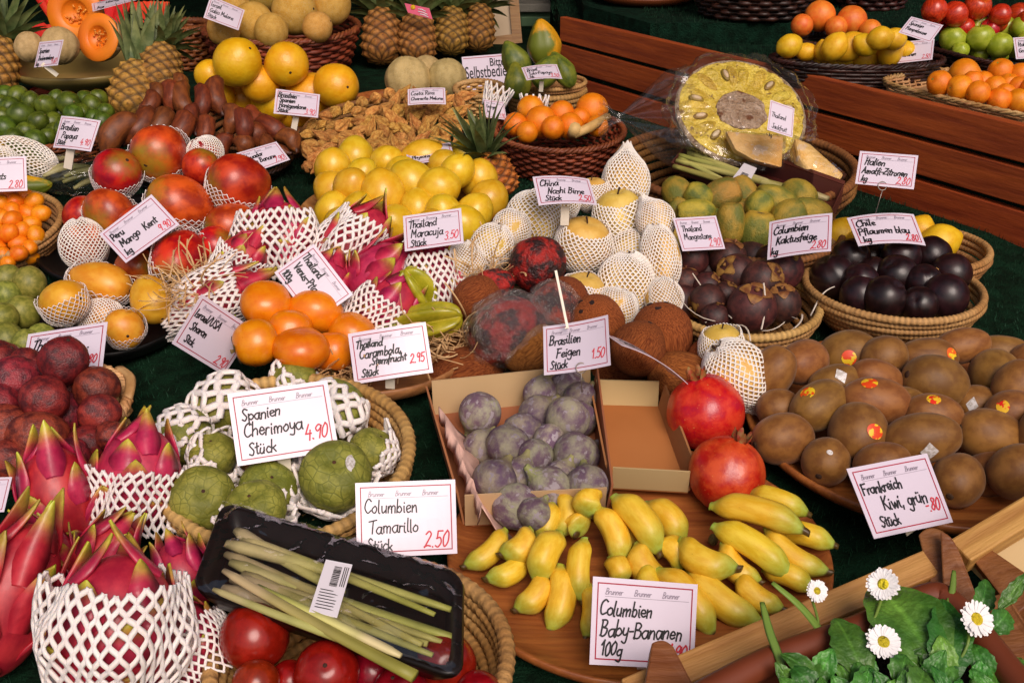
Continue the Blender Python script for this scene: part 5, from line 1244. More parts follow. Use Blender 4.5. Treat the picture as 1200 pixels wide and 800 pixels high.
o = wicker_basket('dark wicker basket of limes behind the papaya card', 58, 152, 170, .035, .05, .8, 7, 28, 'wicker_r')
heap('lime', 'lime', 'limes in the dark basket', 'green lime', 'of lime basket', [
    (21, 112, 12), (0, 122, 11), (12, 125, 12), (36, 119, 11), (54, 124, 13), (66, 116, 10), (80, 121, 14), (100, 117, 11), (108, 124, 12), (25, 135, 15), (45, 143, 12), (62, 143, 12), (5, 150, 14), (30, 154, 12, 11, 20, 0, {'look': 'bright yellow green lime'}), (42, 165, 13), (16, 163, 12), (56, 160, 10), (86, 134, 12), (96, 132, 11), (2, 136, 11), (120, 142, 11), (124, 130, 9), (116, 115, 10), (75, 150, 11), (95, 150, 12), (110, 138, 10)], (165, .03, 112, .09))
heap('papaya', 'papaya', 'papayas in foam net behind the kumquats', '', 'of net papayas', [
    (22, 186, 44, 24, -15, 0, {'look': 'papaya in full foam net', 'parts': [('foam_net', NET_C[0], scr(-15))]}), (26, 222, 36, 18, 10, 0, {'look': 'yellow orange papaya half'}), (-5, 205, 34, 26, 60, 0, {'look': 'papaya in foam net', 'parts': [('foam_net', NET_C[1], scr(-30))]})], (220, .06, 186, .07), fill=False)
b = MB(); rnd = random.Random(12)
bagc = on(88, 214, .03); root = empty('pod_bag', bagc); tag(root, 'clear film bag of pale green pods behind the red mangoes', 'bag')
for k in range(14):
    p = Vector((rnd.uniform(-.04, .04), rnd.uniform(-.03, .03), rnd.uniform(0, .03))); a = rnd.uniform(.2, .9); d = Vector((math.cos(a), math.sin(a), .1)) * rnd.uniform(.025, .04)
    q = MB(); q.tube(catmull([p - d, p - d * .3 + Vector((0, 0, .004)), p + d * .3 + Vector((0, 0, .004)), p + d], 3), [.003, .004, .005, .006, .006, .006, .005, .005, .004, .003], 6); q.obj('pod', M['pods'], root)
v, f = blob(lambda th, ph, x, y, z: ((x * .065 + .01 * nz(x * 3, y * 3, z * 3)), y * .05 + .008 * nz(x * 4, y * 4, z * 4 + 3), .015 + z * .032 + .006 * nz(x * 5, y * 5, z)), 30, 18); link('film_wrap', mesh('film_wrap', v, f, M['film_h']), root)
PSK = pineapple_mesh('body', M['pine_skin'], 8, 11); PSO = pineapple_mesh('body', M['pine_skin_o'], 8, 10)
CR = [crown_mesh('crown', M['pine_leaf'], s) for s in (1, 2)]; CRB = crown_mesh('crown', M['pine_leaf'], 5, n=34, spread=.5)
def pineapple(label, px, py, a, b_, h, ang=90, tow=-20, crown=1.0, z=None, skin=None, cr=None, dim=None, group='pineapples'):
    d = on_d(px, py, h, z); s = d / F; ax = scr(ang, tow); root = empty('pineapple', pt(px, py, d)); root.rotation_quaternion = axis_q(ax, random.uniform(0, 6)); tag(root, label, 'pineapple', group)
    o = link('body', skin or PSK, root); o.scale = (b_ * s, b_ * s, a * s)
    c_ = link('crown', cr or CR[int(px) % 2], root); c_.location = (0, 0, a * s * .90); k = crown * a * s * 1.5; c_.scale = (k, k, k); c_.rotation_quaternion = Quaternion((0, 0, 1), random.uniform(0, 6))
    return root
pineapple('standing pineapple with full green crown in front of cut melons', 158, 107, 38, 29, .085, 86, -20, 1.25, cr=crown_mesh('crown', M['pine_leaf'], 3, n=64, spread=.30, el0=56))
pineapple('pineapple half hidden behind the standing one near red bananas', 187, 82, 34, 25, .12, 88, -20, .9)
pineapple('dark pineapple cut by the left photo edge above limes', -4, 78, 38, 26, .09, 90, -20, 1.0)
wicker_basket('dark brown basket under the red bananas', 245, 188, 190, .02, .03, .8, 6, 28, 'wicker_d')
bunch('front hand of brown red bananas behind the top mango', (215, 118), [
    (141, 158, 122, 184, 16), (163, 148, 150, 172, 14), (188, 146, 180, 168, 13), (212, 150, 205, 172, 13), (182, 112, 180, 128, 11), (200, 113, 204, 134, 12), (174, 122, 168, 140, 10)], (190, .06, 105, .13), 'banana', 'red_banana_bunch', 'bunches of red bananas', 5, None, BANR, 'r')
bunch('rear hand of upright brown red bananas beside canary melons', (240, 92), [
    (217, 117, 226, 142, 11), (236, 119, 238, 143, 10), (255, 112, 262, 137, 12), (240, 152, 240, 172, 10), (270, 140, 272, 160, 12), (284, 146, 290, 168, 11), (226, 140, 230, 160, 10), (208, 100, 206, 116, 9)], (190, .06, 105, .13), 'banana', 'red_banana_bunch', 'bunches of red bananas', 5, None, BANR, 'r')
bunch('dark hand of red bananas lying below the canary melons', (285, 150), [
    (302, 138, 318, 150, 11), (318, 152, 340, 165, 12), (338, 166, 352, 176, 11), (300, 160, 310, 172, 12), (285, 172, 292, 184, 11), (322, 172, 340, 184, 10), (262, 172, 258, 188, 11), (246, 180, 240, 194, 10)], (190, .05, 130, .09), 'banana', 'red_banana_bunch', 'bunches of red bananas', 5, None, BANR, 'r')

# ------------------------------------------------------------------ back left: cut melons, melon baskets, pineapple row, physalis
cb_ = tray('shallow pale dish holding the cut orange melons', 100, 74, 176, .07, m='dish', depth=.045, rimh=.03, name='melon_dish', flare=.62)
tray('low round wooden stand under the melon dish', 92, 103, 110, .01, m='tray2', depth=.01, name='wooden_stand')
rnd = random.Random(8)
def crepe(label, px, py, w_px, h_px, d, seed):
    d = d; s = d / F; c = pt(px, py, d); v = []; f = []; nx, ny = 30, 6
    for j in range(ny + 1):
        for i in range(nx + 1):
            a = -PI * .9 * i / nx; u = j / ny; r = w_px * s * (.55 + .5 * u); ruf = .10 * w_px * s * u * math.sin(i * 1.6 + seed)
            v.append(Vector((math.cos(a) * (r + ruf), -math.sin(a) * (r * .5 + ruf), h_px * s * (u - .4) + .2 * ruf)))
    for j in range(ny):
        for i in range(nx): f.append((j * (nx + 1) + i, j * (nx + 1) + i + 1, (j + 1) * (nx + 1) + i + 1, (j + 1) * (nx + 1) + i))
    o = link('crepe_paper', mesh('crepe_paper', v, f, M['crepe'])); o.location = c; sm = o.modifiers.new('t', 'SOLIDIFY'); sm.thickness = .0008; tag(o, label, 'paper')
crepe('ruffled orange crepe paper behind the striped melons', 46, 58, 34, 44, 2.74, 1)
crepe('ruffled orange crepe paper standing behind the cut melons', 100, 26, 60, 56, 2.86, 3)
crepe('orange crepe paper ruffle right of the pineapple crown', 180, 38, 20, 56, 2.74, 5)
heap('charentais_melon', 'melon', 'striped melons in the dish', 'tan striped whole melon', '', [(34, 55, 18, 17, 95, 0, {'h': .025, 'look': 'small ribbed tan melon left of the melon price card'}), (70, 54, 22, 22, 100, 0, {'h': .025, 'look': 'ribbed tan melon behind the melon price card'})], (56, .12, 50, .13), fill=False)
def half_melon(label, px, py, r_px, h, ang, tow):
    d = on_d(px, py, h); r = r_px * d / F; root = empty('half_melon', pt(px, py, d)); root.rotation_quaternion = scr(ang, tow).to_track_quat('Z', 'Y'); tag(root, label, 'cut melon', 'cut melons in the dish')
    v, f = lathe([(r * math.cos(a), -r * math.sin(a)) for a in [PI / 2 * k / 12 for k in range(12)]] + [(.001, -r)], 40); o = link('rind', mesh('rind', v, f, M['charentais']), root)
    v, f = lathe([(r * 1.0, 0), (r * .97, .003), (r * .5, .004), (r * .46, .001), (r * .38, -.008), (0.001, -.012)], 40); b = MB(); b.add(v, f); b.obj('flesh', M['melon_cut'], root)
    b = MB()
    for k in range(26):
        a, q = random.uniform(0, 6.28), r * .40 * math.sqrt(random.random()); p = Vector((q * math.cos(a), q * math.sin(a), -.004)); v, f = blob(lambda th, ph, x, y, z: (x * r * .07, y * r * .035, z * r * .03), 8, 6); R_ = Quaternion((0, 0, 1), random.uniform(0, 3)); b.add([R_ @ w_2 + p for w_2 in v], f)
    b.obj('seeds', M['melon_seed'], root)
half_melon('larger cut orange melon half at the back of the dish', 88, 16, 33, .185, 270, 75)
half_melon('smaller cut orange melon half right of the melon price card', 115, 44, 28, .155, 200, 72)
wicker_basket('reddish wicker basket of galia melons at the top', 330, 32, 178, .10, .11, .8, 12, 40, 'wicker_r', z=.9738, tilt=2)
heap('galia_melon', 'melon', 'galia melons in the reddish basket', 'round golden netted melon', 'of reddish basket', [(297, 27, 24), (345, 14, 27), (389, 6, 23), (318, 36, 20), (372, 32, 18), (345, -20, 26), (305, -12, 26), (262, 34, 20), (275, 10, 20), (380, -22, 22)], (36, .12, 0, .16), fill=False)
coil_basket('brown basket of canary melons behind red bananas', 328, 132, 200, .05, .06, .75, 7, 'coil_d', tilt=5)
heap('canary_melon', 'melon', 'canary melons in the brown basket', 'smooth yellow melon', 'of brown basket', [
    (278, 73, 30, 28, 30, 40), (336, 76, 26, 26, 300, 50), (394, 101, 28, 26, 340, 50), (246, 88, 18, 18, 0, 0), (284, 117, 27, 26, 30, 20), (362, 112, 30, 26, 20, 20), (318, 118, 24, 24, 60, 20), (305, 98, 22, 22, 0, 0), (256, 112, 20, 20, 0, 0), (345, 130, 24, 22, 0, 0)], (118, .06, 73, .14), fill=False)
wicker_basket('second reddish wicker basket at the top left behind pineapple', 212, 30, 70, .10, .11, .8, 11, 24, 'wicker_r', z=.9738)
for i, (px, py, a, b_) in enumerate([(447, 42, 35, 23), (489, 44, 32, 22), (529, 36, 30, 20), (561, 32, 30, 19)]):
    pineapple(['leftmost pineapple of the standing row beside the melon basket', 'second pineapple of the row, with pink label hanging over', 'third pineapple of the standing row, under pink label', 'rightmost pineapple of the row beside the framed board'][i], px, py, a, b_, .075, 90 + (2 - i), -20, 1.0, z=.9738, group='row of pineapples')
d = on_d(490, 12, .155, .9738); root = empty('pink_label', pt(490, 12, d)); tag(root, 'bright pink hang label with yellow fruit emblem on pineapple crowns', 'label')
s = d / F; R_ = Matrix.Rotation(math.radians(-30), 4, FWD)
def lpx(x, y, n_=0): return (RIGHT * x - UP * y) * s - FWD * n_
b = MB(); b.add([lpx(-16, -8), lpx(13, -2), lpx(17, 11), lpx(-12, 3)] + [lpx(-16, -8, -.001), lpx(13, -2, -.001), lpx(17, 11, -.001), lpx(-12, 3, -.001)], [(3, 2, 1, 0), (4, 5, 6, 7), (0, 1, 5, 4), (1, 2, 6, 5), (2, 3, 7, 6), (3, 0, 4, 7)]); b.obj('card', M['magenta'], root, False)
b = MB(); v, f = lathe([(0.001, .002), (.006, .001), (.006, 0)], 14); q = FWD.to_track_quat('-Z', 'Y'); b.add([q @ w_2 + lpx(-6, -3, .001) for w_2 in v], f); b.obj('emblem', M['lemon'], root)
b = MB()
for (x0, y0, x1, y1) in ((0, -1, 9, 2), (0, 2, 11, 5.5), (2, 5, 12, 8.5)): b.tube([lpx(x0, y0, .0012), lpx((x0 + x1) / 2, (y0 + y1) / 2 - .8, .0012), lpx(x1, y1, .0012)], .0014, 5)
b.obj('lettering', M['white_label'], root)
b = MB(); P0 = [pt(x, y, 3.25) for x, y in ((556, -40), (599, -38), (606, 47), (566, 52))]; c = sum(P0, Vector()) / 4; root = empty('framed_board', c); tag(root, 'cream board in pale wood frame standing behind the last pineapple', 'board')
P0 = [p - c for p in P0]; n_ = (P0[1] - P0[0]).cross(P0[3] - P0[0]).normalized(); n_ = -n_ if n_.dot(FWD) > 0 else n_
b.add(P0 + [p - n_ * .012 for p in P0], [(3, 2, 1, 0), (4, 5, 6, 7), (0, 1, 5, 4), (1, 2, 6, 5), (2, 3, 7, 6), (3, 0, 4, 7)]); b.obj('panel', mat('cream board', 'c8b088', 'd2bc94'), root, False)
for i in range(4):
    A, B = P0[i], P0[(i + 1) % 4]; e = (B - A).normalized(); b = MB(); wv = n_.cross(e).normalized() * .014; q = [A - e * .014 + n_ * .002, B + e * .010 + n_ * .002]
    vv = [q[0] - wv, q[1] - wv, q[1] + wv, q[0] + wv]; b.add([p + n_ * (.014 + .001 * (i % 2)) for p in vv] + vv, [(0, 1, 2, 3), (7, 6, 5, 4), (0, 4, 5, 1), (1, 5, 6, 2), (2, 6, 7, 3), (3, 7, 4, 0)]); b.obj('frame_rail', M['frame_wood'], root, False)
heap('charentais_melon', 'melon', 'netted melons behind physalis', '', '', [(478, 93, 27, 27, 100, 0, {'look': 'pale netted melon on the wooden plate, front left of three'}), (524, 92, 23, 23, 90, 0, {'look': 'plain tan melon right of two, beside the printed sign'}), (500, 86, 21, 21, 80, 0, {'look': 'melon standing half hidden behind two others'})], (95, .06, 86, .07), fill=False, zl=.9738)
tray('brown wooden plate under the netted melons', 462, 116, 110, .02, m='tray', name='wooden_plate')
coil_basket('shallow wicker basket heaped with physalis', 446, 160, 192, .04, .045, .72, 6, 'coil_d', tilt=14)
pts_ = []; rnd = random.Random(21); tries = 0
def inside(x, y):
    t = (x - 358) / (545 - 358)
    return 0 < t < 1 and (175 - 66 * min(1, t * 1.5) ** .8 if t < .6 else 109 + 8 * (t - .6)) < y < 165 + 38 * math.sin(PI * min(1, t * .8 + .15)) and not (y > 188 and x > 470)
while len(pts_) < 100 and tries < 6000:
    tries += 1; x, y = rnd.uniform(355, 545), rnd.uniform(105, 205)
    if inside(x, y) and all(math.hypot(x - a, (y - b_) * 1.15) > 10.5 for a, b_ in pts_): pts_.append((x, y))
its = [(x, y, rnd.uniform(11, 13.5), rnd.uniform(8, 10), rnd.uniform(180, 360), rnd.uniform(-20, 40)) for x, y in pts_]
its.append((429, 152, 14, 11, 260, 10, {'look': 'yellow green physalis husk'}))
heap('physalis', 'physalis', 'physalis husks in the wicker basket', 'papery amber physalis husk', 'of physalis basket', its, (200, .03, 108, .115), relax=.7, row_gap=15)
pineapple('small orange baby pineapple with long spread leaves behind nashi pears', 577, 207, 28, 27, .06, 112, 15, 1.45, skin=PSO, cr=CRB)

# ------------------------------------------------------------------ oranges, papayas
orb, orc, _ = wicker_basket('shallow reddish wicker basket of small oranges', 655, 152, 152, .07, .075, .70, 12, 44, 'wicker_r', tilt=4)
heap('orange', 'orange', 'oranges in the wicker basket', 'smooth orange', 'of orange basket', [(622, 128, 16), (658, 133, 15), (694, 128, 19), (668, 148, 16), (604, 146, 14), (634, 143, 19), (680, 138, 12), (648, 150, 14), (618, 155, 13), (700, 148, 13)], (150, .075, 125, .10), fill=False)
b = MB(); iq = orb.rotation_quaternion.inverted(); L_ = lambda x, y, h: iq @ (on(x, y, h) - orc)
b.tube([L_(672, 158, .075), L_(690, 150, .085), L_(712, 137, .09)], [.008, .009, .008], 8); b.tube([L_(671, 158, .07), L_(674, 150, .09)], [.011, .011], 8); b.obj('handle', M['wicker_l'], orb, cols=True)
def foam_cup(label, px, py, r_px, h, ang, tow):
    d = on_d(px, py, h); s = r_px * d / F
    o = link('foam_cup', net_mesh('foam_cup', M['foam'], lambda v: (.72 + .3 * v, -1 + 1.7 * v), 26, 2, .085, jit=.03, seed=int(px), flat=.7), None); o.location = pt(px, py, d); o.rotation_quaternion = scr(ang, tow).to_track_quat('Z', 'Y'); o.scale = (s, s, s * .9); tag(o, label, 'foam net')
foam_cup('white foam collar standing behind the left oranges', 626, 122, 17, .10, 88, 10); foam_cup('white foam collar left of the orange basket behind pineapple leaves', 582, 112, 17, .10, 70, 0)
coil_basket('stacked straw basket under the papayas', 640, 106, 96, .06, .06, .8, 7, 'coil', z=.9738)
coil_basket('flat straw basket lid holding the papayas', 642, 96, 92, .075, .015, .9, 3, 'coil', z=.9738)
heap('papaya', 'papaya', 'papayas on the straw baskets', '', '', [(637, 51, 28, 21, 100, 20, {'look': 'large yellow papaya with green patches, topmost of the pile', 'var': 0}), (604, 70, 24, 17, 120, 10, {'look': 'green papaya with orange stripe beside the framed board', 'kind': 'green_papaya'}), (606, 95, 22, 17, 100, 10, {'look': 'dark green papaya under the striped one', 'kind': 'green_papaya'}), (659, 82, 24, 14, 120, 0, {'look': 'green yellow papaya right of the solo papaya card', 'kind': 'green_papaya'}), (640, 84, 22, 16, 60, 0, {'look': 'papaya hidden behind the solo papaya card', 'kind': 'green_papaya'})], (95, .10, 50, .16), fill=False, zl=.9738)
bs = wicker_basket('small pale orange wicker basket beside the printed sign', 562, 104, 58, .07, .05, .8, 8, 24, 'wicker_l', z=.9738, tilt=6)
# ------------------------------------------------------------------ jackfruit basket with lemongrass tray
coil_basket('large brown coiled basket of wrapped jackfruit by the planks', 862, 192, 284, .07, .085, .74, 8, 'coil_d', tilt=3)
jd = on_d(868, 132, .14); js = jd / F; jr = 74 * js
jf = empty('jackfruit_half', pt(868, 132, jd)); jf.rotation_quaternion = axis_q(scr(80, 62), 0); tag(jf, 'large cut jackfruit half with yellow flesh, wrapped in clear film', 'jackfruit')
v, f = lathe([(jr * 1.03 * math.cos(a), -jr * .8 * math.sin(a)) for a in [PI / 2 * k / 14 for k in range(14)]] + [(.001, -jr * .8)], 70)
v = [q * (1 + .03 * nz(q.x * 130, q.y * 130, q.z * 130)) for q in v]; link('rind', mesh('rind', v, f, M['jack_rind']), jf)
b = MB(); nu, nv = 90, 22
for j in range(nv + 1):
    for i in range(nu):
        a = 2 * PI * i / nu; r = jr * 1.0 * j / nv; g = .0045 * (abs(math.sin(8 * a + .6 * math.sin(3 * a))) ** .35) * min(1, j / 9) + .0014 * nz(r * math.cos(a) * 160, r * math.sin(a) * 160, 2)
        b.v.append(Vector((r * math.cos(a), r * math.sin(a), g + .001))); b.c.append((1, 1, 1))
for j in range(nv):
    for i in range(nu): b.f.append((j * nu + i, j * nu + (i + 1) % nu, (j + 1) * nu + (i + 1) % nu, (j + 1) * nu + i))
b.obj('flesh', M['jack'], jf)
v, f = blob(lambda th, ph, x, y, z: (x * jr * .41 * (1 + .12 * nz(x * 2, y * 2, 1)), y * jr * .38 * (1 + .1 * nz(x * 2, y * 2, 7)), .005 + z * .006), 50, 12); link('core', mesh('core', v, f, M['jack_core']), jf)
for k in range(20):
    a = 2 * PI * k / 20 + random.uniform(-.05, .05); q = random.uniform(.70, .76); R_ = Quaternion((0, 0, 1), a); c = Vector((jr * q * math.cos(a), jr * q * math.sin(a), .0025)); sd0 = k * 1.7
    v, f = blob(lambda th, ph, x, y, z: (x * jr * .225 * (1 + .1 * nz(x, y + sd0, z)), y * jr * (.095 + .02 * x) * (1 + .25 * nz(x * 1.5 + sd0, y, z)), z * .0062 + .0012 * nz(x * 5, y * 4 + sd0, z)), 26, 12); link('aril', mesh('aril', [R_ @ w_2 + c for w_2 in v], f, M['jack']), jf)
b = MB(); v, f = lathe([(jr * .985, -.002), (jr * .99, .004), (jr * 1.03, .005), (jr * 1.055, -.001)], 80); b.add(v, f); b.obj('rind_edge', M['jack_core'], jf)
for k, (a, q) in enumerate([(95, .72), (62, .70), (128, .72), (28, .70), (200, .74), (165, .68), (0, .74), (240, .72), (300, .72)]):
    a = math.radians(a - 5); c = Vector((jr * q * math.cos(a), jr * q * math.sin(a), .0082)); R_ = Quaternion((0, 0, 1), a)
    v, f = blob(lambda th, ph, x, y, z: (x * jr * .125, y * jr * .062, z * .003), 20, 8); r1 = link('pod', mesh('pod', [R_ @ w_2 + c for w_2 in v], f, M['jack_ring']), jf)
    v, f = blob(lambda th, ph, x, y, z: (x * jr * .085, y * jr * .038, .0022 + z * .003), 18, 8); link('seed', mesh('seed', [R_ @ w_2 + c for w_2 in v], f, M['jack_seed']), r1)
def fshell(th, ph, x, y, z):
    k = 1 + .05 * nz(x * 2, y * 2, z * 2) + .16 * abs(nz(x * 4 + 3, y * 4, z * 4)) + .07 * abs(nz(x * 11, y * 11, z * 11))
    return (x * jr * 1.12 * k, y * jr * 1.10 * k, (z * jr * (.16 if z > 0 else .95)) * k + .008)
v, f = blob(fshell, 80, 56); link('film_wrap', mesh('film_wrap', v, f, M['film_h']), jf)
b = MB(); prof = [(0, .75), (.2, .66), (.45, .42), (.62, .22), (.72, .10), (.78, .07), (.86, .12), (1.0, .30)]
A_, B_ = pt(800, 140, jd + .03), pt(704, 138, jd + .02); A_, B_ = A_ - jf.location, B_ - jf.location
A_, B_ = jf.rotation_quaternion.inverted() @ A_, jf.rotation_quaternion.inverted() @ B_; ax = (B_ - A_).normalized(); s1 = ax.orthogonal().normalized(); s2 = ax.cross(s1); n_ = 64
fine = catmull([(t, r, 0) for t, r in prof], 4)
for q in fine:
    for i in range(n_):
        a = 2 * PI * i / n_; r = q.y * jr * (1 + .16 * math.sin(9 * a + 1.3 * math.sin(2 * a)) + .12 * nz(math.cos(a) * 4, math.sin(a) * 4, q.x * 6)); b.v.append(A_ + (B_ - A_) * q.x * (1 + .04 * nz(a * 2, q.x * 3, 0)) + (s1 * math.cos(a) + s2 * math.sin(a)) * r); b.c.append((1, 1, 1))
for j in range(len(fine) - 1):
    for i in range(n_): b.f.append((j * n_ + i, j * n_ + (i + 1) % n_, (j + 1) * n_ + (i + 1) % n_, (j + 1) * n_ + i))
b.obj('film_tail', M['film_h'], jf)
def prism(name, label, cat, pts, d0, d1s, thick, mt, group=None, wrap=False):
    P = [pt(x, y, d0 + dd) for (x, y), dd in zip(pts, d1s)]; c = sum(P, Vector()) / len(P); P = [p - c for p in P]; n = len(P)
    nn = (P[1] - P[0]).cross(P[2] - P[0]).normalized(); nn = -nn if nn.dot(FWD) < 0 else nn
    b = MB(); b.add(P + [p * .9 + nn * thick for p in P], [tuple(range(n)), tuple(range(2 * n - 1, n - 1, -1))] + [(i, i + n, (i + 1) % n + n, (i + 1) % n) for i in range(n)])
    o = b.obj(name, M[mt], None, False, bevel=.004); o.location = c; tag(o, label, cat, group)
    return o
w1 = prism('jackfruit_wedge', 'pale orange jackfruit wedge under the jackfruit card', 'jackfruit', [(850, 153), (884, 157), (919, 159), (917, 197), (884, 188), (862, 176)], on_d(885, 175, .11), [.02, .02, .02, -.01, -.01, 0], .035, 'jack_wedge')
w2 = prism('jackfruit_wedge', 'pale yellow jackfruit wedge leaning at the basket right', 'jackfruit', [(931, 160), (950, 168), (990, 204), (976, 223), (950, 205), (936, 185)], on_d(955, 190, .10), [.02, .02, .0, -.01, 0, .01], .03, 'jack_wedge')
for o in (w1, w2):
    b = MB(); m_ = o.data; v = [q.co * 1.06 - FWD * .002 for q in m_.vertices]; b.add(v, [tuple(p.vertices) for p in m_.polygons]); b.obj('film_wrap', M['film_h'], o)
T0, T1, T2 = on(814, 163, .085), on(988, 226, .075), on(789, 190, .075)
t2 = empty('lemongrass_tray', T0); tag(t2, 'narrow dark red striped tray of lemongrass in front of jackfruit', 'food tray'); eu2, ew2 = T1 - T0, T2 - T0; en2 = eu2.cross(ew2).normalized(); en2 = -en2 if en2.z < 0 else en2
def tq(u, v_, n_=0): return eu2 * u + ew2 * v_ + en2 * n_
b = MB(); b.add([tq(0, 0, .012), tq(1, 0, .012), tq(1, 1.1, .004), tq(0, 1.1, .004), tq(0, .05, -.012), tq(1, .05, -.012), tq(1, 1.05, -.012), tq(0, 1.05, -.012)], [(0, 1, 5, 4), (1, 2, 6, 5), (2, 3, 7, 6), (3, 0, 4, 7), (4, 5, 6, 7), (7, 6, 5, 4)]); b.add([tq(0, -.08, .014), tq(1, -.08, .014), tq(1, 0, .012), tq(0, 0, .012)], [(0, 1, 2, 3)])
o = b.obj('tray_shell', mat('dark red tray', '3c1410', '5e3028', scale=14, rough=.4, stretch=(1, .1, .1), lo=.52, hi=.55), t2, False); sm = o.modifiers.new('t', 'SOLIDIFY'); sm.thickness = .0015
for i, (u0, v0, u1, v1, r0) in enumerate([(.0, .75, .62, .62, .007), (.02, .95, .95, .45, .008), (.03, 1.15, .70, 1.0, .007), (.05, .55, .98, .75, .008), (.02, .85, .55, 1.2, .006)]): stalk('stalk', tq(u1, v1, .006), tq(u0, v0, .002), r0, r0 * .7, t2, .01, 50 + i)
LBq = [on(x, y, .105) - T0 for x, y in ((872, 191), (887, 197), (874, 221), (855, 213))]; b = MB(); b.add(LBq + [p - en2 * .0008 for p in LBq], [(3, 2, 1, 0), (4, 5, 6, 7), (0, 1, 5, 4), (1, 2, 6, 5), (2, 3, 7, 6), (3, 0, 4, 7)]); lbo = b.obj('label', M['white_label'], t2, False)
b = MB()
for k in range(9): t = .42 + .045 * k; q = lambda s, t: LBq[0].lerp(LBq[1], s).lerp(LBq[3].lerp(LBq[2], s), t) + en2 * .0008; b.add([q(.3, t), q(.75, t), q(.75, t + .022), q(.3, t + .022)], [(3, 2, 1, 0)])
b.obj('barcode', M['ink'], lbo, False)
# ------------------------------------------------------------------ upper right table
def zr(px, py, h): return on_d(px, py, h, ZR)
wicker_basket('dark wicker basket of lemons at the front of the raised table', 1004, 69, 200, .045, .042, .88, 7, 36, 'wicker_d', z=ZR, asp=.52)
heap('lemon', 'lemon', 'lemons in the dark basket', 'bright yellow lemon', 'of dark basket', [
    (925, 54, 15, 14, 30, 0), (945, 61, 13, 11, 170, 0), (962, 66, 10), (978, 55, 17, 15, 60, 20), (996, 55, 19, 16, 40, 10), (986, 70, 17, 10, 0, 0), (1014, 53, 13), (1015, 68, 16, 13, 10, 0), (1032, 45, 15, 14, 10, 10), (1048, 46, 13), (1044, 58, 20, 15, 80, 10), (1040, 70, 16, 10, 0, 0), (965, 60, 11), (1060, 60, 12)], (68, .045, 45, .085), zl=ZR, fill=False, relax=1.0)
wicker_basket('dark wicker basket of grapefruits behind the lemons', 1008, 48, 150, .05, .05, .86, 7, 30, 'wicker_d', z=ZR, asp=.7)
heap('grapefruit', 'grapefruit', 'grapefruits behind the lemons', 'large orange grapefruit', 'of grapefruit basket', [(961, 19, 18), (998, 25, 18), (1020, 36, 13), (940, 30, 13), (980, 32, 13)], (36, .07, 19, .09), zl=ZR, fill=False)
wicker_basket('dark empty wicker basket at the top behind the grapefruits', 886, -36, 150, .10, .09, .8, 9, 36, 'wicker_d', z=ZR + .045)
wicker_basket('dark wicker basket at the top, right of the empty one', 1024, -36, 90, .085, .08, .8, 8, 28, 'wicker_d', z=ZR + .045)
d = on_d(757, 2, .0, ZR + .045); v, f = lathe([(.001, .004), (.09, .004), (.115, .02), (.125, .022), (.128, .016), (.10, 0), (.001, 0)], 40); o = link('terracotta_saucer', mesh('terracotta_saucer', v, f, M['terracotta'])); o.location = on(757, 1, .003, ZR + .045); tag(o, 'terracotta saucer standing on the green turf step at the top', 'saucer')
wicker_basket('dark wicker box of red and green apples', 1172, 62, 150, .045, .045, .94, 7, 34, 'wicker_d', z=ZR, asp=.8, square=.3, rz=math.radians(112))
heap('red_apple', 'apple', 'red apples in the dark box', 'shiny red apple', 'of apple box', [(1095, 13, 15), (1119, 17, 15), (1145, 8, 16), (1172, 18, 13), (1147, 24, 16), (1193, 18, 14), (1096, 27, 10), (1112, 33, 12), (1130, 32, 12), (1170, 28, 12), (1205, 25, 14), (1160, 34, 12)], (33, .085, 10, .12), zl=ZR, fill=False, name='apple')
heap('apple', 'apple', 'green apples in the dark box', 'green apple', 'of apple box', [(1117, 46, 16, 16, 80, 20), (1148, 33, 14), (1149, 45, 16, 16, 100, 20), (1177, 34, 16, 16, 110, 20), (1172, 53, 15), (1197, 33, 13), (1126, 59, 10), (1148, 62, 11), (1193, 55, 14), (1172, 66, 10), (1205, 50, 14)], (62, .045, 33, .085), zl=ZR, fill=False)
wicker_basket('pale willow tray of mandarins at the front of the raised table', 1168, 108, 250, .03, .024, .94, 5, 44, 'wicker_l', z=ZR, asp=.62, square=.4, rz=math.radians(122))
heap('mandarin', 'mandarin', 'mandarins in the pale willow tray', 'orange mandarin', 'of willow tray', [
    (1101, 98, 15), (1130, 87, 18), (1173, 84, 15), (1125, 103, 15), (1146, 109, 14), (1196, 88, 14), (1152, 97, 13), (1166, 102, 13), (1182, 98, 12), (1171, 117, 14), (1194, 103, 13), (1194, 118, 14), (1178, 110, 12), (1210, 105, 15), (1215, 122, 15), (1140, 95, 12)], (118, .03, 85, .065), zl=ZR, fill=False)
# ------------------------------------------------------------------ front right: rails, slats, terracotta box, daisies
def beam(name, A, B, wdt, hgt, mt, parent=None, up=Vector((0, 0, 1)), bevel=.002, rnd_top=False):
    ax = (B - A); L_ = ax.length; ax.normalize(); sv = ax.cross(up).normalized(); u2 = sv.cross(ax)
    c = A; b = MB(); m = Matrix((ax, sv, u2)).transposed().to_4x4(); b.box((0, -wdt / 2, -hgt / 2), (L_, wdt / 2, hgt / 2))
    o = b.obj(name, M[mt], parent, False, bevel=bevel); o.matrix_local = Matrix.Translation(A) @ m; return o
pf = empty('wooden_planter_fence', on(1000, 700, .06)); tag(pf, 'low planter fence of pale wood rails and brown slats, front right corner', 'planter fence'); o0 = pf.location.copy()
beam('rail', pt(735, 818, .90) - o0, pt(1105, 658, 1.0) - o0, .026, .022, 'pine', pf, Vector((0, -.35, 1)))
beam('rail', pt(1122, 652, 1.0) - o0, pt(1300, 545, 1.06) - o0, .026, .022, 'pine', pf, Vector((0, -.35, 1)))
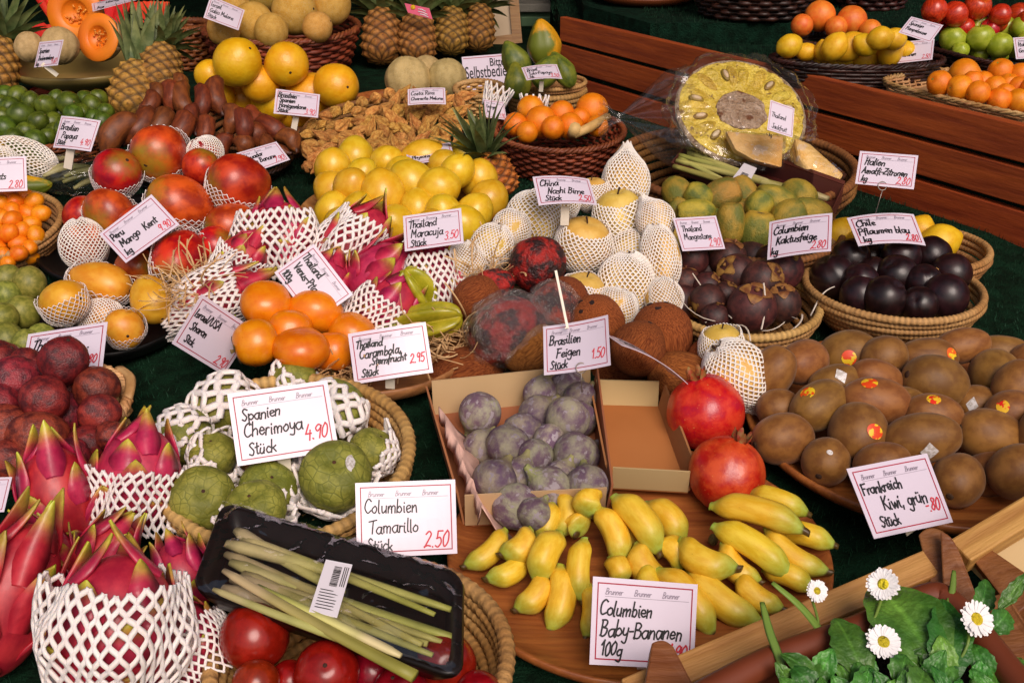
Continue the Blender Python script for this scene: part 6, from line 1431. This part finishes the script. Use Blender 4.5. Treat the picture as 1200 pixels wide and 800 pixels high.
def slat(P, thick, n_=8, mt='slat', nm='slat', bulge=.25):
    """flat board with a rounded top: P = bottom left, bottom right, top right, top left"""
    b = MB(); A, B, C_, D = [p - o0 for p in P]; top = []
    for i in range(n_ + 1):
        t = i / n_; top.append(C_.lerp(D, t) + ((D - A).normalized()) * (bulge * (C_ - D).length * math.sin(PI * t)))
    poly = [A, B] + top; nn = (B - A).cross(D - A).normalized(); nn = -nn if nn.dot(FWD) < 0 else nn; n = len(poly)
    b.add(poly + [p + nn * thick for p in poly], [tuple(range(n)), tuple(range(2 * n - 1, n - 1, -1))] + [(i, i + n, (i + 1) % n + n, (i + 1) % n) for i in range(n)])
    b.obj(nm, M[mt], pf, False, bevel=.0015)
slat([pt(755, 806, .87), pt(828, 830, .86), pt(790, 757, .90), pt(764, 752, .905)], .016)
slat([pt(1098, 716, .96), pt(1136, 702, .955), pt(1106, 622, 1.0), pt(1076, 626, 1.005)], .02)
slat([pt(1106, 716, .95), pt(1146, 702, .945), pt(1136, 676, .96), pt(1102, 622, .985)], .006)
slat([pt(1190, 720, .95), pt(1230, 690, .95), pt(1160, 642, 1.0), pt(1136, 650, 1.0)], .02)
slat([pt(1160, 770, .90), pt(1240, 790, .88), pt(1185, 700, .93), pt(1160, 700, .94)], .02)
slat([pt(1172, 692, 1.0), pt(1290, 760, .99), pt(1290, 572, 1.06), pt(1128, 648, 1.015)], .008, mt='cardboard_l', nm='panel', bulge=0)
# terracotta box: long trough, two pieces of rim meeting at the corner
tb = empty('planter_box', pt(1000, 800, .86)); tag(tb, 'terracotta plastic planter box full of daisies, front right corner', 'planter box'); o1 = tb.location.copy()
b = MB(); rim = [pt(760, 850, .80), pt(900, 775, .855), pt(1010, 735, .885), pt(1085, 700, .90), pt(1110, 704, .895), pt(1140, 735, .87), pt(1185, 790, .83), pt(1240, 860, .78)]
rim = catmull([p - o1 for p in rim], 5); b.tube(rim, .0115, 10); b.obj('rim', M['terracotta'], tb)
b = MB(); k = len(rim); dn = Vector((0, 0, -.12))
b.add(rim + [p + dn for p in rim], [(i, i + 1, k + i + 1, k + i) for i in range(k - 1)]); b.obj('wall', M['terracotta'], tb)
b = MB(); poly = [p + Vector((0, -.004, -.035)) for p in rim]; b.add(poly, [tuple(range(len(poly)))]); b.obj('soil', M['soil'], tb, False)
def leaf_mesh(name, L_, W_, seed, curl=.5, notch=.12, fold=.25, m='leaf'):
    rnd = random.Random(seed); n, k = 16, 8; v = []; f = []; c = []; p = Vector((0, 0, 0)); a = .25
    for i in range(n + 1):
        t = i / n; w_ = W_ * (math.sin(PI * t ** .75) ** .8 if 0 < t < 1 else 0) * (1 + notch * math.sin(9 * PI * t)) + .0006
        for j in range(-k, k + 1):
            s_ = j / k; v.append(p + Vector((0, w_ * s_, abs(s_) * w_ * fold + .0018 * nz(t * 5, s_ * 3, seed)))); g = 1.5 if abs(j) < 1 else (.9 + .25 * (math.sin(22 * t + 6 * abs(s_)) > .8)); c.append((g, g, g))
        p = p + Vector((math.cos(a), 0, math.sin(a))) * L_ / n; a -= curl / n * 2
    w2 = 2 * k + 1
    for i in range(n):
        for j in range(2 * k): f.append((i * w2 + j, i * w2 + j + 1, (i + 1) * w2 + j + 1, (i + 1) * w2 + j))
    return mesh(name, v, f, M[m], True, c)
def petal_ring(n, r, seed, rows=2):
    b = MB(); rnd = random.Random(seed)
    for q in range(rows):
        for k in range(n):
            a = 2 * PI * (k + .5 * q) / n + rnd.uniform(-.06, .06); L_ = r * rnd.uniform(.9, 1.05) * (1 - .08 * q); w_ = r * .115; dr_ = Vector((math.cos(a), math.sin(a), 0)); sd_ = Vector((-math.sin(a), math.cos(a), 0)); up_ = rnd.uniform(-.05, .14) + .08 * q
            vv = []
            for t, ww in ((.25, .5), (.6, 1), (.88, .95), (1.0, .45)):
                for s_ in (-1, 0, 1): vv.append(dr_ * L_ * t + sd_ * w_ * ww * s_ + Vector((0, 0, L_ * (up_ * t * t) + .0006 * q - abs(s_) * -.0004)))
            b.add(vv, [(i * 3 + j, i * 3 + j + 1, i * 3 + 4 + j, i * 3 + 3 + j) for i in range(3) for j in range(2)])
    return mesh('petals', b.v, b.f, M['petal'])
def daisy(label, px, py, r_px, d, ang, tow, base, seed):
    c = pt(px, py, d); s = d / F; r = r_px * s; root = empty('daisy', pt(base[0], base[1], base[2])); tag(root, label, 'daisy', 'daisies in the planter box'); B_ = root.location
    hd = link('petals', petal_ring(24, r, seed), root); hd.location = c - B_; q = scr(ang, tow).to_track_quat('Z', 'Y'); hd.rotation_quaternion = q
    v, f = blob(lambda th, ph, x, y, z: (x * r * .36, y * r * .36, z * r * .16 + r * .05), 20, 10); di = link('flower_disc', mesh('flower_disc', v, f, M['disc']), root); di.location = c - B_; di.rotation_quaternion = q
    b = MB(); n0 = q @ Vector((0, 0, -1)); P = catmull([Vector((0, 0, 0)), (c - B_) * .5 + Vector((.004, 0, .006)), c - B_ + n0 * .012, c - B_ + n0 * .002], 5); b.tube(P, [.0012] * len(P), 7); b.obj('stem', M['stem'], root)
daisy('white daisy standing over the rail, leftmost', 957, 692, 13.5, .90, 60, 68, (948, 800, .86), 1)
daisy('white daisy tilted left in front of the broad leaf', 1035, 684, 19, .88, 150, 58, (998, 785, .86), 2)
daisy('fully open white daisy facing up, lowest of the four', 1035, 752, 21, .84, 88, 55, (1060, 830, .84), 3)
daisy('white daisy at the right beside the slats', 1144, 725, 22, .84, 60, 60, (1108, 800, .84), 4)
def leaf(label, px, py, d, tx, ty, td, W_px, seed, curl=.5, fold=.2, notch=.1, roll=0):
    """broad leaf from base (px, py) to tip (tx, ty)"""
    A, B = pt(px, py, d), pt(tx, ty, td); L_ = (B - A).length; o = link('daisy_leaf', leaf_mesh('daisy_leaf', L_ * 1.04, W_px * d / F, seed, curl, notch, fold)); x = (B - A).normalized(); z = (-FWD * .75 + Vector((0, 0, .5))); z = (z - x * z.dot(x)).normalized(); y = z.cross(x)
    o.location = A; o.rotation_quaternion = Matrix((x, y, z)).transposed().to_quaternion() @ Quaternion((1, 0, 0), roll); tag(o, label, 'leaf', 'leaves of the daisies'); return o
leaf('broad dark green leaf with veins rising behind the daisies', 1098, 785, .835, 1022, 657, .905, 46, 1, .6, .15, .04)
leaf('long green leaf standing right of the broad one', 1108, 800, .83, 1114, 690, .87, 26, 2, .5)
leaf('green leaf lying left at the planter front', 965, 815, .82, 925, 768, .84, 20, 3, .7)
leaf('dark rounded leaf below the rail, left of second daisy', 1012, 795, .83, 980, 714, .865, 24, 4, .5)
leaf('small bright leaf under the lowest daisy', 1050, 800, .82, 1066, 762, .83, 16, 5, .6)
leaf('leaf at the bottom edge left of the lowest daisy', 1000, 830, .80, 1030, 770, .82, 16, 6, .6)
leaf('bright folded leaf at the right edge by the slats', 1160, 740, .88, 1190, 710, .88, 14, 7, .8, .4)
leaf('green leaf right of the slat, pointing up', 1146, 722, .89, 1158, 676, .91, 12, 8, .4, .4)
leaf('narrow leaf at the far right edge', 1170, 712, .88, 1206, 670, .89, 8, 9, .3)
leaf('yellowed leaf at the bottom right edge', 1168, 820, .80, 1140, 782, .81, 8, 10, .4)
leaf('dry brown tipped leaf by the rail at left', 955, 790, .86, 950, 744, .88, 7, 11, .9)
leaf('light green upright leaf between two daisies', 1038, 738, .88, 1056, 702, .90, 9, 12, .3, .5)
leaf('bottom green leaf under the right daisy', 1100, 830, .80, 1120, 790, .82, 18, 13, .6)
leaf('leaf rosette piece at the lower middle of the planter', 1070, 815, .80, 1090, 775, .82, 18, 14, .6)
rnd = random.Random(44)
used_ = set()
def lw_(x, y): return ('beside the rail at left' if x < 980 else 'below the lowest daisy' if x < 1060 else 'below the broad leaf' if x < 1120 else 'by the right slats') + (', near the bottom edge' if y > 805 else ', higher up')
for k in range(40):
    x, y = rnd.uniform(925, 1195), rnd.uniform(785, 845); d_ = .80 + (835 - y) / 60 * .05
    nm_ = f"{'small' if k % 2 else 'broad'} {rnd.choice(['dark', 'mid', 'bright'])} green {rnd.choice(['toothed', 'folded', 'curled', 'flat', 'wrinkled', 'narrow'])} leaf {lw_(x, y)}"
    while nm_ in used_: nm_ = f"{'small' if k % 2 else 'broad'} {rnd.choice(['dark', 'mid', 'bright'])} green {rnd.choice(['toothed', 'folded', 'curled', 'flat', 'wrinkled', 'narrow'])} leaf {lw_(x, y)}"
    used_.add(nm_)
    leaf(nm_, x, y, d_, x + rnd.uniform(-26, 26), y - rnd.uniform(24, 44), d_ + rnd.uniform(-.01, .02), rnd.uniform(9, 17), 20 + k, rnd.uniform(.4, .9), rnd.uniform(.08, .25), .07, rnd.uniform(-.5, .5))
def blade(label, pts, w_px):
    P = [pt(*p) for p in pts]; P = catmull(P, 6); b = MB(); n = len(P); hw = [w_px * .40 / 1000 * (math.sin(PI * (.12 + .85 * i / (n - 1))) ** .6) for i in range(n)]
    b.tube(P, hw, 6, flat=.3); o = b.obj('grass_blade', M['stem'], None); tag(o, label, 'grass blade')
blade('long green grass blade arching over the bananas to the rail', [(905, 682, .90), (940, 712, .89), (968, 748, .87), (1000, 800, .84)], 11)
blade('short green grass blade at the left of planter', [(893, 705, .88), (902, 740, .86), (916, 780, .84), (922, 830, .82)], 9)
blade('thin green stalk right of the broad leaf', [(1118, 668, .90), (1116, 690, .89), (1110, 715, .88), (1104, 760, .87)], 7)
# ------------------------------------------------------------------ price cards
pc = price_tag
pc('white price card reading Columbien Baby-Bananen 100g, in front of the bananas', (695, 673), (822, 691), (688, 769), [('Columbien', .07, .30, .15), ('Baby-Bananen', .08, .47, .165), ('100g', .09, .62, .14)], ('1.90', .74, .60, .15), h=.05, sticks=[(757, 774, 757, 792, 18)], pen=.0085)
pc('white price card reading Frankreich Kiwi grün 80, in front of kiwis', (991, 548), (1099, 535), (1012, 625), [('Frankreich', .07, .28, .14), ('Kiwi, grün', .24, .46, .17), ('Stück', .14, .615, .13)], ('-.80', .68, .52, .15), h=.085, sticks=[(1066, 612, 1070, 622, 14)], pen=.0085)
pc('white price card reading Columbien Tamarillo 2.50, by the fig carton', (417, 565), (532, 564), (421, 650), [('Columbien', .08, .29, .16), ('Tamarillo', .12, .48, .16), ('Stück', .10, .64, .14)], ('2.50', .60, .61, .19), h=.08, pen=.0085)
pc('white price card reading Spanien Cherimoya 4.90, on the cherimoyas', (268, 461), (379, 446), (285, 543), [('Spanien', .10, .28, .15), ('Cherimoya', .10, .44, .17), ('Stück', .12, .615, .15)], ('4.90', .70, .52, .17), h=.10, sticks=[(333, 535, 336, 566, 15)], pen=.0085)
pc('white price card reading Thailand Carambola Sternfrucht 2.95', (407, 391), (498, 377), (417, 450), [('Thailand', .07, .23, .12), ('Carambola,', .10, .37, .145), (',Sternfrucht', .22, .48, .12), ('Stück', .10, .62, .12)], ('2.95', .66, .50, .14), h=.08, sticks=[(457, 440, 457, 454, 11)], bulge=.02)
pc('white price card reading Israel/USA Sharon 2.90, tilted left of persimmons', (245, 346), (288, 385), (213, 402), [('Israel/USA', .06, .27, .13), ('Sharon', .10, .43, .13), ('Stck.', .12, .60, .12)], ('2.90', .62, .62, .15), h=.08)
pc('white tilted price card reading Thailand Venus-Pit 100 behind persimmons', (366, 285), (414, 345), (321, 319), [('Thailand', .06, .26, .15), ('Venus-Pitaja', .10, .44, .15), ('100g', .08, .62, .13)], None, h=.105)
pc('white tilted price card reading Peru Mango Kent 9.90', (117, 274), (172, 226), (154, 310), [('Peru', .08, .26, .15), ('Mango  Kent', .12, .44, .16), ('kg', .10, .615, .14)], ('9.90', .68, .60, .15), h=.12, R=1.42)

pc('white price card reading Thailand portrei 80, behind the topmost dark passion fruit', (24, 391), (121, 377), (30, 446), [('Thailand', .08, .27, .16), ('L. Portrei', .34, .44, .15), ('kg', .08, .62, .13)], ('2.80', .66, .55, .14), h=.07)
pc('white price card reading Brasilien Feigen 1.50, above the figs', (637, 382), (712, 369), (638, 440), [('Brasilien', .08, .29, .17), ('Feigen', .18, .47, .17), ('Stück', .09, .63, .14)], ('1.50', .64, .53, .17), h=.13, bulge=-.05, sticks=[(664, 384, 650, 316, 3)], ring=(681, 431, 6, 682, 460))
pc('curled price card seen edge on over the coconuts', (711, 391), (790, 436), (724, 404), [('Costa Rica', .1, .3, .14), ('Kokosnuss', .12, .46, .15)], None, h=.10, bulge=.06, R=1.4)
pc('white price card reading Thailand Maracuja 3.50, below yellow passion fruits', (471, 252), (540, 243), (475, 295), [('Thailand', .08, .27, .17), ('Maracuja', .11, .46, .18), ('Stück', .10, .63, .15)], ('3.50', .66, .55, .18), h=.145)
pc('white price card reading China Nashi Birne 2.50, on the nashi heap', (624, 207), (692, 206), (631, 243), [('China', .08, .26, .17), ('Nashi Birne', .18, .45, .17), ('Stück', .12, .62, .15)], ('2.50', .66, .62, .17), h=.17, bulge=.05, sticks=[(663, 240, 662, 262, 10)])
pc('white price card reading Thailand Mangostane 2.90, behind the mangosteens', (788, 256), (842, 251), (797, 296), [('Thailand', .12, .30, .16), ('Mangostane', .12, .47, .16)], ('2.90', .58, .63, .2), h=.11)
pc('white price card reading Columbien Kaktusfeige 2.80, on the cactus pear basket', (909, 257), (974, 250), (900, 304), [('Columbien', .08, .27, .17), ('Kaktusfeige', .13, .46, .17), ('kg', .06, .63, .15)], ('2.80', .62, .63, .17), h=.13, bulge=.03)
pc('pink tinted price card reading Chile Pflaumen blau, behind the black plums', (997, 253), (1077, 250), (1000, 291), [('Chile', .08, .27, .17), ('Pflaumen blau', .07, .47, .16), ('kg', .10, .64, .14)], ('2.80', .68, .62, .15), h=.11, bulge=.06, R=1.6)
pc('white price card reading Italien Amalfi-Zitronen 2.80, before the planks', (1013, 174), (1075, 183), (1003, 215), [('Italien', .10, .28, .17), ('Amalfi-Zitronen', .08, .46, .15), ('kg', .09, .63, .14)], ('2.80', .60, .62, .17), h=.19, ring=(1034, 218, 5, 1026, 250))
pc('white price card reading Thailand Jackfruit, in front of the jackfruit', (902, 118), (934, 125), (897, 154), [('Thailand', .10, .36, .2), ('Jackfruit', .16, .62, .2), ('kg', .08, .84, .16)], None, h=.17, R=.95, header=False)
pc('white price card reading Brasilien Papaya 4.90 on a white stick', (68, 134), (119, 142), (60, 172), [('Brasilien', .08, .30, .17), ('Papaya', .16, .48, .17), ('Stück', .08, .62, .13)], ('4.90', .62, .55, .17), h=.13, bulge=.04, sticks=[(82, 172, 78, 197, 10)])
pc('price card cut by the left photo edge reading kg 2.80', (-36, 186), (25, 181), (-30, 228), [('Italien', .1, .27, .16), ('Kumquats', .12, .45, .16)], ('2.80', .66, .60, .18), h=.13)
pc('white price card reading Spanien Zuckermelone 4.60, clipped to the melon dish', (41, 46), (78, 49), (36, 77), [('Spanien', .08, .32, .17), ('Zuckermelone', .10, .52, .15), ('kg', .07, .66, .14)], ('4.60', .58, .63, .17), h=.155, sticks=[(52, 77, 66, 88, 5)])
pc('tilted price card at the top, over the cut melons', (104, 2), (152, -14), (116, 19), [('Honig', .3, .30, .17), ('kg', .1, .60, .2)], None, h=.215, R=1.45)
pc('price card reading Israel Galia Melone on the reddish basket', (247, -4), (284, 8), (242, 24), [('Israel', .08, .28, .17), ('Galia Melone', .1, .46, .16), ('Stück', .08, .62, .14)], None, h=.17, z=.9738, R=1.35)
pc('white price card reading Brasilien Honigmelone 3.90, in front of canary melons', (323, 104), (373, 108), (323, 135), [('Brasilien', .06, .22, .15), ('Spanien', .10, .35, .14), ('Honigmelone', .10, .50, .15), ('Stück', .08, .64, .13)], ('3.90', .60, .64, .17), h=.12, sticks=[(347, 136, 344, 153, 7)])
pc('tilted white price card reading Rote Banane 7.90 below brown bananas', (278, 181), (320, 162), (297, 206), [('Ecuador', .1, .3, .16), ('Rote Banane', .1, .48, .16)], ('7.90', .62, .62, .18), h=.09, R=1.5)
pc('white price card reading Costa Rica Charentais Melone among the physalis', (477, 103), (521, 101), (479, 126), [('Costa Rica', .08, .30, .18), ('Charente Melone', .08, .52, .16)], None, h=.13, bulge=.03, R=1.5)
pc('white price card half hidden behind yellow passion fruits', (474, 173), (527, 164), (480, 196), [('Columbien', .1, .3, .15), ('Physalis', .1, .5, .15)], None, h=.10, R=1.5)
pc('white price card reading Solo-Papaya 3.50 leaning on papayas', (611, 78), (653, 73), (617, 98), [('Brasil', .10, .28, .16), ('Solo-Papaya', .11, .47, .16), ('Stk', .10, .63, .12)], ('3.50', .66, .62, .17), h=.14, z=.9738, bulge=.04, sticks=[(635, 94, 634, 106, 5)], R=1.6)
pc('small tilted price card left of the oranges behind leaves', (566, 118), (590, 117), (570, 140), [('Orangen', .1, .32, .17), ('kg', .1, .5, .16)], ('1.90', .5, .62, .18), h=.10, R=1.36)
pc('tilted price card reading Spanien Zitronen, between lemons and apples', (1073, 15), (1103, 32), (1055, 37), [('Spanien', .1, .3, .17), ('Pampelmuse', .1, .5, .16)], None, h=.12, z=ZR, R=1.36)
pc('lower price card reading Israel Zitronen beside the lemons', (1058, 46), (1093, 47), (1052, 73), [('Israel', .1, .3, .17), ('Zitronen', .1, .5, .16)], ('2.50', .55, .62, .16), h=.06, z=ZR, R=1.4)
pc('price card cut by the right photo edge before green apples', (1191, 42), (1232, 41), (1190, 70), [('Italien', .1, .3, .17), ('Granny', .1, .5, .16)], None, h=.07, z=ZR, R=1.4)
pc('blank edge of a price card at the left edge by front pitahayas', (-60, 562), (8, 560), (-58, 600), [], None, h=.08)
# printed sign with block letters
d = on_d(574, 84, .05, .9738); s = d / F; c = pt(576, 84, d); root = empty('printed_sign', c); tag(root, 'printed sign reading Bitte keine Selbstbedienung beside the tan melons', 'sign')
q = axis_q(-FWD * .75 + Vector((0, 0, .35)) , 0); zz = (-FWD * .75 + Vector((0, 0, .35))).normalized(); xx = (RIGHT - UP * -.10); xx = (xx - zz * zz.dot(xx)).normalized(); yy = zz.cross(xx); mt_ = Matrix((xx, yy, zz)).transposed()
W_, H_ = 74 * s, 46 * s; b = MB(); b.box((-W_ * .45, -H_ / 2, -.001), (W_ * .55, H_ / 2, 0), mt_.to_4x4()); b.obj('card', M['card'], root, False)
b = MB(); e = .0015
for (x0, y0, x1, y1) in ((-W_ * .43, H_ * .43, W_ * .53, H_ * .43 + e), (-W_ * .43, -H_ * .43, W_ * .53, -H_ * .43 + e)): b.add([mt_ @ Vector((x, y, .0006)) for x, y in ((x0, y0), (x1, y0), (x1, y1), (x0, y1))], [(0, 1, 2, 3)])
b.obj('border', M['border'], root, False)
for (tx, x, y, sz) in (('Bitte keine', -.02, .16, .20), ('Selbstbedienung', -.42, -.16, .30)):
    cu = bpy.data.curves.new('lettering', 'FONT'); cu.body = tx; cu.size = sz * W_ * .9; cu.offset = .0003; tmp = bpy.data.objects.new('tmp', cu); COL.objects.link(tmp)
    bpy.context.view_layer.update(); me = bpy.data.meshes.new_from_object(tmp.evaluated_get(bpy.context.evaluated_depsgraph_get())); bpy.data.objects.remove(tmp); me.materials.clear(); me.materials.append(M['ink'])
    xs = max(v_.co.x for v_ in me.vertices); k = min(1, (.52 - x) * W_ / xs)
    for v_ in me.vertices: v_.co = mt_ @ Vector((x * W_ + v_.co.x * k, y * H_ + v_.co.y * 1.15, .0008))
    link('lettering', me, root)
